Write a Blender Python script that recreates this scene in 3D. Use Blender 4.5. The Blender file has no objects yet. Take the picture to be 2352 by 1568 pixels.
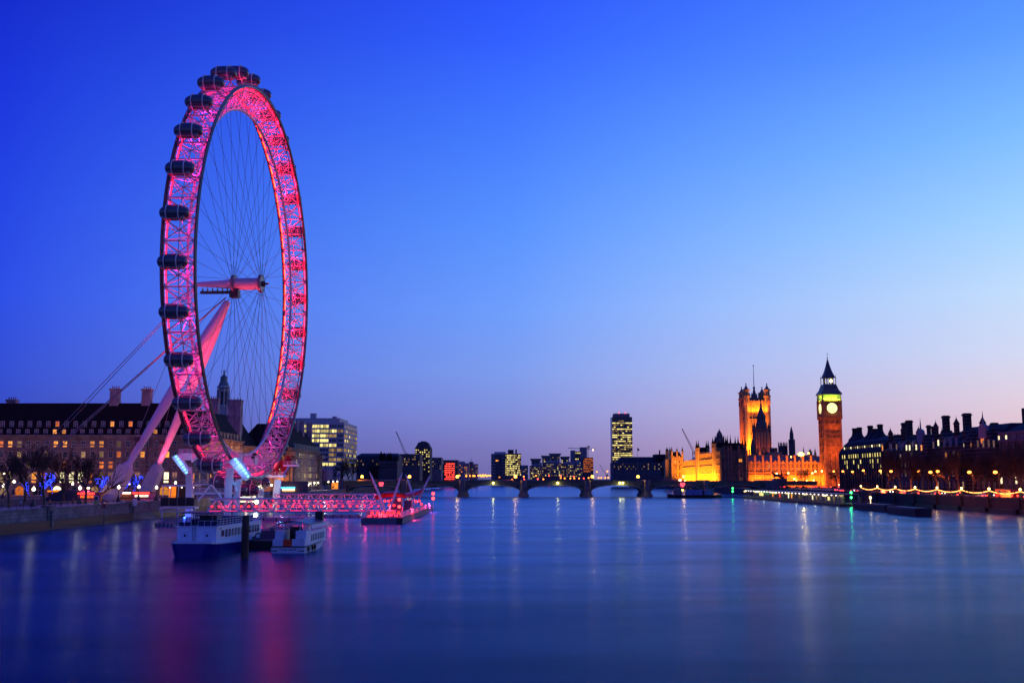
import bpy, math, random
from mathutils import Vector, Matrix

R = math.radians
rnd = random.Random(7)
sc = bpy.context.scene
COL = sc.collection

# ------------------------------------------------------------------ camera
F, TAU, CH = 2397.4, R(7.483), 10.8          # focal length in 1/2352 of the width, upward tilt, eye height over the water
cam_d = bpy.data.cameras.new("camera")
cam_d.lens = 36.0 * F / 2352.0
cam_d.sensor_width = 36.0
cam_d.clip_start, cam_d.clip_end = 0.5, 20000.0
cam = bpy.data.objects.new("camera", cam_d)
COL.objects.link(cam)
cam.location = (0, 0, CH)
cam.rotation_euler = (R(90) + TAU, 0, 0)
sc.camera = cam


def srgb(r, g, b):
    f = lambda c: (c / 255) / 12.92 if c / 255 <= .04045 else ((c / 255 + .055) / 1.055) ** 2.4
    return (f(r), f(g), f(b))


# ------------------------------------------------------------------ world: clear dusk sky, glow low in the west (ahead and to the right)
world = bpy.data.worlds.new("World")
sc.world = world
world.use_nodes = True
wn, wl = world.node_tree.nodes, world.node_tree.links
wn.clear()


def wmath(op, a, b=None, c=None, clamp=False):
    n = wn.new("ShaderNodeMath"); n.operation = op; n.use_clamp = clamp
    for i, v in enumerate((a, b, c)):
        if v is None:
            continue
        if isinstance(v, (int, float)):
            n.inputs[i].default_value = v
        else:
            wl.new(v, n.inputs[i])
    return n.outputs[0]


wtc = wn.new("ShaderNodeTexCoord")
wsp = wn.new("ShaderNodeSeparateXYZ")
wl.new(wtc.outputs["Generated"], wsp.inputs[0])
dx, dy, dz = wsp.outputs
azim = wmath("ARCTAN2", dx, dy)
elev = wmath("MULTIPLY", wmath("MAXIMUM", dz, 0.0), 2.0, clamp=True)


def sky_ramp(stops):
    n = wn.new("ShaderNodeValToRGB")
    cr = n.color_ramp
    while len(cr.elements) > 1:
        cr.elements.remove(cr.elements[-1])
    for i, (z, c) in enumerate(stops):
        e = cr.elements[0] if i == 0 else cr.elements.new(min(1, z * 2))
        e.position = min(1, z * 2)
        e.color = (*srgb(*c), 1)
    wl.new(elev, n.inputs[0])
    return n.outputs[0]


SKY_L = [(0, (60, 66, 148)), (.045, (52, 70, 184)), (.09, (48, 76, 210)), (.16, (42, 76, 230)), (.24, (35, 67, 228)), (.33, (26, 53, 219)), (.42, (18, 40, 198)), (.5, (13, 30, 165))]
SKY_C = [(0, (112, 106, 168)), (.03, (124, 122, 190)), (.06, (130, 142, 216)), (.10, (126, 156, 236)), (.16, (110, 158, 252)), (.24, (88, 146, 255)), (.32, (68, 124, 255)), (.40, (50, 96, 255)), (.47, (38, 76, 248)), (.5, (32, 66, 235))]
SKY_R = [(0, (212, 164, 182)), (.035, (228, 192, 206)), (.07, (226, 208, 224)), (.11, (212, 218, 244)), (.16, (196, 222, 252)), (.22, (164, 212, 255)), (.29, (128, 190, 255)), (.37, (92, 156, 255)), (.45, (68, 126, 255)), (.5, (56, 110, 250))]
SKY_B = [(0, (84, 88, 160)), (.1, (92, 106, 200)), (.3, (76, 100, 215)), (.5, (36, 60, 180))]


def wmix(f, a, b):
    n = wn.new("ShaderNodeMix"); n.data_type = "RGBA"
    wl.new(f, n.inputs[0]); wl.new(a, n.inputs[6]); wl.new(b, n.inputs[7])
    return n.outputs[2]


fL = wmath("MULTIPLY_ADD", azim, 1 / R(27), 1.0, clamp=True)
fR = wmath("DIVIDE", azim, R(27), clamp=True)
front = wmix(fR, wmix(fL, sky_ramp(SKY_L), sky_ramp(SKY_C)), sky_ramp(SKY_R))
back_f = wmath("MULTIPLY_ADD", wmath("ABSOLUTE", azim), 1 / R(90), -.45, clamp=True)
skycol = wmix(back_f, front, sky_ramp(SKY_B))
nish = wn.new("ShaderNodeTexSky")
nish.sky_type = "NISHITA"; nish.sun_disc = False
nish.sun_elevation = R(-3.0); nish.sun_rotation = R(50); nish.ozone_density = 3.0
bg1 = wn.new("ShaderNodeBackground"); wl.new(skycol, bg1.inputs[0]); bg1.inputs[1].default_value = 1.0
bg2 = wn.new("ShaderNodeBackground"); wl.new(nish.outputs[0], bg2.inputs[0]); bg2.inputs[1].default_value = .05
wadd = wn.new("ShaderNodeAddShader"); wl.new(bg1.outputs[0], wadd.inputs[0]); wl.new(bg2.outputs[0], wadd.inputs[1])
wo = wn.new("ShaderNodeOutputWorld"); wl.new(wadd.outputs[0], wo.inputs[0])

# last glow of the sun that has just set
sun_d = bpy.data.lights.new("afterglow_sun", "SUN")
sun_d.energy = .12; sun_d.angle = R(15); sun_d.color = (1, .62, .55)
sun = bpy.data.objects.new("afterglow_sun", sun_d); COL.objects.link(sun)
sun.rotation_euler = Vector((-math.sin(R(50)), -math.cos(R(50)), -.05)).to_track_quat("-Z", "Y").to_euler()

sc.view_settings.view_transform = "Standard"
sc.view_settings.look = "None"
sc.view_settings.exposure = 0
sc.view_settings.gamma = 1
sc.cycles.use_denoising = True
sc.cycles.max_bounces = 6
sc.cycles.sample_clamp_indirect = 3


# ------------------------------------------------------------------ photograph to place: a ray through a point of the picture
def ray(px, py):
    x, v = (px - 1176) / F, (784 - py) / F
    return Vector((x, math.cos(TAU) - v * math.sin(TAU), math.sin(TAU) + v * math.cos(TAU)))


def at(px, py, Y):
    d = ray(px, py)
    return Vector((0, 0, CH)) + d * (Y / d.y)


def xat(px, Y, py=1099):
    return at(px, py, Y).x


def zat(py, Y, px=1176):
    return at(px, py, Y).z


def on_water(px, py):
    d = ray(px, py)
    return Vector((0, 0, CH)) + d * (-CH / d.z)


# ------------------------------------------------------------------ materials
MATS = {}


def _nodes(name):
    m = bpy.data.materials.new(name); m.use_nodes = True
    return m, m.node_tree.nodes, m.node_tree.links


def mat(name, col=(.5, .5, .5), rough=.6, metal=0, ns=0, na=.3, bump=0, spec=.5, stretch=(1, 1, 1)):
    if name in MATS:
        return MATS[name]
    m, n, l = _nodes(name)
    p = n["Principled BSDF"]
    p.inputs["Roughness"].default_value = rough
    p.inputs["Metallic"].default_value = metal
    p.inputs["Specular IOR Level"].default_value = spec
    p.inputs["Base Color"].default_value = (*col, 1)
    if ns:
        tc = n.new("ShaderNodeTexCoord"); mp = n.new("ShaderNodeMapping"); tx = n.new("ShaderNodeTexNoise")
        mp.inputs["Scale"].default_value = stretch
        tx.inputs["Scale"].default_value = ns; tx.inputs["Detail"].default_value = 6; tx.inputs["Roughness"].default_value = .65
        cr = n.new("ShaderNodeValToRGB")
        cr.color_ramp.elements[0].position, cr.color_ramp.elements[1].position = .3, .72
        cr.color_ramp.elements[0].color = (*[c * (1 - na) for c in col], 1)
        cr.color_ramp.elements[1].color = (*[min(1, c * (1 + na)) for c in col], 1)
        l.new(tc.outputs["Object"], mp.inputs[0]); l.new(mp.outputs[0], tx.inputs["Vector"])
        l.new(tx.outputs[0], cr.inputs[0]); l.new(cr.outputs[0], p.inputs["Base Color"])
        if bump:
            b = n.new("ShaderNodeBump"); b.inputs["Strength"].default_value = bump
            l.new(tx.outputs[0], b.inputs["Height"]); l.new(b.outputs[0], p.inputs["Normal"])
    MATS[name] = m
    return m


def masonry(name, col, mortar, w=1.2, h=.45, na=.25, rough=.85, gap=.03):
    """coursed stone or brick: brick texture laid on wall coordinates, with weather noise"""
    if name in MATS:
        return MATS[name]
    m, n, l = _nodes(name)
    p = n["Principled BSDF"]; p.inputs["Roughness"].default_value = rough; p.inputs["Specular IOR Level"].default_value = .25
    tc = n.new("ShaderNodeTexCoord"); sp = n.new("ShaderNodeSeparateXYZ"); cb = n.new("ShaderNodeCombineXYZ")
    ad = n.new("ShaderNodeMath"); ad.operation = "ADD"
    l.new(tc.outputs["Object"], sp.inputs[0]); l.new(sp.outputs[0], ad.inputs[0]); l.new(sp.outputs[1], ad.inputs[1])
    l.new(ad.outputs[0], cb.inputs[0]); l.new(sp.outputs[2], cb.inputs[1])
    bk = n.new("ShaderNodeTexBrick")
    bk.inputs["Color1"].default_value = (*col, 1)
    bk.inputs["Color2"].default_value = (*[c * (1 - na) for c in col], 1)
    bk.inputs["Mortar"].default_value = (*mortar, 1)
    bk.inputs["Scale"].default_value = 1; bk.inputs["Mortar Size"].default_value = gap
    bk.inputs["Brick Width"].default_value = w; bk.inputs["Row Height"].default_value = h
    l.new(cb.outputs[0], bk.inputs["Vector"])
    nz = n.new("ShaderNodeTexNoise"); nz.inputs["Scale"].default_value = .35; nz.inputs["Detail"].default_value = 7
    l.new(tc.outputs["Object"], nz.inputs["Vector"])
    mr = n.new("ShaderNodeMapRange"); mr.inputs[1].default_value = .3; mr.inputs[2].default_value = .7; mr.inputs[3].default_value = .6; mr.inputs[4].default_value = 1.2
    l.new(nz.outputs[0], mr.inputs[0])
    mx = n.new("ShaderNodeMix"); mx.data_type = "RGBA"; mx.blend_type = "MULTIPLY"; mx.inputs[0].default_value = 1
    l.new(bk.outputs[0], mx.inputs[6]); l.new(mr.outputs[0], mx.inputs[7]); l.new(mx.outputs[2], p.inputs["Base Color"])
    MATS[name] = m
    return m


def glow(name, col, strength, sample=False, vary=0.0, drapes=0.0):
    """a light source or lit glass; vary makes every pane a little different, drapes adds curtain-like folds and furniture"""
    if name in MATS:
        return MATS[name]
    m, n, l = _nodes(name)
    n.remove(n["Principled BSDF"])
    e = n.new("ShaderNodeEmission"); e.inputs[0].default_value = (*col, 1); e.inputs[1].default_value = strength
    l.new(e.outputs[0], n["Material Output"].inputs[0])
    s = None
    if vary:
        oi = n.new("ShaderNodeObjectInfo"); gm = n.new("ShaderNodeNewGeometry"); ad = n.new("ShaderNodeMath"); fr = n.new("ShaderNodeMath")
        ad.operation = "ADD"; fr.operation = "FRACT"
        l.new(oi.outputs["Random"], ad.inputs[0]); l.new(gm.outputs["Random Per Island"], ad.inputs[1]); l.new(ad.outputs[0], fr.inputs[0])
        mr = n.new("ShaderNodeMapRange"); mr.inputs[3].default_value = strength * (1 - vary); mr.inputs[4].default_value = strength * (1 + vary)
        l.new(fr.outputs[0], mr.inputs[0]); s = mr.outputs[0]
    if drapes:
        tc = n.new("ShaderNodeTexCoord"); tx = n.new("ShaderNodeTexNoise"); tx.inputs["Scale"].default_value = 1.3; tx.inputs["Detail"].default_value = 4
        mp = n.new("ShaderNodeMapping"); mp.inputs["Scale"].default_value = (2.2, 1, .8)
        l.new(tc.outputs["Object"], mp.inputs[0]); l.new(mp.outputs[0], tx.inputs["Vector"])
        m2 = n.new("ShaderNodeMapRange"); m2.inputs[1].default_value = .35; m2.inputs[2].default_value = .65; m2.inputs[3].default_value = 1 - drapes; m2.inputs[4].default_value = 1 + drapes
        l.new(tx.outputs[0], m2.inputs[0])
        mu = n.new("ShaderNodeMath"); mu.operation = "MULTIPLY"; mu.inputs[0].default_value = strength
        if s:
            l.new(s, mu.inputs[0])
        l.new(m2.outputs[0], mu.inputs[1]); s = mu.outputs[0]
    if s:
        l.new(s, e.inputs[1])
    if not sample:
        m.cycles.emission_sampling = "NONE"
    MATS[name] = m
    return m


# ------------------------------------------------------------------ mesh builder
class MB:
    def __init__(self, M=None):
        self.v, self.f, self.mi, self.sm = [], [], [], []
        self.M = M or Matrix()

    def add(self, vs, fs, m=0, smooth=False):
        o = len(self.v)
        self.v += [tuple(self.M @ Vector(p)) for p in vs]
        self.f += [tuple(i + o for i in q) for q in fs]
        self.mi += [m] * len(fs); self.sm += [smooth] * len(fs)

    def box(self, x0, x1, y0, y1, z0, z1, m=0):
        vs = [(x, y, z) for z in (z0, z1) for y in (y0, y1) for x in (x0, x1)]
        self.add(vs, [(0, 2, 3, 1), (4, 5, 7, 6), (0, 1, 5, 4), (2, 6, 7, 3), (0, 4, 6, 2), (1, 3, 7, 5)], m)

    def cbox(self, c, s, m=0, rot=None):
        x, y, z = (q / 2 for q in s)
        vs = [Vector((a, b, d)) for d in (-z, z) for b in (-y, y) for a in (-x, x)]
        if rot:
            vs = [rot @ q for q in vs]
        self.add([q + Vector(c) for q in vs], [(0, 2, 3, 1), (4, 5, 7, 6), (0, 1, 5, 4), (2, 6, 7, 3), (0, 4, 6, 2), (1, 3, 7, 5)], m)

    def tube(self, p, q, r0, r1=None, n=6, m=0, caps=True, smooth=True):
        p, q = Vector(p), Vector(q)
        r1 = r0 if r1 is None else r1
        d = q - p
        if d.length < 1e-6:
            return
        d.normalize()
        u = d.orthogonal().normalized(); w = d.cross(u)
        vs = []
        for c, r in ((p, r0), (q, r1)):
            for i in range(n):
                a = 2 * math.pi * i / n
                vs.append(c + (u * math.cos(a) + w * math.sin(a)) * r)
        fs = [(i, (i + 1) % n, n + (i + 1) % n, n + i) for i in range(n)]
        self.add(vs, fs, m, smooth)
        if caps:
            self.add(vs, [tuple(range(n))[::-1], tuple(range(n, 2 * n))], m)

    def path(self, pts, r, n=6, m=0, closed=False):
        pts = [Vector(p) for p in pts]
        N = len(pts); vs = []
        rr = r if isinstance(r, (list, tuple)) else [r] * N
        up = None
        for i, p in enumerate(pts):
            a = pts[(i - 1) % N] if closed or i > 0 else p
            b = pts[(i + 1) % N] if closed or i < N - 1 else p
            d = (b - a).normalized()
            if up is None:
                up = d.orthogonal().normalized()
            up = (up - d * up.dot(d)).normalized(); w = d.cross(up)
            for k in range(n):
                t = 2 * math.pi * k / n
                vs.append(p + (up * math.cos(t) + w * math.sin(t)) * rr[i])
        fs = []
        for i in range(N if closed else N - 1):
            j = (i + 1) % N
            for k in range(n):
                fs.append((i * n + k, i * n + (k + 1) % n, j * n + (k + 1) % n, j * n + k))
        self.add(vs, fs, m, True)

    def lathe(self, prof, c=(0, 0, 0), n=12, m=0, smooth=True, rot=0.0, caps=True):
        vs = []
        for r, z in prof:
            for i in range(n):
                a = rot + 2 * math.pi * i / n
                vs.append((c[0] + r * math.cos(a), c[1] + r * math.sin(a), c[2] + z))
        fs = []
        for j in range(len(prof) - 1):
            for i in range(n):
                fs.append((j * n + i, j * n + (i + 1) % n, (j + 1) * n + (i + 1) % n, (j + 1) * n + i))
        self.add(vs, fs, m, smooth)
        if caps:
            k = (len(prof) - 1) * n
            self.add(vs, [tuple(range(n))[::-1], tuple(range(k, k + n))], m)

    def prism(self, poly, z0, z1, m=0):
        n = len(poly)
        a = sum(poly[i][0] * poly[(i + 1) % n][1] - poly[(i + 1) % n][0] * poly[i][1] for i in range(n))
        if a < 0:
            poly = poly[::-1]
        vs = [(x, y, z0) for x, y in poly] + [(x, y, z1) for x, y in poly]
        self.add(vs, [tuple(range(n))[::-1], tuple(range(n, 2 * n))] + [(i, (i + 1) % n, n + (i + 1) % n, n + i) for i in range(n)], m)

    def slab(self, poly, y0, y1, m=0):
        """polygon in x,z pulled from y0 to y1"""
        n = len(poly)
        vs = [(x, y0, z) for x, z in poly] + [(x, y1, z) for x, z in poly]
        a = sum(poly[i][0] * poly[(i + 1) % n][1] - poly[(i + 1) % n][0] * poly[i][1] for i in range(n))
        fs = [tuple(range(n)), tuple(range(n, 2 * n))[::-1]] + [((i + 1) % n, i, n + i, n + (i + 1) % n) for i in range(n)]
        if a < 0:
            fs = [q[::-1] for q in fs]
        self.add(vs, fs, m)

    def sphere(self, c, r, m=0, n=10, k=6, s=(1, 1, 1)):
        prof = []
        vs, fs = [], []
        for j in range(k + 1):
            t = math.pi * j / k
            for i in range(n):
                a = 2 * math.pi * i / n
                vs.append((c[0] + r * s[0] * math.sin(t) * math.cos(a), c[1] + r * s[1] * math.sin(t) * math.sin(a), c[2] - r * s[2] * math.cos(t)))
        for j in range(k):
            for i in range(n):
                fs.append((j * n + i, j * n + (i + 1) % n, (j + 1) * n + (i + 1) % n, (j + 1) * n + i))
        self.add(vs, fs, m, True)

    def hip(self, x0, x1, y0, y1, z0, z1, inx, iny, m=0):
        vs = [(x0, y0, z0), (x1, y0, z0), (x1, y1, z0), (x0, y1, z0), (x0 + inx, y0 + iny, z1), (x1 - inx, y0 + iny, z1), (x1 - inx, y1 - iny, z1), (x0 + inx, y1 - iny, z1)]
        self.add(vs, [(3, 2, 1, 0), (4, 5, 6, 7), (0, 1, 5, 4), (1, 2, 6, 5), (2, 3, 7, 6), (3, 0, 4, 7)], m)

    def mesh(self, name, mats):
        me = bpy.data.meshes.new(name)
        me.from_pydata(self.v, [], self.f)
        for mm in (mats if isinstance(mats, (list, tuple)) else [mats]):
            me.materials.append(mm)
        me.polygons.foreach_set("material_index", self.mi)
        me.polygons.foreach_set("use_smooth", self.sm)
        me.update()
        return me

    def build(self, name, mats, parent=None, **props):
        return link(name, self.mesh(name, mats), parent, **props)


def link(name, data, parent=None, loc=None, rz=0, **props):
    o = bpy.data.objects.new(name, data)
    COL.objects.link(o)
    if parent:
        o.parent = parent
    if loc is not None:
        o.location = loc
    if rz:
        o.rotation_euler = (0, 0, rz)
    for k, v in props.items():
        o[k] = v
    return o


def thing(name, label, cat, loc=(0, 0, 0), rz=0, group=None):
    o = bpy.data.objects.new(name, None)
    COL.objects.link(o)
    o.empty_display_size = .1
    o.location = loc; o.rotation_euler = (0, 0, rz)
    o["label"] = label; o["category"] = cat
    if group:
        o["group"] = group
    return o


def tagged(o, label, cat, group=None):
    o["label"] = label; o["category"] = cat
    if group:
        o["group"] = group
    return o


def dup(root, loc, rz=None, label=None, scale=None):
    r = root.copy(); COL.objects.link(r); r.location = loc
    if rz is not None:
        r.rotation_euler = (0, 0, rz)
    if scale is not None:
        r.scale = scale if isinstance(scale, tuple) else (scale,) * 3
    if label:
        r["label"] = label
    for ch in list(root.children):
        c = ch.copy(); COL.objects.link(c); c.parent = r
        for g in list(ch.children):
            d = g.copy(); COL.objects.link(d); d.parent = c
    return r


def lamp(kind, name, parent, loc, power, col, radius=.2, target=None, size=None, spot=None, blend=.5):
    """the light of a modelled lamp, or an added light without a fixture; loc and target are in the parent's own coordinates"""
    d = bpy.data.lights.new(name, kind)
    d.energy = power; d.color = col
    if kind == "AREA":
        d.shape = "RECTANGLE"; d.size, d.size_y = size
    else:
        d.shadow_soft_size = radius
    if kind == "SPOT":
        d.spot_size = spot; d.spot_blend = blend
    o = bpy.data.objects.new(name, d); COL.objects.link(o); o.parent = parent; o.location = loc
    if target is not None:
        o.rotation_euler = (Vector(target) - Vector(loc)).to_track_quat("-Z", "Y").to_euler()
    return o


# ------------------------------------------------------------------ windows: one object per window, up to 100 on a building, the rest as one part
WIN = {}


def win_mesh(w, h, pane, frame, arch=False):
    k = (round(w, 2), round(h, 2), pane.name, frame.name if frame else "", arch)
    if k in WIN:
        return WIN[k]
    b = MB(); win_geo(b, w, h, bool(frame), arch)
    WIN[k] = b.mesh("window", [pane, frame or pane])
    return WIN[k]


def win_geo(b, w, h, framed, arch, pm=0):
    x, z = w / 2, h / 2
    if arch:
        pts = [(-x, -z), (x, -z)] + [(x * math.cos(t), z - x + x * math.sin(t)) for t in [math.pi * i / 8 for i in range(9)]]
        b.slab(pts, -.06, .05, pm)
    else:
        b.box(-x, x, -.06, .05, -z, z, pm)
    if framed:
        f = .14
        b.box(-x - f, -x, -.16, .05, -z, z, 1); b.box(x, x + f, -.16, .05, -z, z, 1)
        b.box(-x - f - .1, x + f + .1, -.24, .05, -z - .2, -z, 1)
        if not arch:
            b.box(-x - f, x + f, -.18, .05, z, z + .18, 1)
        b.box(-.05, .05, -.1, -.06, -z, z, 1)
        b.box(-x, x, -.1, -.06, .1, .2, 1)


def windows(root, specs, frame=None, limit=100, name="window"):
    """specs: (x, y, z, rz, w, h, pane material[, arch]); nearest ones first in the list"""
    objs, rest = specs[:limit], specs[limit:]
    if len(specs) > limit:
        objs, rest = specs[:limit - 1], specs[limit - 1:]
    for s in objs:
        link(name, win_mesh(s[4], s[5], s[6], frame, len(s) > 7 and s[7]), root, loc=s[:3], rz=s[3])
    if rest:
        mats = []
        b = MB()
        if frame:
            mats.append(None)
        panes = []
        for s in rest:
            if s[6] not in panes:
                panes.append(s[6])
        fm = len(panes)
        for s in rest:
            b.M = Matrix.Translation(s[:3]) @ Matrix.Rotation(s[3], 4, "Z")
            n0 = len(b.mi)
            win_geo(b, s[4], s[5], bool(frame), len(s) > 7 and s[7], 0)
            pi = panes.index(s[6])
            for i in range(n0, len(b.mi)):
                b.mi[i] = fm if b.mi[i] == 1 else pi
        b.build(name, panes + ([frame] if frame else []), root, kind="stuff")


# shared materials
STONE_PALE = masonry("pale_ashlar_stone", (.30, .25, .24), (.13, .11, .11), 1.6, .5)
STONE_DARK = masonry("sooty_stone", (.12, .105, .1), (.06, .055, .055), 1.4, .5)
STONE_GOLD = masonry("honey_limestone", (.42, .27, .10), (.22, .14, .05), 1.3, .5)
STONE_TRIM = mat("carved_limestone", (.40, .26, .10), .85, ns=1.5, na=.3)
GRANITE = masonry("river_granite", (.23, .22, .22), (.08, .08, .08), 2.2, .7)
GRANITE_WET = mat("weedy_wet_stone", (.013, .014, .010), .55, ns=.7, na=.6)
ROOF = mat("black_slate_tiles", (.012, .0105, .012), .9, ns=3, na=.4, spec=.15)
ROOF_BLUE = mat("blue_grey_slate", (.016, .018, .026), .75, ns=2.5, na=.3, spec=.25)
LEAD = mat("weathered_lead", (.12, .13, .13), .5, ns=1.2, na=.3)
COPPER = mat("green_copper", (.13, .22, .18), .6, ns=1.5, na=.3)
BRICK_BAND = masonry("red_brick", (.15, .05, .035), (.2, .17, .14), .5, .3)
WHITE = mat("white_gloss_paint", (.78, .78, .8), .35, ns=.6, na=.08)
STEEL_W = mat("white_steel", (.75, .73, .76), .4, ns=.4, na=.08)
STEEL_G = mat("grey_steel", (.22, .22, .24), .4, .3, ns=.8, na=.15)
STEEL_D = mat("dark_steel", (.035, .035, .04), .45, .2, ns=.8, na=.2)
IRON = mat("black_cast_iron", (.012, .012, .014), .45, ns=2, na=.3)
CONC = mat("grey_concrete", (.3, .29, .28), .85, ns=.5, na=.2)
CONC_D = mat("dark_concrete", (.1, .1, .1), .85, ns=.5, na=.25)
GLASS = mat("dark_window_glass", (.012, .014, .02), .12, spec=.8)
GLASS_B = mat("blue_window_glass", (.05, .06, .09), .2, spec=.8)
FRAME = mat("painted_window_frame", (.34, .31, .31), .6)
W_WARM = glow("warm_lit_glass", (1, .34, .045), 1.15, vary=.5, drapes=.45)
W_ORNG = glow("orange_lit_glass", (1, .22, .025), .85, vary=.5, drapes=.5)
W_PALE = glow("pale_lit_glass", (1, .86, .45), 1.9, vary=.3, drapes=.3)
W_YELL = glow("yellow_office_glass", (1, .80, .26), .95, vary=.65, drapes=.55)
W_DIM = glow("dim_lit_glass", (.9, .55, .22), .28, vary=.7, drapes=.5)
W_RED = glow("red_lit_glass", (1, .06, .04), 1.6, vary=.4, drapes=.3)


# ================================================================== the setting: water, banks, roads
def water_material():
    m, n, l = _nodes("river_water")
    p = n["Principled BSDF"]
    tc = n.new("ShaderNodeTexCoord")
    mp = n.new("ShaderNodeMapping"); mp.inputs["Scale"].default_value = (.05, .16, 1)
    a = n.new("ShaderNodeTexNoise"); a.inputs["Scale"].default_value = 1; a.inputs["Detail"].default_value = 4
    l.new(tc.outputs["Object"], mp.inputs[0]); l.new(mp.outputs[0], a.inputs["Vector"])
    # fine chop: small random slopes, steeper along the stream than across it, with calmer and rougher patches
    mp3 = n.new("ShaderNodeMapping"); mp3.inputs["Scale"].default_value = (31, 83, 1)
    c = n.new("ShaderNodeTexNoise"); c.inputs["Scale"].default_value = 1; c.inputs["Detail"].default_value = 3
    l.new(tc.outputs["Object"], mp3.inputs[0]); l.new(mp3.outputs[0], c.inputs["Vector"])
    vs = n.new("ShaderNodeVectorMath"); vs.operation = "SUBTRACT"; vs.inputs[1].default_value = (.5, .5, .5); l.new(c.outputs["Color"], vs.inputs[0])
    vm = n.new("ShaderNodeVectorMath"); vm.operation = "MULTIPLY"; vm.inputs[1].default_value = (.22, .5, 0); l.new(vs.outputs[0], vm.inputs[0])
    am = n.new("ShaderNodeMapRange"); am.inputs[1].default_value = .3; am.inputs[2].default_value = .7; am.inputs[3].default_value = .65; am.inputs[4].default_value = 1.3
    l.new(a.outputs[0], am.inputs[0])
    vk = n.new("ShaderNodeVectorMath"); vk.operation = "SCALE"; l.new(vm.outputs[0], vk.inputs[0]); l.new(am.outputs[0], vk.inputs["Scale"])
    va = n.new("ShaderNodeVectorMath"); va.operation = "ADD"; va.inputs[1].default_value = (0, 0, 1); l.new(vk.outputs[0], va.inputs[0])
    vn = n.new("ShaderNodeVectorMath"); vn.operation = "NORMALIZE"; l.new(va.outputs[0], vn.inputs[0]); 
    mp2 = n.new("ShaderNodeMapping"); mp2.inputs["Scale"].default_value = (.012, .045, 1)
    b = n.new("ShaderNodeTexNoise"); b.inputs["Scale"].default_value = 1; b.inputs["Detail"].default_value = 4
    l.new(tc.outputs["Object"], mp2.inputs[0]); l.new(mp2.outputs[0], b.inputs["Vector"])
    mr = n.new("ShaderNodeMapRange"); mr.inputs[1].default_value = .3; mr.inputs[2].default_value = .7; mr.inputs[3].default_value = .17; mr.inputs[4].default_value = .25
    l.new(b.outputs[0], mr.inputs[0]); 
    # long-exposure river: sky's blue put into body and mirror tint; rippled mirror strongest towards the far shore
    n.remove(p)
    df = n.new("ShaderNodeBsdfDiffuse"); df.inputs[0].default_value = (.003, .009, .040, 1)
    gl = n.new("ShaderNodeBsdfGlossy"); gl.inputs["Color"].default_value = (.42, .62, .97, 1)
    l.new(mr.outputs[0], gl.inputs["Roughness"]); l.new(vn.outputs[0], gl.inputs["Normal"])
    fr = n.new("ShaderNodeFresnel"); fr.inputs["IOR"].default_value = 1.07; l.new(vn.outputs[0], fr.inputs["Normal"])
    ms = n.new("ShaderNodeMixShader")
    mp4 = n.new("ShaderNodeMapping"); mp4.inputs["Scale"].default_value = (.02, .065, 1)
    d = n.new("ShaderNodeTexNoise"); d.inputs["Scale"].default_value = 1; d.inputs["Detail"].default_value = 6; d.inputs["Roughness"].default_value = .6; d.inputs["Distortion"].default_value = .6
    l.new(tc.outputs["Object"], mp4.inputs[0]); l.new(mp4.outputs[0], d.inputs["Vector"])
    wr = n.new("ShaderNodeMapRange"); wr.inputs[1].default_value = .32; wr.inputs[2].default_value = .68; wr.inputs[3].default_value = .78; wr.inputs[4].default_value = 1.04
    l.new(d.outputs[0], wr.inputs[0])
    wm = n.new("ShaderNodeMath"); wm.operation = "MULTIPLY"; wm.use_clamp = True; l.new(fr.outputs[0], wm.inputs[0]); l.new(wr.outputs[0], wm.inputs[1])
    l.new(wm.outputs[0], ms.inputs[0])
    l.new(df.outputs[0], ms.inputs[1]); l.new(gl.outputs[0], ms.inputs[2])
    l.new(ms.outputs[0], n["Material Output"].inputs[0])
    return m


b = MB(); b.add([(-5000, -300, 0), (5000, -300, 0), (5000, 12000, 0), (-5000, 12000, 0)], [(0, 1, 2, 3)])
o = b.build("river_water", water_material(), kind="structure")

PAVE = mat("pale_paving", (.26, .24, .24), .8, ns=.6, na=.2)
LAWN = mat("winter_lawn", (.018, .026, .012), .95, ns=1.2, na=.5)
ASPH = mat("asphalt", (.05, .05, .052), .75, ns=2, na=.3)
EARTH = mat("town_ground", (.06, .055, .05), .9, ns=.3, na=.3)
b = MB(); b.prism([(-5000, -300), (-100.6, -300), (-100.6, 640), (-112, 900), (-100, 1300), (-55, 1950), (-55, 2100), (-5000, 2100)], -3, 4.5)
b.build("south_bank_ground", EARTH, kind="structure")
b = MB(); b.prism([(154.6, -300), (154.6, 660), (160, 800), (162, 1100), (190, 2000), (190, 2100), (5000, 2100), (5000, -300)], -3, 4.2)
b.build("north_bank_ground", EARTH, kind="structure")
b = MB(); b.prism([(-5000, 2100), (5000, 2100), (5000, 11900), (-5000, 11900)], -3, 4)
b.build("far_bank_ground", EARTH, kind="structure")
b = MB(); b.box(-113, -100.6, 150, 640, 4.5, 4.56); b.build("riverside_pavement", PAVE, kind="structure")
b = MB(); b.box(-230, -113, 378, 381, 4.5, 4.56); b.box(-230, -113, 332, 345, 4.5, 4.55); b.build("garden_path", PAVE, kind="structure")
b = MB(); b.add([(-230, 180, 4.53), (-113, 180, 4.53), (-113, 332, 4.53), (-230, 332, 4.53)], [(0, 1, 2, 3)])
b.build("lawn", LAWN, kind="stuff", label="dark winter lawn of the gardens behind the promenade", category="lawn")
b = MB(); b.box(159, 178, 230, 700, 4.2, 4.26); b.build("embankment_road", ASPH, kind="structure")
b = MB(); b.box(155.0, 159, 230, 700, 4.2, 4.38); b.box(178, 184, 230, 700, 4.2, 4.38); b.build("embankment_pavement", PAVE, kind="structure")
b = MB()
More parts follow.
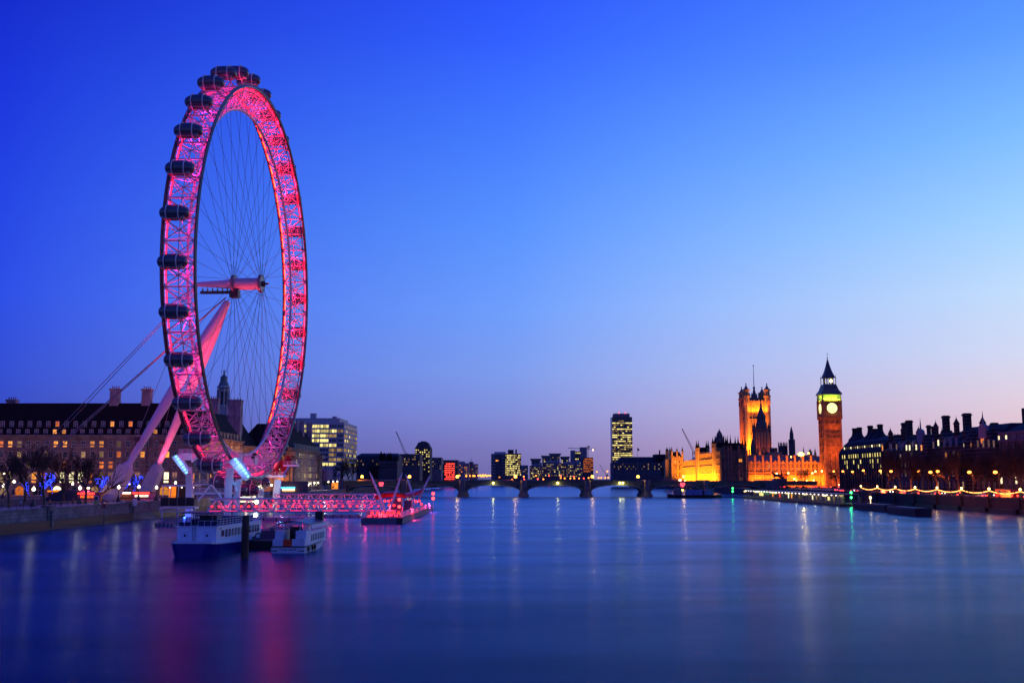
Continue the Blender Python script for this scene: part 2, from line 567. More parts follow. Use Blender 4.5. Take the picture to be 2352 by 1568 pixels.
for y in range(240, 690, 9):
    b.add([(168.2, y, 4.264), (168.4, y, 4.264), (168.4, y + 3.5, 4.264), (168.2, y + 3.5, 4.264)], [(0, 1, 2, 3)])
b.build("road_markings", mat("road_paint", (.7, .7, .68), .6), kind="structure")


# ================================================================== embankment walls
def railing(b, pts, h=1.1, step=2.5, r=.035, rails=(1.1, .55), m=0, n=4):
    for p, q in zip(pts, pts[1:]):
        p, q = Vector(p), Vector(q)
        k = max(1, round((q - p).length / step))
        for i in range(k + 1):
            c = p.lerp(q, i / k)
            b.tube(c, c + Vector((0, 0, h)), r, n=n, m=m)
        for z in rails:
            b.tube(p + Vector((0, 0, z)), q + Vector((0, 0, z)), r, n=n, m=m)


t = thing("river_wall", "grey stone river wall with weedy green foot under the promenade railing", "wall", (-100, 150, 0))
b = MB(); b.box(-.6, 0, 0, 490, 1.9, 4.35); b.build("wall_body", GRANITE, t)
b = MB(); b.box(-.75, .12, 0, 490, 4.35, 4.62); b.build("coping", GRANITE, t)
b = MB(); b.box(-.6, .7, 0, 490, -3, 1.9); b.box(-.6, 1.3, 0, 490, -3, .55); b.build("wall_foot", GRANITE_WET, t)
for px in (118, 305, 445, 520, 575):
    y = 100 * 2418 / (1176 - px) - 150
    b = MB(); b.box(-1.3, .5, y - 1.4, y + 1.4, 4.62, 5.0); b.box(-1.2, .3, y - 1.2, y + 1.2, 1.9, 4.62); b.box(0, .9, y - .5, y + .5, -3, 4.0); b.build("pilaster", GRANITE, t)
b = MB()
railing(b, [(-100.4, y, 4.62) for y in (152, 205, 278, 330)], 1.05, 3.0, .05)
tagged(b.build("promenade_railing", IRON), "thin black railing along the top of the promenade river wall", "railing")

t = thing("embankment_wall", "dark granite embankment wall with parapet below the lamps and bulb strings", "wall", (154, 230, 0))
b = MB(); b.box(0, .7, 0, 430, 1.4, 4.5); b.build("wall_body", mat("dark_granite", (.014, .013, .015), .7, ns=.8, na=.35), t)
b = MB(); b.box(-.15, .95, 0, 430, 4.5, 5.0); b.build("parapet", mat("granite_parapet", (.028, .026, .03), .7, ns=.6, na=.3), t)
b = MB(); b.box(-.5, .7, 0, 430, -3, 1.4); b.build("wall_foot", GRANITE_WET, t)
EMB_Y = [258 + 20.9 * i for i in range(-1, 15)]
for y in EMB_Y:
    b = MB(); b.box(-.5, 1.2, y - 231.2, y - 228.8, 0, 5.25); b.build("pilaster", mat("dark_granite"), t)


# ================================================================== observation wheel
WY, WR, WI, WZ, WH = 327.0, 61.0, 54.2, 72.2, 4.35
wheel = thing("observation_wheel", "giant spoked observation wheel glowing pink beside the river", "ferris wheel", (-84.15, WY, 0), R(-2.4))
PINKW = mat("wheel_white_steel", (.6, .56, .62), .45, ns=.3, na=.1)
RIMD = mat("wheel_dark_rim", (.10, .10, .12), .35, .3, ns=.5, na=.15)


def wp(x, r, th):
    return Vector((x, r * math.cos(th), WZ + r * math.sin(th)))


NB = 64
for x in (-WH, WH):
    b = MB()
    b.path([wp(x, WR, 2 * math.pi * i / 128) for i in range(128)], .48, 8, closed=True)
    b.path([wp(x * .86, WR - 1.5, 2 * math.pi * i / 128) for i in range(128)], .17, 5, closed=True)
    b.path([wp(x * 1.04, WR + .75, 2 * math.pi * i / 128) for i in range(128)], .2, 5, closed=True)
    b.build("outer_rim", RIMD, wheel)
b = MB(); b.path([wp(0, WI, 2 * math.pi * i / 128) for i in range(128)], .42, 8, closed=True)
b.build("inner_rim", PINKW, wheel)
b = MB()
for i in range(NB):
    t0, t1, th = 2 * math.pi * i / NB, 2 * math.pi * (i + 1) / NB, 2 * math.pi * (i + .5) / NB
    b.tube(wp(-WH, WR, t0), wp(WH, WR, t0), .24, n=5, caps=False)
    b.tube(wp(-WH, WR, t0), wp(WH, WR, t1), .17, n=4, caps=False)
    b.tube(wp(WH, WR, t0), wp(-WH, WR, t1), .17, n=4, caps=False)
    b.tube(wp(-WH, WR, th), wp(WH, WR, th), .12, n=4, caps=False)
    b.tube(wp(0, WI, th), wp(0, WR, t0), .12, n=4, caps=False)
    b.tube(wp(0, WI, th), wp(0, WR, t1), .12, n=4, caps=False)
    b.tube(wp(0, WR, t0), wp(0, WR, t1), .15, n=4, caps=False)
    for s in (-WH, WH):
        b.tube(wp(s, WR, t0), wp(0, WI, th), .17, n=4, caps=False)
        b.tube(wp(s, WR, t1), wp(0, WI, th), .17, n=4, caps=False)
        b.tube(wp(s, WR, t0), wp(s * .5, (WR + WI) / 2, th), .11, n=4, caps=False)
    b.tube(wp(-WH / 2, (WR + WI) / 2, th), wp(WH / 2, (WR + WI) / 2, th), .13, n=4, caps=False)
b.build("truss_lattice", PINKW, wheel)
TUBE_RED = glow("red_light_tube", (1, .004, .022), 14)
TUBE_HOT = glow("hot_orange_light_tube", (1, .009, .0008), 80)
for s, x in ((-1, -3.7), (1, 3.7)):
    for i in range(32):
        if s > 0 and i in (2, 5, 19, 25, 26, 27, 28, 29) or s < 0 and i in (12, 22, 25, 27):
            continue
        a0, a1 = 2 * math.pi * (i + .08) / 32, 2 * math.pi * (i + .92) / 32
        deg = 360 * (i + .5) / 32
        b = MB(); b.path([wp(x, WR - .9, a0 + (a1 - a0) * k / 5) for k in range(6)], .16, 5)
        hot = s < 0 and (deg < 78 or deg > 305)
        b.build("light_tube", TUBE_HOT if hot else TUBE_RED, wheel)
# spokes
b = MB()
for i in range(64):
    th = 2 * math.pi * (i + .5) / 64
    s = WH * (1 if i % 2 else -1)
    th2 = th + (.35 if (i // 2) % 2 else -.35)
    b.tube(wp(s, 2.6, th2), wp(0, WI, th), .055, n=3, caps=False)
b.build("spoke_cables", STEEL_D, wheel)
# hub and spindle
b = MB()
Mx = Matrix.Translation((0, 0, WZ)) @ Matrix.Rotation(R(90), 4, "Y")
b.M = Mx
b.lathe([(1.9, -WH), (1.9, WH)], n=24)
hub = b.build("hub", PINKW, wheel)
b = MB(Mx)
for s in (-WH, WH):
    b = MB(Mx)
    b.lathe([(1.9, s - .35), (2.75, s - .35), (2.95, s - .2), (2.95, s + .2), (2.75, s + .35), (1.2, s + .35)], n=28, smooth=False)
    for k in range(32):
        a = 2 * math.pi * k / 32
        b.cbox((2.7 * math.cos(a), 2.7 * math.sin(a), s), (.3, .3, 1.0))
    b.build("flange", STEEL_G, hub)
b = MB(Mx); b.lathe([(.9, WH + .3), (.9, WH + 1.2), (.35, WH + 1.3), (.3, WH + 2.4)], n=12); b.build("end_cap", STEEL_D, hub)
b = MB(Mx); b.lathe([(.55, -16.5), (.85, -15), (1.2, -9), (1.55, -5), (1.6, -WH)], n=16); b.build("spindle", PINKW, wheel)
b = MB()
b.box(-15, -3.2, -.6, .6, WZ - 3.1, WZ - 2.3)
b.box(-5.4, -2.6, -1.3, 1.3, WZ - 4.4, WZ - 2.0)
for k in range(7):
    b.box(-14.5 + k * 1.6, -14.3 + k * 1.6, -.5, .5, WZ - 2.3, WZ - 1.4)
b.build("maintenance_walkway", STEEL_D, wheel)
# legs
inv = Matrix.Rotation(R(2.4), 4, "Z") @ Matrix.Translation((84.15, -WY, 0))
apex = inv @ at(527, 684, 325.5)
feet = [inv @ Vector((-117.5, 306, 4.5)), inv @ Vector((-119.5, 343, 4.5))]
for f0 in feet:
    top = apex + (f0 - apex) * .02
    N = 16
    kk = [i / N for i in range(N + 1)]
    pts = [top.lerp(f0, .86 * k) for k in kk]
    rr = [.9 + .65 * min(1, k / .2) if k < .6 else .75 + .8 * (1 - k) / .4 for k in kk]
    b = MB(); b.path(pts, rr, 20)
    leg = b.build("support_leg", PINKW, wheel)
    b = MB()
    a, e = top.lerp(f0, .845), f0
    d = (e - a).normalized()
    b.tube(a, e - Vector((0, 0, .2)), 2.6, 3.0, n=4, smooth=False)
    b.tube(a - d * 1.6, a, 1.0, 2.0, n=10)
    b.build("leg_block", mat("pale_concrete", (.5, .48, .5), .8, ns=.4, na=.15), leg)
    b = MB()
    c = top.lerp(f0, .70) + Vector((-1.9, -1.0, -.6))
    b.cbox(c, (1.5, 1.4, 1.3)); b.tube(c + Vector((0, 0, -.5)), top.lerp(f0, .86) + Vector((-1.8, -1.8, 0)), .12, n=4)
    b.build("inspection_cradle", STEEL_D, leg)
anchor = inv @ Vector((-161, 330, 4.5))
sp_end = Vector((-16, 0, WZ))
for p, q, r in ((apex + Vector((-1.4, 0, 0)), anchor, .16), (apex + Vector((-1.4, 1.2, .4)), anchor + Vector((0, 2.5, 0)), .16),
                (sp_end, anchor + Vector((-2, 0, 0)), .11), (sp_end + Vector((0, .8, 0)), anchor + Vector((-2, 4, 0)), .11),
                (sp_end, feet[0].lerp(apex, .1), .07), (sp_end, feet[1].lerp(apex, .1), .07)):
    b = MB(); b.tube(p, q, r, n=5); b.build("stay_cable", STEEL_G, wheel)
# capsules
CAPG = mat("tinted_capsule_glass", (.06, .065, .10), .22, spec=.9)
b = MB()
prof = []
for i in range(13):
    a = -math.pi / 2 + math.pi * i / 12
    prof.append((2.0 * max(.02, math.cos(a)) ** .7, 3.9 * math.sin(a)))
b.M = Matrix.Rotation(R(90), 4, "Y"); b.lathe(prof, n=18)
cap_shell = b.mesh("passenger_capsule", CAPG)
b = MB(Matrix.Rotation(R(90), 4, "Y"))
b.path([(2.2 * math.cos(2 * math.pi * k / 20), 2.2 * math.sin(2 * math.pi * k / 20), 0) for k in range(20)], .16, 5, closed=True)
cap_ring = b.mesh("mounting_ring", STEEL_W)
b = MB()
b.box(-2.9, 2.9, -1.2, 1.2, -1.75, -1.1)
for k in range(10):
    a = 2 * math.pi * k / 10
    b.path([(3.93 * math.sin(q) , 2.03 * max(0, math.cos(q)) ** .7 * math.cos(a), 2.03 * max(0, math.cos(q)) ** .7 * math.sin(a)) for q in [-1.2 + 2.4 * i / 8 for i in range(9)]], .05, 4)
cap_floor = b.mesh("capsule_frame", STEEL_G)
cap_arm = []
for s in (-1, 1):
    b = MB()
    b.tube((s * 1.6, 0, -2.0), (s * 2.6, 0, -4.3), .16, n=5); b.tube((s * 1.6, 1.6, -1.5), (s * 4.2, 1.6, -4.5), .12, n=4); b.tube((s * 1.6, -1.6, -1.5), (s * 4.2, -1.6, -4.5), .12, n=4)
    b.tube((s * 1.6, -1.7, -1.6), (s * 1.6, 1.7, -1.6), .14, n=4); b.tube((s * 4.2, -1.7, -4.5), (s * 4.2, 1.7, -4.5), .14, n=4)
    cap_arm.append(b.mesh("mounting_arm", STEEL_G))
for i in range(32):
    th = 2 * math.pi * (i + .5) / 32
    c = link("passenger_capsule", cap_shell, wheel, loc=wp(0, WR + 4.3, th))
    link("mounting_ring", cap_ring, c, loc=(-1.6, 0, 0)); link("mounting_ring", cap_ring, c, loc=(1.6, 0, 0)); link("capsule_frame", cap_floor, c)
    for q in cap_arm:
        a = link("mounting_arm", q, c); a.rotation_euler = (th - R(90), 0, 0)
# lamps in the rim and at the feet of the legs
for i in range(28):
    th = 2 * math.pi * (i + .5) / 28
    deg = 360 * (i + .5) / 28
    k = .3 if 215 < deg < 330 else (1.5 if 40 < deg < 120 else 1.0)
    c = (1, .015, .10) if deg < 110 or deg > 320 else (1, .02, .36)
    lamp("POINT", "rim_lamp", wheel, wp(0, WR - 2.4, th), 2000 * k, c, .4)
lamp("SPOT", "leg_floodlight", wheel, (-6, -16, 24), 100000, (1, .045, .10), .5, target=apex + Vector((-6, 0, -14)), spot=R(70))
lamp("SPOT", "leg_floodlight", wheel, (-38, -20, 5.5), 52000, (1, .09, .36), .5, target=feet[0].lerp(apex, .45), spot=R(60))
lamp("SPOT", "leg_floodlight", wheel, (-30, 4, 5.5), 38000, (1, .09, .2), .5, target=feet[1].lerp(apex, .4), spot=R(60))

# ================================================================== boarding platform under the wheel
plat = thing("boarding_platform", "white steel boarding platform with blue lit drive units under the wheel", "platform", (-84, 303, 0))
PO = Vector((-84, 303, 0))


def pl(px, py, Y):
    return at(px, py, Y) - PO


def pole_leg(px, pytop, Y, w=1.5, bend=1.0):
    c = pl(px, pytop, Y); b = MB()
    pr = [(-w / 2, -3), (w / 2, -3), (w / 2 + .1, c.z * .55), (w / 2 + bend, c.z), (-w / 2 + bend * .8, c.z), (-w / 2 - .1, c.z * .5)]
    b.M = Matrix.Translation((c.x, c.y, 0)); b.slab(pr, -.7, .7)
    b.build("platform_leg", STEEL_W, plat)


pole_leg(438, 1072, 303, 1.6, -.6); pole_leg(526, 1074, 303, 1.7, .5); pole_leg(545, 1100, 306, 1.5, .4); pole_leg(636, 1101, 354, 2.0, .5); pole_leg(600, 1110, 356, 1.6, .2)


def deck(x0, x1, py0, py1, Y, depth):
    a, c = pl(x0, py1, Y), pl(x1, py0, Y)
    b = MB(); b.box(a.x, c.x, a.y, a.y + depth, a.z, c.z); d = b.build("deck", STEEL_W, plat)
    b = MB(); railing(b, [(a.x, a.y, c.z), (c.x, a.y, c.z), (c.x, a.y + depth, c.z), (a.x, a.y + depth, c.z), (a.x, a.y, c.z)], 1.1, 1.4, .05, (1.1, .75, .4))
    b.build("handrail", STEEL_W, d)
    return a, c


deck(408, 441, 1040, 1056, 303, 4); deck(518, 550, 1045, 1064, 303, 4); deck(560, 585, 1050, 1066, 312, 4)
deck(612, 650, 1091, 1096, 352, 5); deck(650, 682, 1066, 1071, 356, 4); deck(446, 528, 1130, 1135, 303, 6); deck(446, 528, 1110, 1113, 307, .6)
b = MB()
for p, q in (((455, 1150), (485, 1113)), ((485, 1113), (514, 1150)), ((440, 1060), (455, 1050)), ((650, 1092), (664, 1071)), ((548, 1060), (565, 1066)), ((536, 1112), (560, 1098)), ((533, 1100), (545, 1128))):
    b.tube(pl(*p, 303), pl(*q, 303), .3, n=6)
b.tube(pl(482, 1148, 303), pl(528, 1147, 303), .35, n=6)
b.build("brace", STEEL_W, plat)
LAMPCY = glow("cyan_lamp", (.18, .62, 1), 3.2)
for (px, py), ang, L, W, k in (((553, 1076), -52, 7.0, 2.5, 1.0), ((418, 1067), -55, 6.4, 1.7, .8)):
    c = pl(px, py, 300)
    rot = Matrix.Rotation(R(ang), 4, "Y") if False else Matrix.Rotation(R(-ang), 4, "Y")
    b = MB(Matrix.Translation(c) @ rot)
    b.slab([(-L / 2, -W / 2), (L / 2, -W / 2 + .4), (L / 2 + .2, W / 2 - .4), (L / 2 - .6, W / 2), (-L / 2 + .5, W / 2), (-L / 2, W / 2 - .6)], -1.6, 1.6)
    for u in (-.18, .08):
        b.box(L * u, L * u + .08, -1.66, -1.6, -W / 2 + .1, W / 2 - .1, 1)
    h = b.build("drive_housing", [mat("housing_white", (.75, .78, .82), .4, ns=.5, na=.06), STEEL_D], plat)
    b = MB(Matrix.Translation(c) @ rot)
    for i in range(7):
        u = -L * .44 + i * L * .145
        b.box(u, u + L * (.075 if k > .9 else .045), -1.9, -1.62, W / 2 - .8, W / 2 - .3)
    b.build("lamp_strip", LAMPCY, h)
    d = rot @ Vector((0, 0, 1))
    lamp("AREA", "housing_light", plat, c + Vector((0, -4.2, .2)) + d * 1.2, 230 * k, (.22, .42, 1), size=(5, 1), target=c + Vector((0, -1.6, 0)))
lamp("POINT", "blue_leg_light", plat, pl(648, 1108, 348), 900, (.12, .45, 1), .3)
lamp("POINT", "blue_leg_light", plat, pl(556, 1118, 299), 450, (.12, .4, 1), .3)
lamp("POINT", "blue_leg_light", plat, pl(424, 1185, 300), 350, (.06, .12, 1), .3)
RED = mat("red_lit_machine", (.35, .02, .02), .5, ns=1, na=.3)  # red light falling on the machinery is put into its colour
b = MB()
for (x0, y0, x1, y1, Y) in ((621, 1066, 640, 1090, 356), (636, 1056, 668, 1075, 358), (645, 1072, 662, 1090, 357), (655, 1046, 668, 1058, 360), (628, 1078, 634, 1091, 355)):
    a, c = pl(x0, y1, Y), pl(x1, y0, Y); b.box(a.x, c.x, a.y, a.y + 1.6, a.z, c.z)
b.build("restraint_machinery", RED, plat)
b = MB()
for px, py, Y in ((465, 1034, 305), (584, 1047, 312), (672, 1052, 358)):
    c = pl(px, py, Y); b.tube(c, c + Vector((0, 0, -2.2)), .12, n=5); b.cbox(c + Vector((.2, -.3, .5)), (1.1, .9, .8)); b.cbox(c + Vector((-.4, 0, -.4)), (.8, .7, .7))
b.build("spotlight_head", STEEL_D, plat)
lamp("POINT", "red_machine_lamp", plat, pl(640, 1064, 350), 500, (1, .03, .02), .3)
b = MB()
for px, Y in ((372, 296), (408, 296), (446, 296)):
    c = pl(px, 1165, Y); b.tube((c.x, c.y, -2), (c.x, c.y, c.z), .35, n=8)
a, c = pl(367, 1173, 294), pl(447, 1164, 294)
b.box(a.x, c.x, a.y, a.y + 4, c.z - .5, c.z + .1); b.box(a.x, c.x, a.y - .2, a.y, a.z - .3, a.z + .1); b.tube((a.x, a.y, c.z), (a.x, a.y, a.z), .15); b.tube((c.x, a.y, c.z), (c.x, a.y, a.z), .15)
b.tube(((a.x + c.x) / 2, a.y, c.z), ((a.x + c.x) / 2, a.y, a.z), .15)
b.build("landing_frame", STEEL_W, plat)
a, c = pl(368, 1163, 294), pl(446, 1142, 294)
b = MB(); b.box(a.x, c.x, a.y + .1, a.y + .5, a.z + .15, c.z)
for k in range(5):
    x = a.x + (c.x - a.x) * k / 4; b.box(x - .08, x + .08, a.y, a.y + .1, a.z, c.z + .1, 1)
b.build("screen_panel", [mat("dark_mesh_panel", (.03, .025, .028), .7, ns=2, na=.3), STEEL_G], plat)
# glazed waiting room on the bank side
t = thing("waiting_room", "small white flat roofed room with orange lit interior behind the wheel platform", "pavilion", (-102, 312, 4.5))
o = Vector((-102, 312, 4.5))
a, c = at(374, 1142, 312) - o, at(446, 1113, 312) - o
b = MB(); b.box(a.x - .3, c.x + .3, -.6, 6, c.z - .5, c.z); b.build("roof", STEEL_W, t)
b = MB(); b.box(a.x, a.x + 3, 5, 5.3, 0, c.z - .5); b.box(a.x + 3.2, c.x, 2, 2.3, 0, c.z - .5, 1); b.build("lit_interior", [glow("orange_room_light", (1, .22, .02), 1.1, drapes=.3), mat("dark_red_panel", (.09, .03, .02), .6)], t)
for k in range(5):
    x = a.x + (c.x - a.x) * k / 4
    b = MB(); b.box(x - .1, x + .1, -.2, 0, 0, c.z - .5); b.build("post", STEEL_W, t)
for k in range(3):
    b = MB(); b.sphere((a.x + 2 + k * 3.5, -.1, c.z - .75), .2); b.build("downlight", glow("warm_downlight", (1, .8, .6), 6), t)

# ================================================================== gangways to the pontoon
RED_GLOBE = glow("red_marker_globe", (1, .015, .015), 5)
RED_HOT = glow("red_signal_lens", (1, .03, .03), 9)
RED_STRIP = glow("pink_deck_strip", (1, .02, .14), 1.6)


def gangway(A, B, hgt, wid, bays, label, name="gangway"):
    A, B = Vector(A), Vector(B)
    d = (B - A); L = d.length
    ang = math.atan2(d.y, d.x)
    t = thing(name, label, "footbridge", A, ang, "gangways to the floating pier")
    sl = d.z / math.hypot(d.x, d.y)
    for y in (-wid / 2, wid / 2):
        b = MB()
        b.tube((0, y, 0), (L, y, sl * L), .2, n=6); b.tube((L / bays / 2, y, hgt), (L - L / bays / 2, y, sl * L + hgt), .22, n=6)
        for i in range(bays):
            x0, x1 = L * i / bays, L * (i + 1) / bays; xm = (x0 + x1) / 2
            b.tube((x0, y, sl * x0), (xm, y, sl * xm + hgt), .13, n=5); b.tube((xm, y, sl * xm + hgt), (x1, y, sl * x1), .13, n=5)
        b.build("truss_side", STEEL_W, t)
    b = MB(); b.box(0, L, -wid / 2 + .2, wid / 2 - .2, .0, .16); b.build("deck", STEEL_G, t)
    b = MB()
    for i in range(bays):
        b.box(L * i / bays + .6, L * (i + 1) / bays - .6, -wid / 2 - .24, -wid / 2 - .18, .0, .12)
    b.build("light_strip", RED_STRIP, t)
    b = MB()
    railing(b, [(0, -wid / 2 + .35, .16), (L, -wid / 2 + .35, .16)], 1.1, 1.5, .04, (1.1, .6)); railing(b, [(0, wid / 2 - .35, .16), (L, wid / 2 - .35, .16)], 1.1, 1.5, .04, (1.1, .6))
    b.build("handrail", STEEL_W, t)
    k = int(L / 1.75)
    for i in range(k):
        b = MB(); b.tube((0, 0, 0), (0, 0, .75), .08, n=5, m=1); b.sphere((0, 0, .95), .27, 0, 8, 6)
        if i == 0:
            me = b.mesh("marker_lamp", [RED_GLOBE, STEEL_D])
        link("marker_lamp", me, t, loc=(1 + i * 1.75, -wid / 2 + .7, .16))
    for i in range(5):
        lamp("POINT", "gangway_light", t, (L * (i + .5) / 5, 0, 1.4), 380, (1, .03, .09), .3)
    return t


gA, gB = at(478, 1173, 258), at(876, 1175, 262)
gangway((gA.x, 258, gA.z), (gB.x, 264, gB.z), 3.0, 3.4, 11, "near white truss gangway lit by red globes, in front of its twin")
gA, gB = at(622, 1156, 335), at(873, 1156, 330)
gangway((gA.x, 335, gA.z), (gB.x, 330, gB.z), 2.9, 3.2, 10, "rear white truss gangway beyond the red lit near one")

# ================================================================== floating pier
pier = thing("floating_pier", "long grey floating pier with red lit railings and leaning masts", "pier", (-32, 300, 0))
p0 = on_water(829, 1202); p1 = on_water(921, 1203); p2 = on_water(1001, 1173)
x0, x1, y0, y1 = p0.x + 32, p1.x + 32, p0.y - 300, p2.y - 300
HULLG = mat("pontoon_grey", (.12, .13, .17), .6, ns=.5, na=.25)
b = MB(); b.prism([(x0, y0), (x1 - 1.0, y0), (x1, y0 + 1.2), (x1, y1), (x0, y1)], -.6, 1.35); b.build("hull", HULLG, pier)
b = MB(); b.box(x0 + .1, x1 - .1, y0 + 1.3, y1 - .1, 1.35, 1.42); b.build("deck", mat("deck_red", (.25, .06, .07), .7, ns=1, na=.2), pier)
b = MB(); b.box(x1 - 1.3, x1 + .15, y0 - .15, y0 + 1.2, -.4, 1.4); b.build("corner_fender", IRON, pier)


def barred(b, p, q, h=1.3, step=.62):
    p, q = Vector(p), Vector(q); k = max(1, round((q - p).length / step))
    for i in range(k + 1):
        c = p.lerp(q, i / k); b.tube(c, c + Vector((0, 0, h)), .06, n=4)
    b.tube(p + Vector((0, 0, h)), q + Vector((0, 0, h)), .07, n=4); b.tube(p + Vector((0, 0, .15)), q + Vector((0, 0, .15)), .05, n=4)


for pts in (((x1 - .5, y0 + 2, 1.42), (x1 - .5, y1 - 1, 1.42)), ((x0 + .8, y0 + 1.6, 1.42), (x0 + .8, y0 + 14, 1.42)), ((x0 + 3.4, y0 + 8, 1.42), (x1 - 2.4, y0 + 8, 1.42)), ((x0 + 1, y0 + 16, 1.42), (x1 - 3.5, y0 + 16, 1.42))):
    b = MB(); barred(b, *pts); b.build("railing", mat("rail_white", (.8, .75, .76), .45), pier)
for i in range(6):
    b = MB(); b.tube((0, 0, 0), (0, 0, .9), .1, n=5, m=1); b.sphere((0, 0, 1.1), .34, 0, 8, 6)
    b.M = Matrix.Translation((x0 + 2.6 + i * 1.35, y0 + 2.2, 1.42))
    b2 = MB(); b2.tube((0, 0, 0), (0, 0, .9), .1, n=5, m=1); b2.sphere((0, 0, 1.1), .34, 0, 8, 6)
    link("marker_lamp", b2.mesh("marker_lamp", [RED_GLOBE, STEEL_D]), pier, loc=(x0 + 2.4 + i * 1.3, y0 + 2.2, 1.42))
for px, py, Y in ((884, 1150, 285), (893, 1150, 285), (901, 1148, 290), (914, 1147, 300), (955, 1151, 318), (963, 1150, 318), (905, 1160, 280), (894, 1160, 275), (968, 1157, 320), (941, 1150, 315)):
    c = at(px, py, Y) - Vector((-32, 300, 0))
    link("marker_lamp", b2.mesh("marker_lamp", [RED_GLOBE, STEEL_D]), pier, loc=(c.x, c.y, c.z - 1.1))
for (tx, ty), (bx, by), Y in (((848.4, 1082), (887, 1175), 268), ((924, 1084), (894, 1174), 270), ((932, 1088), (952, 1150), 318), ((989, 1089), (957, 1157), 318)):
    p, q = at(bx, by, Y), at(tx, ty, Y); d = Vector((-32, 300, 0))
    N = 10
    b = MB(); b.path([(p - d).lerp(q - d, i / N) for i in range(N + 1)], [.12 + .2 * math.sin(math.pi * min(1, (i / N) * .8 + .15)) if i < N else .03 for i in range(N + 1)], 8)
    b.build("leaning_mast", STEEL_W, pier)


def canopy(pxs, Y, depth, m, name="canopy"):
    """curved lens-shaped awning: left end, crown, right end given as picture points"""
    d = Vector((-32, 300, 0))
    (ax, ay), (mx, my), (bx, by) = pxs
    A, Mm, B_ = at(ax, ay, Y) - d, at(mx, my, Y) - d, at(bx, by, Y) - d
    vs, fs = [], []
    N, K = 14, 6
    for i in range(N + 1):
        u = i / N
        c = A * (1 - u) ** 2 + (Mm * 2 - (A + B_) / 2) * 2 * u * (1 - u) + B_ * u * u
        w = depth * (.25 + .75 * math.sin(math.pi * u))
        for k in range(K + 1):
            v = k / K * 2 - 1
            vs.append((c.x, c.y + v * w, c.z - .9 * v * v * math.sin(math.pi * u) - .5 * v))
    for i in range(N):
        for k in range(K):
            a = i * (K + 1) + k; fs.append((a, a + K + 1, a + K + 2, a + 1))
    b = MB(); b.add(vs, fs, 0, True)
    nv = len(vs)
    b.add([(x, y, z - .12) for x, y, z in vs], [q[::-1] for q in fs], 0, True)
    b.build(name, m, pier)


canopy(((862, 1143), (897, 1128), (930, 1139)), 285, 5, mat("red_canopy_cloth", (.6, .03, .06), .6, ns=.6, na=.15))
canopy(((924, 1138), (950, 1128), (973, 1124)), 318, 4, mat("lilac_canopy_cloth", (.45, .42, .7), .6, ns=4, na=.2))
# shelter, steps and signals on the pier
b = MB()
for (ax, ay, bx, by, Y) in ((896, 1165, 922, 1146, 296), (928, 1165, 945, 1150, 312)):
    d = Vector((-32, 300, 0)); a, c = at(ax, ay, Y) - d, at(bx, by, Y) - d
    b.box(a.x, c.x, a.y, a.y + 4, 1.42, c.z)
    b.box(a.x - .3, c.x + .3, a.y - .4, a.y + 4.3, c.z, c.z + .2)
    for k in range(6):
        x = a.x + (c.x - a.x) * k / 5; b.box(x - .06, x + .06, a.y - .06, a.y, 1.42, c.z)
b.build("ticket_shelter", mat("shelter_glass", (.22, .12, .2), .3, ns=1, na=.5), pier)
b = MB(); d = Vector((-32, 300, 0)); a, c = at(934, 1172, 296) - d, at(958, 1153, 300) - d
b.slab([(a.x, 1.42), (a.x + .5, 1.42), (c.x + .4, c.z), (c.x - .3, c.z)], a.y, a.y + 1.6); b.build("stair", STEEL_W, pier)
for px, py, Y in ((917, 1147, 290), (917, 1163, 290)):
    c = at(px, py, Y) - d; b = MB(); b.sphere(c, .42); b.build("signal_lamp", RED_HOT, pier)
c0 = at(995, 1133, 345) - d; c1 = at(995, 1144, 345) - d
b = MB(); b.tube((c0.x, c0.y, 1.4), (c0.x, c0.y, c0.z + .6), .08, n=5); b.build("signal_post", STEEL_W, pier)
for c in (c0, c1):
    b = MB(); b.sphere((c.x, c.y - .2, c.z), .5); b.build("signal_lamp", RED_HOT, pier)
for px, py, Y, pw, cl in ((870, 1186, 264, 260, (1, .03, .05)), (890, 1170, 270, 260, (1, .03, .06)), (900, 1146, 282, 260, (1, .04, .05)), (918, 1156, 287, 300, (1, .05, .1)), (935, 1168, 300, 260, (1, .03, .08)), (955, 1158, 318, 260, (1, .03, .08)), (972, 1160, 330, 300, (1, .04, .22)), (991, 1158, 346, 200, (.7, .1, 1)), (952, 1172, 285, 260, (1, .03, .07))):
    lamp("SPOT", "pier_light", pier, at(px, py, Y) - d + Vector((0, 0, 1.2)), pw * 14, cl, .3, target=at(px, py, Y) - d, spot=R(150), blend=.2)

for k in range(8):
    y_ = y0 + 5 + k * (y1 - y0 - 8) / 7
    lamp("SPOT", "rail_light", pier, (x1 - 2.2, y_, 2.6), 700, (1, .02, .06), .2, target=(x1 - .4, y_, 1.6), spot=R(140), blend=.4)

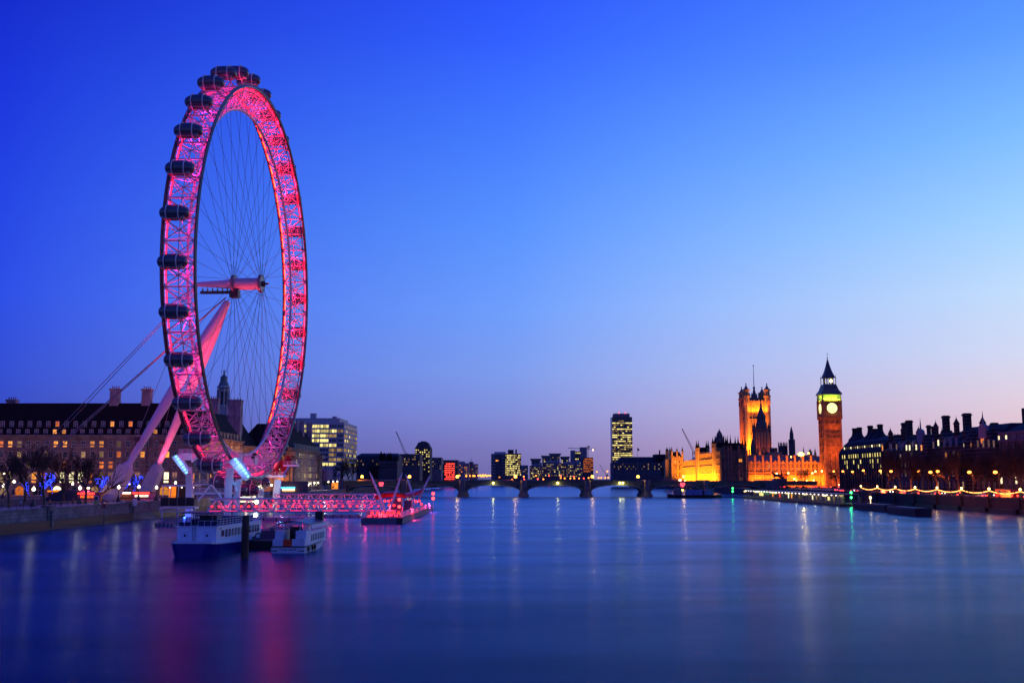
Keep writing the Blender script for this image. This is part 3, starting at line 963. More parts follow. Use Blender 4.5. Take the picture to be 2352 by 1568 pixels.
# booms and floats
for a, c, nm, lb in (((742, 1188), (829, 1190), "mooring_boom", "long grey floating boom joining the floating pier"), ((572, 1195), (700, 1195), "mooring_boom", "grey floating boom in the water behind the moored boats"), ((355, 1209), (402, 1207), "landing_float", "small grey float in the water beside the white bowed boat")):
    p, q = on_water(*a), on_water(c[0], a[1])
    t = thing(nm, lb, "boom" if nm == "mooring_boom" else "float", ((p.x + q.x) / 2, p.y, 0))
    L = (q.x - p.x) / 2
    b = MB(Matrix.Rotation(R(90), 4, "Y")); b.lathe([(.35, -L), (.8, -L + .6), (.8, L - .6), (.35, L)], n=12); b.build("float_tube", mat("float_grey", (.22, .23, .27), .6, ns=.6, na=.2), t)
    b = MB()
    for k in range(5):
        b.box(-L + .5 + k * (2 * L - 1) / 4 - .12, -L + .5 + k * (2 * L - 1) / 4 + .12, -.84, .84, -.1, .86)
    b.build("band", STEEL_D, t)


# ================================================================== boats
def text(name, s, size, m, parent, loc, rot=(R(90), 0, 0), align="CENTER", ext=.01):
    cu = bpy.data.curves.new(name, "FONT"); cu.body = s; cu.size = size; cu.align_x = align; cu.extrude = ext
    cu.materials.append(m)
    tmp = bpy.data.objects.new(name, cu)
    me = bpy.data.meshes.new_from_object(tmp)
    bpy.data.objects.remove(tmp)
    o = link(name, me, parent, loc=loc); o.rotation_euler = rot
    return o


def hull(b, secs, zs_top, zs_bot, m=0, mt=1):
    """secs: (y, half width at deck, half width at water); zs give deck and keel heights"""
    vs = []
    for (y, w, u), zt, zb in zip(secs, zs_top, zs_bot):
        vs += [(-w, y, zt), (-u, y, zb), (u, y, zb), (w, y, zt)]
    fs = []
    for i in range(len(secs) - 1):
        o = i * 4
        for k in range(3):
            fs.append((o + k, o + k + 1, o + 5 + k, o + 4 + k))
    e = (len(secs) - 1) * 4
    b.add(vs, fs + [(3, 2, 1, 0), (e, e + 1, e + 2, e + 3)], m)
    top = [(4 * i, 4 * i + 3, 4 * i + 7, 4 * i + 4) for i in range(len(secs) - 1)]
    b.add(vs, top, mt)


BOATW = mat("boat_white", (.72, .74, .8), .4, ns=.8, na=.08)
NAVY = mat("navy_blue_hull", (.006, .004, .20), .3, ns=.5, na=.15)
NAVYC = mat("navy_canvas", (.008, .012, .09), .7)
q = on_water(452, 1281)
boat = thing("river_boat", "white river cruiser with navy blue hull and open top deck, moored by a timber pile", "boat", (q.x - .75, q.y - .6, 0), R(-2))
S = [(0, 2.1, 1.3), (.4, 2.75, 2.0), (1.3, 3.1, 2.5), (3.2, 3.2, 2.75), (14, 3.05, 2.7), (24, 2.9, 2.6), (27, 2.3, 2.0)]
b = MB(); hull(b, S, [2.0, 1.95, 1.88, 1.8, 1.5, 1.5, 1.6], [-.5] * 7); b.build("hull", [NAVY, BOATW], boat)
b = MB(); hull(b, [(y - .03 if i == 0 else y, w + .04, w + .03) for i, (y, w, u) in enumerate(S)], [2.3, 2.25, 2.15, 2.0, 1.7, 1.7, 1.8], [1.98, 1.93, 1.86, 1.78, 1.48, 1.48, 1.58], 0, 0); b.build("bulwark", BOATW, boat)
b = MB(); b.prism([(-2.75, 2.4), (2.75, 2.4), (2.85, 3.4), (2.85, 25), (-2.85, 25), (-2.85, 3.4)], 1.75, 4.1); b.box(-2.95, 2.95, 2.3, 25.2, 4.1, 4.22)
cabin = b.build("cabin", BOATW, boat)
b = MB(); b.box(2.86, 2.9, 4.3, 5.6, 2.75, 3.6)
for k in range(12):
    y = 6.2 + k * 1.5; b.box(2.86, 2.9, y, y + .95, 2.6, 3.65); b.box(-2.9, -2.86, y, y + .95, 2.6, 3.65)
b.build("cabin_window", GLASS, cabin)
b = MB()
for x in (-2.2, .9):
    b.box(x, x + 1.1, 2.36, 2.4, 1.95, 3.5, 0); b.tube((x + .55, 2.33, 2.95), (x + .55, 2.37, 2.95), .16, n=12, m=1)
b.build("front_door", [mat("door_white", (.62, .64, .7), .45), GLASS], cabin)
b = MB()
for x in (-.55, -.15):
    b.tube((x, 2.2, 1.8), (x, 2.2, 4.2), .04, n=4)
for k in range(8):
    b.tube((-.55, 2.2, 2.0 + k * .28), (-.15, 2.2, 2.0 + k * .28), .03, n=4)
b.build("ladder", STEEL_G, cabin)
b = MB()
railing(b, [(-2.8, 2.5, 4.22), (-2.8, 24.5, 4.22)], .95, 1.5, .035, (.95, .6, .3)); railing(b, [(2.8, 2.5, 4.22), (2.8, 24.5, 4.22)], .95, 1.5, .035, (.95, .6, .3)); railing(b, [(-2.8, 2.5, 4.22), (-.9, 2.5, 4.22)], .75, 1, .035, (.75,)); railing(b, [(.1, 2.5, 4.22), (2.8, 2.5, 4.22)], .75, 1, .035, (.75,))
b.build("top_deck_railing", STEEL_W, boat)
b = MB()
b.box(-2.6, -.95, 2.65, 2.9, 4.25, 4.75); b.box(.15, 2.7, 2.65, 2.9, 4.25, 4.75)
b.build("canvas_dodger", NAVYC, boat)
for k in range(10):
    b = MB(); b.box(-2.3, 2.3, 6.5 + k * 1.7, 7.0 + k * 1.7, 4.22, 5.0); b.build("deck_seat", NAVYC, boat)
b = MB(); b.box(-2.7, 2.0, 3.2, 8.5, 5.95, 6.1)
for x in (-2.5, -.6, 1.8):
    for y in (3.4, 8.2):
        b.tube((x, y, 4.2), (x, y, 5.95), .05, n=5)
b.box(-.9, 1.6, 6.0, 8.2, 4.22, 5.6, 1)
b.build("wheelhouse_awning", [mat("grey_awning", (.10, .11, .15), .6), GLASS], boat)
text("lettering", "ABDO", .3, STEEL_D, boat, (2.95, 3.9, 3.75), (R(90), 0, R(90)))
lamp("POINT", "deck_lamp", boat, (-4.5, 30, 2.6), 120, (.06, .12, 1), .2)

q = on_water(661, 1270)
boat2 = thing("river_boat", "white trip boat seen from its stern with an orange square on the transom", "boat", (q.x, q.y, 0), R(-1))
S = [(0, 2.5, 2.35), (1, 2.55, 2.4), (10, 2.5, 2.4), (17, 2.0, 1.6), (21, .4, .2)]
b = MB(); hull(b, S, [.95, .95, 1.0, 1.3, 1.6], [-.4] * 5); b.build("hull", [BOATW, STEEL_G], boat2)
b = MB(); b.path([(-2.55, -.08, .95), (2.5, -.08, .95), (2.62, 1, .95), (2.57, 10, 1.0), (2.05, 17, 1.3)], .09, 6); b.build("rubbing_strake", IRON, boat2)
b = MB(); b.box(-2.3, -.75, .1, .4, .95, 2.05); b.box(.55, 2.0, .1, .4, .95, 2.05); b.box(-2.05, -.95, .4, 3.4, 2.05, 3.2); b.box(1.55, 2.45, .9, 4.2, .98, 3.2); b.box(1.0, 1.6, .4, 3.4, 2.05, 3.2); b.box(2.05, 2.4, .2, .9, .98, 2.05)
b.build("stern_locker", BOATW, boat2)
b = MB(); b.box(-.72, .52, .04, .36, .97, 1.95); b.build("orange_panel", mat("orange_red_panel", (.95, .06, .006), .5), boat2)
b = MB(); b.box(-2.35, -2.25, 4, 16, .98, 2.9); b.box(2.28, 2.4, 4.2, 16, .98, 3.0); b.box(-.9, .95, 5, 5.2, .98, 3.6, 1)
for k in range(8):
    b.box(2.4, 2.44, 4.6 + k * 1.3, 5.4 + k * 1.3, 1.5, 2.5, 1)
b.box(2.28, 2.4, 5, 17, 3.3, 3.9)
b.build("cabin_side", [BOATW, GLASS], boat2)
N = 8
b = MB(); pts = [(-2.3 + 4.7 * i / N, 4.1 + .5 * math.sin(math.pi * i / N)) for i in range(N + 1)]
b.slab(pts + [(x, z - .12) for x, z in pts[::-1]], 2.2, 14.5); b.build("canopy_roof", mat("navy_vinyl", (.03, .035, .09), .35), boat2)
b = MB()
for x in (-2.2, -1.2, 1.2, 2.3):
    for y in (2.4, 8, 14):
        b.tube((x, y, .98), (x, y, 4.2), .05, n=5)
b.build("canopy_post", STEEL_W, boat2)
b = MB(); b.box(.9, 2.1, 14.6, 15.8, 3.4, 5.6); b.build("funnel", IRON, boat2)
for x, y in ((2.7, 1.6), (2.7, 4.5), (2.65, 6.5)):
    b = MB(Matrix.Translation((x, y, .55)) @ Matrix.Rotation(R(90), 4, "Y")); b.path([(.33 * math.cos(2 * math.pi * i / 12), .33 * math.sin(2 * math.pi * i / 12), 0) for i in range(12)], .13, 6, closed=True); b.build("tyre_fender", IRON, boat2)
text("lettering", "CHAS WHYTE", .36, IRON, boat2, (.1, -.02, .38))
b = MB(); b.box(-2.4, -1.55, -.06, 0, .3, .42); b.box(1.55, 2.45, -.06, 0, .3, .42); b.build("stern_slot", IRON, boat2)

q = on_water(575, 1262)
t = thing("work_barge", "low dark barge moored between the two white boats", "barge", (q.x, q.y, 0))
b = MB(); hull(b, [(0, 3.3, 2.9), (3, 3.7, 3.3), (26, 3.7, 3.3), (29, 3.2, 2.6)], [1.35, 1.3, 1.3, 1.4], [-.5] * 4); b.build("hull", [mat("black_barge_steel", (.02, .018, .02), .55, ns=.5, na=.4), mat("rusty_deck", (.09, .03, .03), .8, ns=.6, na=.4)], t)
b = MB(); b.hip(-1.9, 3.1, 6, 24, 1.3, 2.5, .6, 2); b.build("hatch_cover", mat("maroon_hatch", (.10, .03, .045), .7, ns=.5, na=.3), t)
b = MB(); b.box(-2.6, .1, 2.2, 2.7, 1.35, 1.9); b.path([(.6 + .45 * math.cos(2 * math.pi * i / 14), 2.3, 1.95 + .45 * math.sin(2 * math.pi * i / 14)) for i in range(14)], .12, 6, closed=True); b.box(.9, 1.5, 9, 9.5, 2.4, 2.9); b.build("deck_gear", mat("grey_deck_gear", (.16, .14, .16), .6), t)

q = on_water(566, 1281)
b = MB(Matrix.Translation((q.x, q.y - 1, 0)))
b.lathe([(.52, -3), (.54, .3), (.50, 3), (.47, 5.75), (.40, 5.82)], n=18)
o = b.build("mooring_pile", mat("rusty_timber", (.075, .035, .025), .85, ns=2.2, na=.6, bump=.4, stretch=(1, 1, .2)))
tagged(o, "tall rusty brown mooring pile standing in the water in front of the boats", "pile")


# ================================================================== long stone hall on the south bank
def FR(x, y, z, rz):
    return Matrix.Translation((x, y, z)) @ Matrix.Rotation(rz, 4, "Z")


hall = thing("riverside_hall", "long dark stone hall with steep black roof, dormer rows and tall chimneys behind the wheel", "building", (-116, 381, 4.5))
hd = Vector((-116, 381, 4.5))


def hxz(px, py, Y):
    return at(px, py, Y) - hd


E0 = 21.8
b = MB()
b.box(-110, 0, 0, 24, 0, E0); b.box(-24, 0, 24, 70, 0, E0)
cres = [(-24, 70), (0, 70), (-9.5, 78), (-15, 94), (-15, 122), (-9.5, 144), (0, 157), (-26, 157)]
b.prism(cres, 0, E0); b.box(-26, 2, 157, 241, 0, E0)
b.box(-27.5, -16.5, -.9, 0, 0, E0)
wall = b.build("wall", masonry("hall_stone", (.25, .19, .19), (.12, .09, .09), 1.6, .5), hall)
b = MB()
for z, p in ((E0 - .9, .7), (E0 - .2, 1.1), (E0 - 3.6, .3), (5.6, .35), (11.2, .25)):
    b.box(-110, p, -p, -.01, z, z + .5); b.box(.01, p, -p, 70, z, z + .5); b.box(2.01, 2 + p, 156, 241, z, z + .5)
    pts = cres[1:7]
    for (ax, ay), (bx, by) in zip(pts, pts[1:]):
        d = Vector((bx - ax, by - ay, 0)); n = Vector((d.y, -d.x, 0)).normalized() * p
        b.prism([(ax, ay), (bx, by), (bx + n.x, by + n.y), (ax + n.x, ay + n.y)], z + .004, z + .504)
b.build("cornice", STONE_PALE, hall)
b = MB()
for y in (157.5, 163, 235, 240):
    b.lathe([(1.1, 0), (1.1, .8), (.8, 1.2), (.72, 15), (1.1, 15.6), (1.1, 16.4)], (3.2, y, 1.6), 10)
b.box(2, 5, 156, 165, 0, 1.6); b.box(2, 5, 156, 165, 18, 20); b.box(2, 5, 233, 241, 0, 1.6); b.box(2, 5, 233, 241, 18, 20)
for (ax, ay), (bx, by) in zip(cres[2:6], cres[3:7]):
    for k in range(3):
        u = (k + .5) / 3; b.lathe([(.9, 6), (.75, 6.5), (.7, 17), (1, 17.6)], (ax + (bx - ax) * u + .9, ay + (by - ay) * u, 0), 8)
b.build("colonnade", STONE_PALE, hall)
b = MB()
zr = zat(927, 393) - 4.5
b.hip(-110, .3, .2, 24, E0 + .35, zr, 3, 8.5)
b.hip(-24, .3, 24.3, 70, E0 + .35, zr - 1, 8, 3)
b.hip(-40, -14.5, 66, 158, E0 + .35, zr + 2.5, 8, 10)
b.hip(-26, 2.3, 157, 241, E0 + .35, zr + .5, 9, 8)
roof = b.build("roof", ROOF, hall)
# chimneys
BRICKP = masonry("grey_chimney_brick", (.46, .36, .38), (.28, .22, .23), .5, .2, .15)
for (xa, xb, ytop, ybot, Y) in ((253, 273, 889, 956, 389), (326, 346, 890, 956, 389), (481, 501, 912, 975, 440), (524, 553, 915, 992, 470), (672, 684, 966, 1010, 590), (686, 698, 966, 1012, 600), (704, 716, 971, 1014, 615), (15, 35, 914, 930, 395)):
    a, c = hxz(xa, ytop, Y), hxz(xb, ytop, Y); zb = hxz(xa, ybot, Y).z
    b = MB(); w = c.x - a.x
    b.box(a.x, c.x, a.y, a.y + w * .8, zb - 2, a.z - .6); b.box(a.x - .3, c.x + .3, a.y - .3, a.y + w * .8 + .3, a.z - 1.1, a.z - .45)
    zm = zb + (a.z - zb) * .5; b.box(a.x - .22, c.x + .22, a.y - .22, a.y + w * .8 + .22, zm, zm + .35)
    for k in range(4):
        b.tube((a.x + w * (k + .5) / 4, a.y + w * .4, a.z - .5), (a.x + w * (k + .5) / 4, a.y + w * .4, a.z + .5), .22, n=6)
    b.build("chimney", BRICKP, roof)
# cupola
tz = lambda py: zat(py, 535, 506) - 4.5
cx, cy = xat(506, 535) + 116, 535 - 381
b = MB()
b.box(cx - 3.2, cx + 3.2, cy - 3.2, cy + 3.2, zr - 4, tz(935)); b.lathe([(3.9, tz(936)), (3.9, tz(932)), (2.3, tz(931)), (2.1, tz(893)), (3.3, tz(891)), (3.4, tz(888)), (2.8, tz(886))], (cx, cy, 0), 8, rot=R(22.5), smooth=False)
for k in range(8):
    a = R(45 * k + 22.5); b.lathe([(.42, tz(931)), (.36, tz(893))], (cx + 2.9 * math.cos(a), cy + 2.9 * math.sin(a), 0), 6)
cup = b.build("cupola", mat("cupola_stone", (.40, .47, .42), .7, ns=1, na=.25), hall)
b = MB(); b.lathe([(2.8, tz(886)), (2.4, tz(880)), (1.8, tz(876)), (1.7, tz(868)), (2.0, tz(867)), (1.1, tz(863)), (.5, tz(860)), (.35, tz(854)), (.05, tz(847))], (cx, cy, 0), 8, smooth=False); b.box(cx - 1.3, cx + 1.3, cy - .1, cy + .1, tz(853), tz(852)); b.build("copper_dome", COPPER, cup)
b = MB()
for k in range(8):
    a = R(45 * k); b.M = FR(cx, cy, (tz(931) + tz(897)) / 2, a + R(90)); b.box(-.6, .6, -2.2, -2.0, -3.4, 3.2)
b.build("louvre", STEEL_D, cup)
# dormers and windows of the garden front: 3.3 m apart
sp = hxz(35, 1000, 381).x - hxz(14.1, 1000, 381).x
dorm_lit = {0: {6: W_ORNG, 12: W_WARM, 14: W_ORNG}, 1: {6: W_WARM, 7: W_WARM, 17: W_WARM}}
WHITED = mat("dormer_white", (.40, .38, .42), .6, ns=1, na=.15)
specs = []
for r, (py, yo) in enumerate(((973, 3.4), (991.5, 1.5))):
    for k in range(-1, 22):
        px = 9 + 20.95 * k + (0 if r == 0 else -6)
        if px > 425:
            continue
        c = hxz(px, py, 381 + yo)
        b = MB(Matrix.Translation((c.x, c.y, c.z)))
        if k == -1 and r == 0:
            b.box(-1.15, 1.15, -.9, 4, -1.45, 1.2); b.box(-1.4, 1.4, -1.1, 4, 1.2, 1.5); b.slab([(-1.4, 1.5), (1.4, 1.5), (0, 2.1)], -1.1, 4)
            dm = b.mesh("dormer", WHITED)
        o = link("dormer", dm, roof, loc=c)
        pane = dorm_lit[r].get(k, GLASS_B)
        link("window", win_mesh(1.25, 1.9, pane, FRAME), o, loc=(0, -.93, -.2))
rows = ((1019.5, 1.45, 2.0, {0: W_ORNG, 1: W_WARM, 6: W_WARM, 7: W_WARM, 10: W_WARM, 11: W_WARM, 13: W_DIM, 2: W_DIM, 18: W_DIM}),
        (1043.5, 1.4, 2.0, {5: W_DIM, 9: W_DIM, 11: W_DIM, 13: W_ORNG, 15.6: W_WARM, 18.2: W_WARM, 2: W_DIM}),
        (1067.5, 1.4, 2.3, {7: W_ORNG, 11: W_ORNG, 12: W_ORNG, 3: W_DIM}),
        (1096, 1.7, 3.7, {0: W_DIM, 1: W_DIM, 3.6: W_WARM, 4.6: W_ORNG, 6.7: W_PALE, 7.7: W_PALE, 8.7: W_PALE, 9.7: W_ORNG, 11: W_DIM, 14: W_ORNG, 18.1: W_PALE}))
front = []
for py, w, h, lit in rows:
    used = set(round(q) for q in lit)
    allk = sorted(list(lit) + [k for k in range(0, 20) if k not in used])
    for k in allk:
        c = hxz(3 + 20.95 * k, py, 381)
        if c.x > -2:
            continue
        yy = -.95 if -27.5 < c.x < -16.5 else -.05
        front.append((c.x, yy, c.z, 0, w, h, lit.get(k, GLASS)))
arch = []
for px, m in ((11, W_DIM), (45, W_ORNG), (88, GLASS), (131, W_PALE), (175, GLASS), (219, W_DIM), (262, GLASS), (348, W_PALE), (377, W_WARM)):
    c = hxz(px, 1126, 381); arch.append((c.x, -.05, c.z, 0, 3.0, 3.2, m, True))
windows(hall, front + arch, FRAME)
side = []
for i in range(19):
    y = 2 + i * 3.6
    for z, h in ((18.6, 2), (14.5, 2), (10.5, 2.3), (6.6, 3.2)):
        side.append((0.05, y, z, R(90), 1.4, h, rnd.choice([GLASS, GLASS, GLASS, GLASS, W_DIM, W_WARM])))
pts = cres[2:7]
for (ax, ay), (bx, by) in zip(pts, pts[1:]):
    d = Vector((bx - ax, by - ay)); rz = math.atan2(d.y, d.x)
    for k in range(3):
        u = (k + .5) / 3
        for z, h in ((18.6, 2), (14, 3), (8.6, 4)):
            side.append((ax + d.x * u, ay + d.y * u, z, rz, 1.3, h, rnd.choice([GLASS, GLASS, W_DIM, W_WARM])))
far = []
for i in range(18):
    y = 166 + i * 3.9
    for z, h in ((18.8, 1.7), (15.2, 2), (11.6, 2), (8, 2.2), (3.5, 2.6)):
        far.append((2.05, y, z, R(90), 1.5, h, W_PALE if z == 3.5 and i % 2 else rnd.choice([GLASS_B, W_DIM, W_DIM, W_YELL, GLASS_B])))
for i in range(7):
    for z, h in ((18, 2), (13.5, 3), (8.5, 2.5)):
        far.append((-2 - i * 3.4, 156.95, z, 0, 1.4, h, rnd.choice([GLASS, W_DIM, W_WARM])))
windows(hall, side + far, FRAME, name="side_window")
b = MB()
for i in range(15):
    y = 166 + i * 4.6; b = MB(); b.box(-.5, 2.9, y, y + 1.7, E0 + .4, E0 + 2.8); b.build("dormer", COPPER, roof)
    if i < 13:
        b = MB(); b.box(-2, .8, 3 + i * 5, 4.6 + i * 5, E0 + .5, E0 + 2.9); b.build("dormer", COPPER, roof)
b = MB()
for x in (-3, -8, -30, -60):
    b.tube((x, -.6, E0 - 2), (x, -.6, E0 + 7 if x > -20 else E0), .07, n=4)
b.build("drainpipe", STEEL_D, hall)
for loc, tg, pw, size in (((3.5, 40, E0 - 5), (0, 40, E0 - .5), 2600, (60, .6)), ((-6, 110, 7), (-15, 112, E0), 5200, (40, 1)), ((2.0, 140, 4), (-7, 150, 17), 3600, (12, 1)), ((-4, 152, 5), (-6, 157, 18), 1600, (10, 1))):
    lamp("AREA", "cornice_floodlight", hall, loc, pw, (1, .30, .03), size=size, target=tg)
lamp("POINT", "forecourt_light", hall, (14, 195, 6), 3000, (1, .7, .4), .4)
lamp("AREA", "added_front_wash", hall, (-55, -26, 8), 3200, (1, .42, .28), size=(90, 2), target=(-55, 0, 12))  # added wash to warm the garden front, no fixture of its own


# ================================================================== slab and block buildings
def block(name, label, cat, xa, xb, pytop, Y, depth, wallm, grid=None, base=4.2, group=None, frame=None, limit=100):
    """box building whose front spans picture columns xa..xb at depth Y; grid = (first row py, row step px, rows, columns, pane w share, pane h share, chooser)"""
    x0, x1 = xat(xa, Y), xat(xb, Y); z1 = zat(pytop, Y, (xa + xb) / 2)
    t = thing(name, label, cat, ((x0 + x1) / 2, Y, base), 0, group)
    w = (x1 - x0) / 2; h = z1 - base
    b = MB(); b.box(-w, w, 0, depth, 0, h); b.build("wall", wallm, t)
    if grid:
        py0, st, nr, nc, ws, hs, ch = grid
        sp = []
        s = Y / 2418
        for r in range(nr):
            z = zat(py0 + st * r, Y) - base
            for c in range(nc):
                m = ch(r, c)
                if m:
                    sp.append((-w + 2 * w * (c + .5) / nc, -.04, z, 0, 2 * w / nc * ws, st * s * hs, m))
        sp.sort(key=lambda q: 0 if q[6] not in (GLASS, GLASS_B) else 1)
        windows(t, sp, frame, limit)
    return t, w, h


def scatter(p, *ms):
    return lambda r, c: (rnd.choice(ms) if rnd.random() < p else GLASS)


HOSPW = mat("pale_office_cladding", (.42, .42, .43), .6, ns=.3, na=.1)
Y = 735
hl, w, h = block("office_block", "pale ten storey office slab with bright yellow windows left of the bridge", "building", 640, 788, 969, Y, 62, HOSPW, None)
lit = {0: (1, 2, 3), 1: (1, 2, 3, 4), 2: (1, 2, 3), 3: (1, 2, 3), 4: (3, 4), 5: (), 6: (), 7: (), 8: (3, 4)}
specs = []
px_rows = [978.5 + 10.9 * r for r in range(9)]
cols = [(694, 712), (714.5, 731), (732, 751.5), (753.5, 772.5), (774, 790)]
rx, ry = (xat(640, Y) + xat(788, Y)) / 2, Y
for r, py in enumerate(px_rows):
    z = zat(py, Y) - 4.2
    for c, (xa, xb) in enumerate(((672, 690), (692, 711), (713, 731.5), (733, 752.5), (754, 771), (772.5, 786))):
        x = (xat(xa, Y) + xat(xb, Y)) / 2 - rx; ww = xat(xb, Y) - xat(xa, Y)
        m = W_YELL if c in lit[r] else (W_DIM if rnd.random() < .35 else GLASS_B)
        for k in range(3):
            specs.append((x + ww * (k - 1) / 3, -.04, z, 0, ww / 3 - .25, 2.05, m))
    for k in range(18):
        specs.append((w + .04, 2.5 + k * 3.3, z, R(90), 2.6, 1.8, W_YELL if rnd.random() < .08 else (W_DIM if rnd.random() < .3 else GLASS_B)))
specs.sort(key=lambda q: 0 if q[6] is W_YELL else 1)
windows(hl, specs, None)
b = MB(); b.box(-w, w - 3.5, 1.5, 40, h, h + 2.9); b.box(w - 9, w - 6, 3, 6, h + 2.9, h + 4.2); b.box(-w + 20, -w + 24, 5, 9, h + 2.9, h + 6.5)
for k in range(9):
    z = zat(px_rows[k], Y) - 4.2 - 1.5; b.box(-w, w + .25, -.3, -.02, z - .5, z); b.box(w + .02, w + .3, -.3, 62, z - .5, z)
b.build("roof_plant", HOSPW, hl)
b = MB()
for k in range(7):
    x = -w + 8 + k * 6; b.box(x, x + 1.2, -.5, -.02, 0, 16)
b.box(-w, w, -.3, -.03, 8, 8.6); b.build("ground_columns", CONC, hl)

TOWERD = mat("dark_tower_brick", (.05, .04, .045), .8, ns=.4, na=.3)
BLK1 = mat("dusk_grey_block", (.13, .13, .15), .8, ns=.2, na=.25)
BLK2 = mat("dusk_brown_block", (.09, .075, .08), .8, ns=.2, na=.3)
BLK3 = mat("pale_flats_cladding", (.30, .29, .32), .7, ns=.2, na=.15)
t, w, h = block("old_hospital", "long low dark blue roofed ward block beside the lone bridge crane", "building", 818, 915, 1047, 860, 30, mat("dark_ward_brick", (.035, .035, .06), .8, ns=.3, na=.3), (1058, 8, 2, 22, .4, .5, lambda r, c: W_DIM if rnd.random() < .2 else GLASS))
b = MB(); b.hip(-w, w, 0, 30, h, h + 2.5, 2, 12); b.build("roof", ROOF_BLUE, t)
t, w, h = block("turreted_ward", "dark ward with a row of small pointed turrets beside the low blue roofed block", "building", 868, 912, 1058, 850, 16, mat("ward_brick_brown", (.07, .06, .075), .8, ns=.4, na=.3), (1066, 7, 2, 12, .45, .5, lambda r, c: GLASS))
for i, (px, tip) in enumerate(((873, 1034), (880, 1037), (890, 1038), (895, 1037), (906, 1045))):
    x = xat(px, 850) - (xat(868, 850) + xat(912, 850)) / 2; zt = zat(tip, 850) - 4.2
    b = MB(); b.lathe([(1.1, h), (1.1, zt - 4.5), (1.7, zt - 4.3), (.4, zt - 1.2), (.05, zt)], (x, 4, 0), 8); b.build("turret", ROOF, t)
t, w, h = block("grey_block", "flat dark office block beside the tall mansard topped tower", "building", 917, 964, 1042, 980, 30, BLK2, (1048, 6, 4, 10, .6, .5, lambda r, c: rnd.choice([GLASS, GLASS_B, W_DIM, W_RED if c == 3 and r > 1 else GLASS])))
t, w, h = block("mansard_tower", "dark brick tower with tapering flat topped roof and scattered lit windows", "tower block", 952.5, 987, 1027, 1050, 30, TOWERD, (1033, 4.9, 11, 7, .5, .5, lambda r, c: (W_YELL if rnd.random() < (.75 if r < 3 else .42) else GLASS)))
b = MB(); zt = zat(1012.5, 1050) - 4.2
b.hip(-w + .4, w - .4, .4, 29.6, h, zt - 1, 2.6, 3); b.box(-w + 5, w - 5, 5, 25, zt - 1, zt); b.build("roof", TOWERD, t)
t, w, h = block("riverside_office", "dark low office with faint windows right of the mansard tower", "building", 988, 1013, 1050, 1150, 30, BLK1, (1055, 5, 5, 6, .6, .5, scatter(.2, W_DIM)))
t, w, h = block("red_lit_block", "block covered in strings of red lamps on the south bank", "building", 1021, 1044, 1061, 1300, 30, mat("red_lit_scaffold", (.12, .05, .05), .8, ns=.5, na=.4))
b = MB()
for r in range(9):
    for c in range(7):
        if rnd.random() < .85:
            b.sphere((-w + 2 * w * (c + .5) / 7, -.5, h - 2 - r * (h - 3) / 9), .62, n=6, k=4)
b.build("red_lamps", glow("red_facade_lamp", (1, .05, .03), 5), t, kind="stuff")
lamp("AREA", "facade_light", t, (0, -7, h * .6), 500, (1, .04, .02), size=(10, 14), target=(0, 0, h * .5))
t, w, h = block("brown_block", "dark block standing behind the red lit one", "building", 1010, 1051, 1056, 1330, 30, BLK2, (1062, 5, 5, 9, .5, .5, scatter(.12, W_DIM, W_RED)))
t, w, h = block("terrace_block", "pale stepped river block with banded windows above the orange lamps", "building", 1051, 1077, 1063, 1380, 25, BLK3, (1068, 5, 5, 7, .75, .45, scatter(.3, W_DIM, W_ORNG)))
b = MB(); b.box(-w, w * .2, 2, 20, h, h + 2.2); b.build("roof_plant", BLK3, t)
t, w, h = block("stair_block", "narrow grey block with a roof mast beside the pale stepped one", "building", 1077, 1086, 1060, 1400, 25, BLK1, (1067, 5, 4, 3, .6, .5, scatter(.2, W_DIM)))
b = MB(); b.tube((0, 8, h), (0, 8, h + 5), .3, n=5); b.build("mast", STEEL_G, t)
t, w, h = block("end_block", "plain grey block at the river bend, last of the low row", "building", 1086, 1097, 1065, 1420, 25, BLK3, (1070, 5, 5, 4, .6, .5, scatter(.25, W_DIM)))
t, w, h = block("banded_block", "dark glass block with white balcony bands beside the bright lit one", "building", 1128, 1163, 1043, 1650, 30, mat("dark_flats_glass", (.06, .065, .09), .5, ns=.2, na=.3), None)
b = MB()
for r in range(9):
    z = h - 1 - r * (h / 9.5); b.box(-w - .3, -w * .45, -1.6, -.02, z - 1.3, z); b.box(w * .45, w + .3, -1.6, -.02, z - 1.3, z)
b.box(-w, w, -1.0, 28, h, h + 1.2); b.box(-w * .6, w * .9, 3, 24, h + 1.2, h + 4); b.build("balcony_band", HOSPW, t)
windows(t, [(w * q, -.04, h * z, 0, 2.6, 2.0, W_WARM) for q, z in ((-.28, .78), (-.12, .78), (.1, .2))])
t, w, h = block("lit_office", "bright office block full of yellow windows with two roof stacks", "building", 1160.5, 1197, 1041, 1630, 30, BLK2, (1045.5, 4.9, 10, 11, .66, .62, lambda r, c: (W_YELL if rnd.random() < (.85 if c < 7 else .5) else (W_DIM if rnd.random() < .5 else GLASS))))
b = MB(); b.box(-w + 4, -w + 13, 6, 18, h, h + 6); b.box(w - 9, w - 6.5, 6, 9, h, h + 6.5); b.build("roof_stack", TOWERD, t)
t, w, h = block("pale_low_block", "small pale flat roofed block left of the flared towers", "building", 1197, 1213, 1068, 1750, 25, BLK3, (1073, 4.5, 4, 5, .6, .5, scatter(.2, W_DIM)))
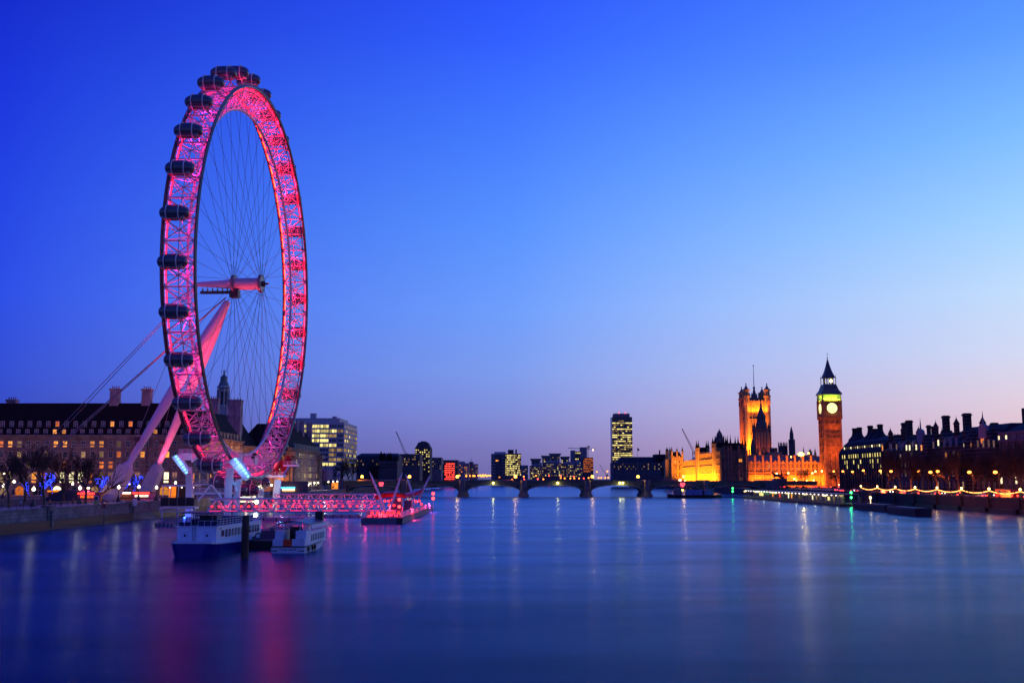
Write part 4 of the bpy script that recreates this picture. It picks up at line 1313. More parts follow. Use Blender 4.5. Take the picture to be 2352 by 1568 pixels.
# flared glass towers
GT = mat("green_glass_tower", (.06, .085, .10), .35, ns=.15, na=.3)
for i, (xa, xb, top, ex, lb) in enumerate(((1221, 1241, 1052, 2.4, "lowest of the towers with flared flat tops, at their left end"), (1246, 1264, 1045, 2.2, "glass tower with flared flat top, second from the left of its row"), (1265, 1286, 1040, 3, "tallest of the glass towers with flared flat tops"), (1290, 1307, 1047, 2.2, "glass tower with flared flat top, rightmost of its row"))):
    t, w, h = block("flared_tower", lb, "tower block", xa, xb, top + 3, 1700 + i * 14, 16, GT, (top + 6, 4.2, 9, 6, .6, .5, lambda r, c: (W_YELL if rnd.random() < .14 else (W_DIM if rnd.random() < .25 else GLASS))), group="flared glass towers")
    b = MB(); b.slab([(-w, h - 3), (w, h - 3), (w + ex, h + 1.6), (-w - ex, h + 1.6)], -.5, 16.5); b.build("flared_roof", GT, t)
for i, (xa, xb, top, lb) in enumerate(((1217, 1248, 1069, "stepped glass terrace block under the lowest flared tower"), (1248, 1290, 1062, "middle stepped glass terrace block between the flared towers"), (1288, 1338, 1064, "long stepped glass terrace block with amber windows, under the bare concrete core"))):
    t, w, h = block("terrace_flats", lb, "building", xa, xb, top, 1660 + i * 9, 30, BLK1, (top + 4, 4.2, 7, 12, .6, .55, lambda r, c: (W_YELL if rnd.random() < .15 else (W_DIM if rnd.random() < .35 else GLASS_B))), group="stepped riverside flats")
    b = MB()
    for k in range(6):
        z = h - 2 - k * h / 6.5; b.box(-w - .2, w + .2, -1.8 - k * .8, -.02, z - .5, z + .2)
    b.box(-w * .7, w * .3, 3, 20, h, h + 3); b.box(w * .4, w * .8, 3, 20, h, h + 5); b.build("terrace_band", BLK3, t)
t, w, h = block("concrete_core_tower", "unfinished tower with bare concrete cores beside the far tower crane", "tower block", 1312, 1344, 1036, 1800, 22, BLK2, (1040, 4.6, 9, 7, .5, .5, lambda r, c: (W_YELL if 1 < c < 5 and rnd.random() < .4 else GLASS)))
b = MB(); b.box(-w - .3, -w + 7, -.5, 12, 0, h + 1.6); b.box(w - 8, w + 3, -.5, 14, 0, h + 7); b.build("concrete_core", mat("bare_concrete_core", (.22, .2, .22), .9, ns=.2, na=.2), t)
t, w, h = block("amber_office", "low dark office with rows of amber windows right of the far tower crane", "building", 1340.5, 1363, 1050, 1780, 25, BLK2, (1053.5, 4.1, 8, 10, .55, .5, lambda r, c: (W_ORNG if rnd.random() < .8 else GLASS)))
t, w, h = block("office_tower", "tall isolated glass tower with glowing yellow floors and rooftop box", "skyscraper", 1407.5, 1454, 957, 1450, 26, mat("tower_dark_glass", (.035, .05, .06), .25, ns=.1, na=.3))
lit = {2: 1.2, 3: .15, 4: .2, 5: 1.25, 6: .1, 7: .15, 8: 1.25, 9: .7, 10: .2, 11: 1.1, 13: 1.15, 14: .15, 15: .1, 16: .15, 17: 1.0, 18: 1.1, 19: 1.25, 20: .9}
sp = []
for r in range(22):
    z = zat(962 + 4.62 * r, 1450) - 4.2
    for c in range(12):
        if r < 2:
            m = W_DIM if r == 1 and c in (4, 5, 6) else GLASS
        else:
            m = W_YELL if rnd.random() < lit.get(r, .1) * .8 else (W_DIM if rnd.random() < .4 else GLASS)
        sp.append((-w + 2 * w * (c + .5) / 12, -.04, z, 0, 2 * w / 12 * .92, 1.45, m))
sp.sort(key=lambda q: 0 if q[6] is W_YELL else 1)
windows(t, sp, None)
b = MB(); zt = zat(949, 1450) - 4.2; b.box(-w + 3, w - 3, 3, 23, h, zt)
for k in range(9):
    b.tube((-w + 4 + k * 2.4, 6, zt), (-w + 4 + k * 2.4, 6, zt + 1.5 + (k % 3)), .12, n=4)
b.build("roof_box", mat("roof_box_grey", (.16, .14, .17), .7), t)
b = MB()
for x in (-4, 5):
    b.sphere((x, 2.6, zt + .8), .7, n=8, k=5)
b.build("aviation_lamp", glow("aviation_red", (1, .05, .08), 5), t)
t, w, h = block("ministry_block", "long dark stone block with low roof behind the black trees", "building", 1409, 1536, 1062, 1250, 40, mat("ministry_stone", (.075, .075, .10), .8, ns=.2, na=.25), (1066, 5, 3, 26, .35, .6, lambda r, c: (W_DIM if rnd.random() < .3 else GLASS)))
b = MB(); b.hip(-w * .85, w, 0, 40, h, h + 7, 6, 12); b.box(w * .55, w, 3, 30, h + 4, h + 10); b.box(w * .7, w * .74, 6, 9, h + 9, h + 15); b.build("roof", ROOF_BLUE, t)
b = MB(); b.tube((0, 0, 0), (0, 0, zat(1028, 1250) - 20), .3, .12, n=6); b.add([(0, 0, zat(1028, 1250) - 24), (2.4, .4, zat(1028, 1250) - 23.5), (2.2, .3, zat(1028, 1250) - 21), (0, 0, zat(1028, 1250) - 20.5)], [(0, 1, 2, 3)])
b.M = Matrix()
o = b.build("flagpole", STEEL_G); o.location = (xat(1465, 1245), 1245, 20); tagged(o, "thin flagpole rising above the dark trees right of the glowing skyscraper", "flagpole")


# ================================================================== cranes
def crane(label, px, pyb, pyt, jibs, Y, r=.5):
    p, q = at(px, pyb, Y), at(px, pyt, Y)
    t = thing("tower_crane", label, "crane", (p.x, Y, 4.2))
    o = Vector((p.x, Y, 4.2))
    b = MB()
    s = r * 1.6; H = q.z - 4.2
    for dx_, dy_ in ((-s, -s), (s, -s), (s, s), (-s, s)):
        b.tube((dx_, dy_, 0), (dx_, dy_, H), r * .35, n=4)
    n = int(H / 4)
    for i in range(n):
        b.tube((-s, -s, H * i / n), (s, -s, H * (i + 1) / n), r * .2, n=4); b.tube((s, s, H * i / n), (-s, s, H * (i + 1) / n), r * .2, n=4)
    b.build("mast", STEEL_G, t)
    for (ax, ay), (bx, by) in jibs:
        A, B_ = at(ax, ay, Y) - o, at(bx, by, Y) - o
        b = MB(); up = Vector((0, 0, r * 2.4)) if abs((B_ - A).z) < abs((B_ - A).x) else Vector((r * 2.4, 0, 0))
        b.tube(A, B_, r * .45, n=4); b.tube(A + up, B_ + up * .3, r * .35, n=4)
        for i in range(14):
            b.tube(A.lerp(B_, i / 14), (A + up).lerp(B_ + up * .3, (i + .5) / 14), r * .2, n=4)
        b.build("jib", STEEL_G, t)
    b = MB(); b.cbox((s * 1.6, -.5, H - 1), (3, 2.4, 2.6)); b.build("cab", STEEL_D, t)
    return t


crane("grey luffing crane with raised jib left of the mansard tower", 930, 1066, 1042, [((930, 1042), (909.5, 991))], 1000, .7)
t = crane("tower crane with long level jib above the unfinished concrete tower", 1350, 1060, 1024, [((1368, 1032), (1305, 1029)), ((1350, 1024), (1350, 1031))], 1830, .8)
b = MB(); c = at(1362, 1033, 1829) - Vector((t.location.x, 1830, 4.2)); b.sphere(c, 1.2); b.build("work_lamp", glow("amber_work_lamp", (1, .5, .2), 9), t)
crane("thin luffing crane leaning left above the lit palace front", 1594, 1042, 1036, [((1594, 1042), (1566, 984))], 1120, .8)
crane("small faint crane leaning right of the street lights beyond the bridge", 1393, 1096, 1090, [((1393, 1093), (1377, 1066))], 1900, .6)

# ================================================================== arch bridge
BY = 637.0
bridge = thing("arch_bridge", "low green iron bridge of seven flat arches crossing the river", "bridge", (26, BY, 0))
PX = [-103 - 26] + [xat(p, BY) - 26 for p in (929, 1062, 1203, 1349, 1486, 1622)] + [154.6 - 26]
BGREEN = mat("dull_green_iron", (.075, .11, .082), .5, ns=.4, na=.3)
BPIER = mat("grey_pier_granite", (.14, .14, .145), .8, ns=.5, na=.3)
zt, zc_, zs = zat(1106.5, BY), zat(1114.0, BY), zat(1131, BY)
b = MB(); b.box(PX[0] - 30, PX[-1] + 30, -.3, 26.3, zt - .9, zt - .3); b.box(PX[0] - 30, PX[-1] + 30, .4, 25.6, zt - 2.0, zt - .9); b.build("deck", BGREEN, bridge)
b = MB()
for y in (-.2, 26):
    b.box(PX[0] - 30, PX[-1] + 30, y, y + .2, zt - .3, zt + .75)
    n = 150
for k in range(150):
    x = PX[0] + (PX[-1] - PX[0]) * k / 150; b.box(x, x + .35, -.32, -.2, zt - .2, zt + .7)
b.build("parapet", mat("bridge_parapet", (.05, .07, .06), .5, ns=.5, na=.3), bridge)
for i in range(7):
    x0, x1 = PX[i] + 2.2, PX[i + 1] - 2.2; xm, w = (x0 + x1) / 2, (x1 - x0) / 2
    curve = [(xm - w * math.cos(math.pi * k / 20), zs + (zc_ - zs) * math.sin(math.pi * k / 20) ** .85) for k in range(21)]
    b = MB()
    for k in range(20):
        (ax, az), (bx, bz) = curve[k], curve[k + 1]
        b.slab([(ax, az), (bx, bz), (bx, zt - .9), (ax, zt - .9)], 0, .6); b.slab([(ax, az), (bx, bz), (bx, zt - .9), (ax, zt - .9)], 25.4, 26)
        b.slab([(ax, az - .02), (bx, bz - .02), (bx, bz + .55), (ax, az + .55)], -.25, 26.25, 2)
    # dark plates painted as the shade in the spandrel's pierced panels
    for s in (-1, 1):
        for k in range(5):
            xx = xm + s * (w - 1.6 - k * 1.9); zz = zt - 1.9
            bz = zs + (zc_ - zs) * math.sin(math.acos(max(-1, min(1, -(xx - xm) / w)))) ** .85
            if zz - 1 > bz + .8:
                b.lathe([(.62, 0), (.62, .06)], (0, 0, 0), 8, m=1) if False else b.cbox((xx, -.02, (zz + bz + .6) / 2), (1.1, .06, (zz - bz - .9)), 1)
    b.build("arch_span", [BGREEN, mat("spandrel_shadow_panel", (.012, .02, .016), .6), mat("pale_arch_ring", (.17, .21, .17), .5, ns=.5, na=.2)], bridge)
for x in PX[1:-1]:
    b = MB(); b.prism([(x - 2.4, -1.2), (x, -3.6), (x + 2.4, -1.2), (x + 2.4, 27.2), (x, 29.6), (x - 2.4, 27.2)], -3, zs + .4)
    b.prism([(x - 3.1, -1.6), (x, -4.6), (x + 3.1, -1.6), (x + 3.1, 27.6), (x, 30.6), (x - 3.1, 27.6)], -3, 1.5)
    b.prism([(x - 1.9, -.3), (x - 1.2, -1.7), (x + 1.2, -1.7), (x + 1.9, -.3), (x + 1.9, 26.3), (x - 1.9, 26.3)], zs + .4, zt + 1.1)
    b.build("pier", BPIER, bridge)
for x in (PX[0], PX[-1]):
    b = MB(); b.box(x - 7 if x < 0 else x - 2, x + 2 if x < 0 else x + 7, -1.5, 27.5, -3, zt + 1.2); b.build("abutment", BPIER, bridge)
b = MB()
for xa, xb, m in ((820, 832, 0), (832, 868, 1), (872, 905, 2), (908, 930, 1), (1140, 1180, 1), (1205, 1235, 2), (1520, 1560, 1)):
    b.box(xat(xa, BY) - 26, xat(xb, BY) - 26, 2, 2.3, zt - .3, zt + 1.5, m)
b.build("hoarding", [mat("orange_hoarding", (.5, .25, .08), .7), mat("violet_hoarding", (.14, .05, .14), .7), mat("blue_hoarding", (.06, .12, .25), .7)], bridge)

SODIUM = glow("sodium_lamp_glass", (1, .36, .04), 12)
YLAMP = glow("yellow_arch_lamp", (1, .72, .10), 18)
b = MB(); b.tube((0, 0, 0), (0, 0, 3.0), .14, .09, n=6); b.lathe([(.4, 0), (.25, .5), (.14, .8)], n=8); b.tube((-.55, 0, 3.0), (.55, 0, 3.0), .06, n=5)
lp_post = b.mesh("post", IRON)
b = MB(); b.sphere((0, 0, 3.6), .8, n=10, k=7); b.sphere((-.6, 0, 3.2), .3, n=8, k=5); b.sphere((.6, 0, 3.2), .3, n=8, k=5)
lp_lan = b.mesh("lantern", SODIUM)
for px, nm in ((831, "left end of the bridge by the striped hoarding"), (940, "over the pier behind the red canopy pier"), (1050, "first right of the red lit block"), (1184, "under the bright lit office"), (1361, "right of the flared towers"), (1466, "right of the glowing skyscraper"), (1571, "nearest the lit palace front")):
    t = thing("bridge_lamp", "triple globe bridge lamp on the parapet, " + nm, "street lamp", (xat(px, BY), BY + 1.2, zt - .3), 0, "lamps on the bridge")
    link("post", lp_post, t); link("lantern", lp_lan, t)
    lamp("POINT", "bulb", t, (0, -1.3, 3.5), 1300, (1, .42, .08), .5)
b = MB(); b.sphere((0, 0, 0), .62, n=10, k=7); nav = b.mesh("lens", YLAMP)
b = MB(); b.box(-.5, .5, 0, .5, -.2, 1.1); navb = b.mesh("bracket", IRON)
for px, nm in ((1133, "second open arch from the floating pier"), (1281, "middle arch"), (1423, "arch under the glowing skyscraper"), (1430, "same arch, right of its twin")):
    t = thing("arch_lamp", "yellow navigation lamp at the crown of the bridge's " + nm, "lamp", (xat(px, BY), BY - .9, zat(1108.6, BY)), 0, "navigation lamps under the arches")
    link("lens", nav, t); link("bracket", navb, t)
    lamp("POINT", "bulb", t, (0, -1.0, -.1), 420, (1, .7, .15), .4)
t = thing("arch_signal", "triangle of red lamps hung under the bridge arch behind the pier", "signal", (xat(876, BY), BY - .8, zat(1112, BY)))
b = MB()
for x, z in ((-.8, .7), (.8, .7), (0, -.5)):
    b.sphere((x, 0, z), .45, n=8, k=5)
b.build("lens", RED_HOT, t); b = MB(); b.box(-1.4, 1.4, .3, .5, -1.3, 1.4); b.build("board", WHITE, t)
t = thing("arch_signal", "triangle of red lamps hung under the bridge arch near the moored work boat", "signal", (xat(1567, BY), BY - .8, zat(1113, BY)))
b = MB()
for x, z in ((-.9, .6), (.9, .6), (0, -.6)):
    b.sphere((x, 0, z), .5, n=8, k=5)
b.build("lens", RED_HOT, t); b = MB(); b.box(-1.4, 1.4, .3, .5, -1.3, 1.4); b.build("board", WHITE, t)


# ================================================================== palace: gothic pieces
def turret(b, x, y, z0, z1, ztip, r, n=8, m=0, mr=1):
    b.lathe([(r, z0), (r, z1 - r * 2.2)], (x, y, 0), n, m, smooth=False)
    b.lathe([(r * 1.25, z1 - r * 2.2), (r * 1.25, z1 - r * 1.7), (r * .92, z1 - r * 1.6), (r * .92, z1), (r * 1.3, z1), (r * 1.3, z1 + r * .3)], (x, y, 0), n, m, smooth=False)
    H = ztip - z1
    b.lathe([(r * 1.05, z1 + r * .3), (r * .72, z1 + H * .28), (r * .36, z1 + H * .6), (r * .12, z1 + H * .85), (r * .2, z1 + H * .88), (.03, ztip)], (x, y, 0), n, mr, smooth=False)


def gothic(b, L, z0, ztop, bays, strings=(), pinn=2.2, m=0, but=.55, cren=True, panel=.14):
    """front in its own frame: x along, outwards is -y"""
    for i in range(bays + 1):
        x = L * i / bays
        b.box(x - but / 2, x + but / 2, -.55, -.004, z0, ztop, m)
        b.box(x - but / 2 - .12, x + but / 2 + .12, -.8, -.006, z0, z0 + (ztop - z0) * .45, m)
        if pinn:
            b.lathe([(.36, ztop), (.36, ztop + pinn * .45), (.5, ztop + pinn * .47), (.04, ztop + pinn)], (x, -.3, 0), 4, m, smooth=False, rot=R(45))
    for k in range(bays * 4):
        if k % 4:
            x = L * k / (bays * 4); b.box(x - .07, x + .07, -panel, -.002, z0, ztop - .3, m)
    for z in strings:
        b.box(-.1, L + .1, -.7, -.008, z - .22, z + .22, m)
    if cren:
        n = int(L / 1.3)
        for i in range(n):
            if i % 2:
                b.box(L * i / n, L * (i + 1) / n, -.35, .1, ztop, ztop + .9, m)


FLOOD = glow("sodium_floodlight", (1, .62, .18), 40)


def floodlight(parent, loc, power, col, size, target, fix=True):
    lamp("AREA", "floodlight", parent, loc, power, col, size=size, target=target)
    if fix:
        b = MB(); b.cbox(loc, (.9, .9, .7)); b.cbox(Vector(loc) + Vector((0, -.3, .5)), (.6, .4, .3), 1)
        b.build("floodlight_fixture", [STEEL_D, FLOOD], parent)


AMB = (1, .31, .005)
ORA = (1, .155, .003)
VAM = (1, .27, .006)
XW = xat(1657, 814)
Y0, Y1 = 814.0, XW * 2418 / (1571 - 1176)
pal = thing("gothic_palace", "long gothic palace with floodlit yellow river front and orange north front between its towers", "palace", (XW, Y0, 4.2))
pd = Vector((XW, Y0, 4.2))
zz = lambda py, Y: zat(py, Y) - 4.2
L1 = Y1 - Y0
b = MB(); b.box(0, 18, 2, L1 * .58, 0, zz(1042, 844)); b.box(0, 18, L1 * .58, L1, 0, zz(1059, 946)); b.box(21, 78, 4, 26, 0, 19.5)
b.build("wall", STONE_GOLD, pal)
M_W = lambda u: Matrix.Translation((0, u, 0)) @ Matrix.Rotation(R(-90), 4, "Z")
b = MB(M_W(L1 * .58)); gothic(b, L1 * .58 - 2, 0, zz(1042, 844), 16, (5, 10.5, 16.8, 22), 2.4)
b.M = M_W(L1); gothic(b, L1 * .42, 0, zz(1059, 946), 11, (5, 10.5, 16.8), 1.8)
b.build("river_front", STONE_TRIM, pal)
specs = []
for i in range(27):
    u = L1 * .58 * (i + .5) / 16 if i < 16 else L1 * .58 + L1 * .42 * (i - 15.5) / 11
    for z, h in ((7.8, 3.4), (13.7, 3.8), (19.2, 2.6)):
        specs.append((-.03, u, z, R(-90), 1.7, h, GLASS))
PALWIN = mat("palace_window_frame", (.36, .27, .15), .8)
# north front
n0, n1 = 21.0, xat(1882, 818) - XW
b = MB(FR(n0, 3.9, 0, 0)); gothic(b, n1 - n0, 0, zz(1064, 818), 9, (5.6, 9.3, 11.3), 0, cren=False)
for i in range(9):
    x = (n1 - n0) * i / 9; b.box(x - .7, x + .7, -.9, .6, zz(1064, 818), zz(1046, 818)); b.lathe([(.9, zz(1046, 818)), (.1, zz(1043, 818))], (x, -.15, 0), 4, 0, smooth=False, rot=R(45))
    for k in range(6):
        xx = x + 1.4 + k * .62; b.box(xx, xx + .34, -.5, -.1, zz(1064, 818), zz(1060, 818))
    b.slab([(x + 2.2, zz(1064, 818)), (x + 4.2, zz(1064, 818)), (x + 3.6, zz(1057, 818)), (x + 2.8, zz(1057, 818))], -.7, -.2)
b.build("north_front", STONE_TRIM, pal)
for i in range(9):
    for s in (.27, .73):
        x = n0 + (n1 - n0) * (i + s) / 9
        for z, h in ((3.4, 3.6), (13.4, 2.3), (16.4, 2.9)):
            specs.append((x, 3.86, z, 0, 1.45, h, W_DIM if rnd.random() < .08 else GLASS))
b = MB(); zr_ = zz(1047, 826)
b.hip(n0, n1 + 6, 4.2, 26, zz(1064, 818), zr_, 1, 5); b.box(n0 + 20, n0 + 30, 14, 20, zr_, zr_ + 3.2); b.box(n0 + 4, n1, 9, 22, zr_, zr_ + .8)
b.hip(1, 18, 20, L1 - 6, 21, 26, 6, 8); b.build("roof", LEAD, pal)
# dark pavilion at the corner
PAVD = masonry("unlit_gothic_stone", (.13, .11, .11), (.07, .06, .06), 1.2, .5)  # darker copy of the palace stone, lack of floodlight put into the colour
b = MB(); zp = zz(1034, 814)
b.box(.3, 20.6, 0, 18, 0, zp)
b.M = FR(.3, 0, 0, 0); gothic(b, 20.3, 0, zp, 5, (6, 12, 18, 24), 0)
b.M = Matrix()
for px, y, tip in ((1664, .3, 1000), (1669, 16, 1005), (1673, .3, 998), (1680, .3, 997), (1691, 6, 1001), (1697.7, .3, 1000), (1707.5, 8, 1004), (1714, .3, 1000)):
    turret(b, xat(px, 814 + y) - XW, y, 0 if y < 1 else zp - 3, zp + 3.2, zz(tip, 814 + y), 1.15)
b.hip(5, 20, 2, 16, zp, zp + 6, 3, 5, 1)
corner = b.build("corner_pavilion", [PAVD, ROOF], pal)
for u, z, w_, h_ in ((14.6, 21, 2.6, 2.2),):
    specs.append((u + .3, -.9, zz(1057, 814), 0, w_, h_, W_WARM))
for u in (9.5, 14.8):
    for z in (6, 15, 21.5):
        specs.append((u + .3, -.62, z, 0, 1.6, 3.4, GLASS))
# towers along the river front
for (xa, xb, tip, base, hgt, Yt) in ((1601.5, 1608, 1011, 1050, 1030, XW * 2418 / (1603 - 1176)), (1640, 1649.5, 1003, 1043, 1020, XW * 2418 / (1641 - 1176))):
    u = Yt - Y0
    b = MB(); zt_, zb_ = zz(hgt, Yt), zz(tip, Yt)
    turret(b, -.6, u, 0, zt_, zb_, 1.25); turret(b, -.6, u - 9, 0, zt_, zb_, 1.25); turret(b, 8, u, 16, zt_, zb_, 1.2); turret(b, 8, u - 9, 16, zt_, zb_, 1.2)
    b.box(-.4, 9, u - 9, u, 0, zt_ - 3); b.hip(0, 8, u - 8.5, u - .5, zt_ - 3, zt_ + 1, 2, 2, 1)
    b.build("river_tower", [STONE_TRIM, ROOF], pal)
# far pavilion facing us
Yf = Y1 + 2; xa, xb = xat(1543.5, Yf) - XW, xat(1570.5, Yf) - XW; zf = zz(1049, Yf); u = Yf - Y0
b = MB(); b.box(xa, xb, u, u + 14, 0, zf)
b.M = FR(xa, u, 0, 0); gothic(b, xb - xa, 0, zf, 4, (6, 12, 19), 0); b.M = Matrix()
for px, tip in ((1544, 1024.5), (1556, 1027), (1568.5, 1025)):
    turret(b, xat(px, Yf) - XW, u - .3, 0, zz(1036, Yf), zz(tip, Yf), .95)
for px, tip in ((1532, 1026), (1535, 1026), (1540, 1025)):
    turret(b, xat(px, Yf + 14) - XW, u + 14, 0, zz(1036, Yf + 14), zz(tip, Yf + 14), .95)
b.hip(xa + 1, xb - 1, u + 1, u + 13, zf, zf + 5, 2, 4, 1)
b.box(xa - 5, xa, u + 6, u + 18, 0, zf - 2)
b.build("end_pavilion", [STONE_TRIM, ROOF], pal)
for fx in (.3, .7):
    for z, h in ((10, 4), (17, 4.5), (22.5, 2.5)):
        specs.append((xa + (xb - xa) * fx, u - .05, z, 0, 2.0, h, W_WARM if (fx == .3 and h == 2.5) else GLASS))
windows(pal, specs, PALWIN)
# dark spire behind the corner, roof turrets
b = MB(); Yb = 880; x = xat(1655, Yb) - XW; u = Yb - Y0
b.lathe([(4.2, 20), (4.0, zz(1012, Yb)), (4.4, zz(1011, Yb)), (2.6, zz(1003, Yb)), (2.3, zz(996, Yb)), (.5, zz(988, Yb)), (.05, zz(984, Yb))], (x, u, 0), 8, smooth=False)
for k in range(6):
    a = R(60 * k); b.lathe([(.5, 30), (.5, zz(1004, Yb)), (.05, zz(999, Yb))], (x + 3.6 * math.cos(a), u + 3.6 * math.sin(a), 0), 4, smooth=False)
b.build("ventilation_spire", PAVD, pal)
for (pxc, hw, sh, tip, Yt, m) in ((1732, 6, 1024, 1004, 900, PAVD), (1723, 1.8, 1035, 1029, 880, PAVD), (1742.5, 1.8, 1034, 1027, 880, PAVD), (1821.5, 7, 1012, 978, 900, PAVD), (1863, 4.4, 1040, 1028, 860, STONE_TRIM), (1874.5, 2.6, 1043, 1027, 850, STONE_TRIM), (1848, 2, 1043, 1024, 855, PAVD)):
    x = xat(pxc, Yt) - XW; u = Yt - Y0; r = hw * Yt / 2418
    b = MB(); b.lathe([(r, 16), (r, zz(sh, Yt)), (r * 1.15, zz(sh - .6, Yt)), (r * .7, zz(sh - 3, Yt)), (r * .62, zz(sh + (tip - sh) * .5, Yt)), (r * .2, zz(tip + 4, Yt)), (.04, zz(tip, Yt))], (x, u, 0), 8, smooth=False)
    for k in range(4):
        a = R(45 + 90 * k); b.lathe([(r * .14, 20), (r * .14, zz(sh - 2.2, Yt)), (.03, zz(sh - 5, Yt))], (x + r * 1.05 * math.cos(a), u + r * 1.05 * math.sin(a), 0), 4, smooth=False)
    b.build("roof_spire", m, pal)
Yt = 905; xa, xb = xat(1795, Yt) - XW, xat(1810, Yt) - XW
b = MB(); b.box(xa, xb, Yt - Y0, Yt - Y0 + 6, 16, zz(1023, Yt))
for x in (xa, (xa + xb) / 2, xb):
    for y in (0, 6):
        b.lathe([(.55, 20), (.55, zz(1018, Yt)), (.04, zz(1013.5, Yt))], (x, Yt - Y0 + y, 0), 6, smooth=False)
b.build("roof_tower", PAVD, pal)
xa, xb = xat(1773, 860) - XW, xat(1788, 860) - XW
b = MB(); b.box(xa, xb, 46, 50, 18, zz(1028, 860)); b.box(xa + 2.6, xb - .1, 45.7, 46, 18, zz(1029, 860), 1); b.build("stack", [PAVD, STONE_GOLD], pal)
floodlight(pal, (-5.5, L1 * .28, 4.5), 125000, AMB, (88, 1.0), (0, L1 * .28, 17))
floodlight(pal, (-5.5, L1 * .78, 4.5), 95000, AMB, (66, 1.0), (0, L1 * .78, 15))
floodlight(pal, (7, u_ := (Yf - Y0 - 9), 4.5), 5500, ORA, (14, 1), (9, Yf - Y0, 18))
for k in range(4):
    x = n0 + (n1 - n0) * (k + .5) / 4
    floodlight(pal, (x, -1.2, 2.5), 17000, ORA, (10, .8), (x, 4, 13))
for k in range(5):
    x = n0 + (n1 - n0) * (k + .3) / 5; lamp("POINT", "wall_lamp", pal, (x, 1.0, 3.0), 420, (1, .5, .06), .2)
for k in range(8):
    x = n0 + (n1 - n0) * (k + .5) / 9; lamp("POINT", "roof_uplight", pal, (x, 4.5, zz(1061, 818)), 60, (1, .85, .35), .15)
b = MB(); b.sphere((-6.5, L1 * .9, 5.2), .9); b.build("floodlight_fixture", FLOOD, pal)

# ------------------------------------------------------------------ great square tower
Yv = 1051.0; xl, xr = xat(1714, Yv, 1000), xat(1769, Yv, 1000); vw = (xr - xl) / 2
vt = thing("square_tower", "huge square gothic tower glowing orange with four corner turrets and a tall flagpole", "tower", ((xl + xr) / 2, Yv, 4.2))
vz = lambda py: zat(py, Yv, 1740) - 4.2
zb = vz(921)
b = MB(); b.box(-vw + 1.5, vw - 1.5, .6, 2 * vw - .6, 0, zb); b.build("wall", STONE_GOLD, vt)
b = MB()
for rz, o in ((0, (-vw + 1.5, .6, 0)), (R(-90), (-vw + 1.5, 2 * vw - 1.5, 0))):
    b.M = FR(*o, rz); gothic(b, 2 * vw - 3, 0, zb, 4, (vz(1020), vz(998), vz(962), vz(948), vz(941)), 1.5, but=.8)
b.build("tracery", STONE_TRIM, vt)
VR = mat("turret_cap_stone", (.12, .11, .11), .7)
for x in (-vw + 1.5, vw - 1.5):
    for y in (1.6, 2 * vw - 1.6):
        b = MB(); zt_ = vz(896 if y < 5 else 900)
        turret(b, x, y, 0, zt_, vz(882) if y < 5 else vz(886), 3.1)
        for k in range(8):
            a = R(45 * k + 22.5); b.cbox((x + 3.0 * math.cos(a), y + 3.0 * math.sin(a), zt_ - 11), (.6, .6, 5), 1, Matrix.Rotation(a, 4, "Z"))
        b.sphere((x, y, vz(881) if y < 5 else vz(885)), .7, 0, 8, 5)
        b.build("corner_turret", [STONE_TRIM, VR], vt)
sp = []
for x in (-3.2, 3.2, -9, 9):
    sp += [(x, .55, vz(995), 0, 1.9, 12 if abs(x) < 5 else 3, GLASS, True), (x, .55, vz(955), 0, 1.0, 2.6, GLASS)]
for y in (8, 16):
    sp += [(-vw + 1.45, y, vz(995), R(-90), 1.9, 12, GLASS, True)]
windows(vt, sp, PALWIN)
b = MB(); cyv = vw
b.lathe([(5, zb), (5, zb + 1.5), (3.4, zb + 5), (1.6, zb + 9.5), (.5, vz(887))], (0, cyv, 0), 8, smooth=False)
for k in range(8):
    a = R(45 * k); b.lathe([(.5, zb), (.5, zb + 7), (.05, zb + 10)], (5 * math.cos(a), cyv + 5 * math.sin(a), 0), 4, smooth=False)
b.build("roof_lantern", VR, vt)
b = MB(); b.tube((0, cyv, vz(890)), (0, cyv, vz(837)), .42, .2, n=6); b.sphere((0, cyv, vz(836.5)), .7); b.sphere((0, cyv, vz(888)), 1.3); b.build("flagpole", STEEL_G, vt)
floodlight(vt, (-1, -9, 30), 95000, VAM, (20, 1.2), (-3, .6, 58), False)
floodlight(vt, (0, -3.5, vz(945)), 12000, VAM, (16, .8), (0, .6, vz(922)), False)
floodlight(vt, (-vw - 8, vw, 30), 45000, ORA, (20, 1.2), (-vw + 1.5, vw, 58), False)
floodlight(vt, (0, -14, 26), 22000, ORA, (20, 1.2), (0, .6, 74), False)
lamp("POINT", "roof_light", vt, (0, 7, zb + 1), 1600, AMB, .4)
for x in (-vw - 2.5, vw + 1):
    lamp("POINT", "turret_light", vt, (x, -3, vz(925)), 900, ORA, .4)

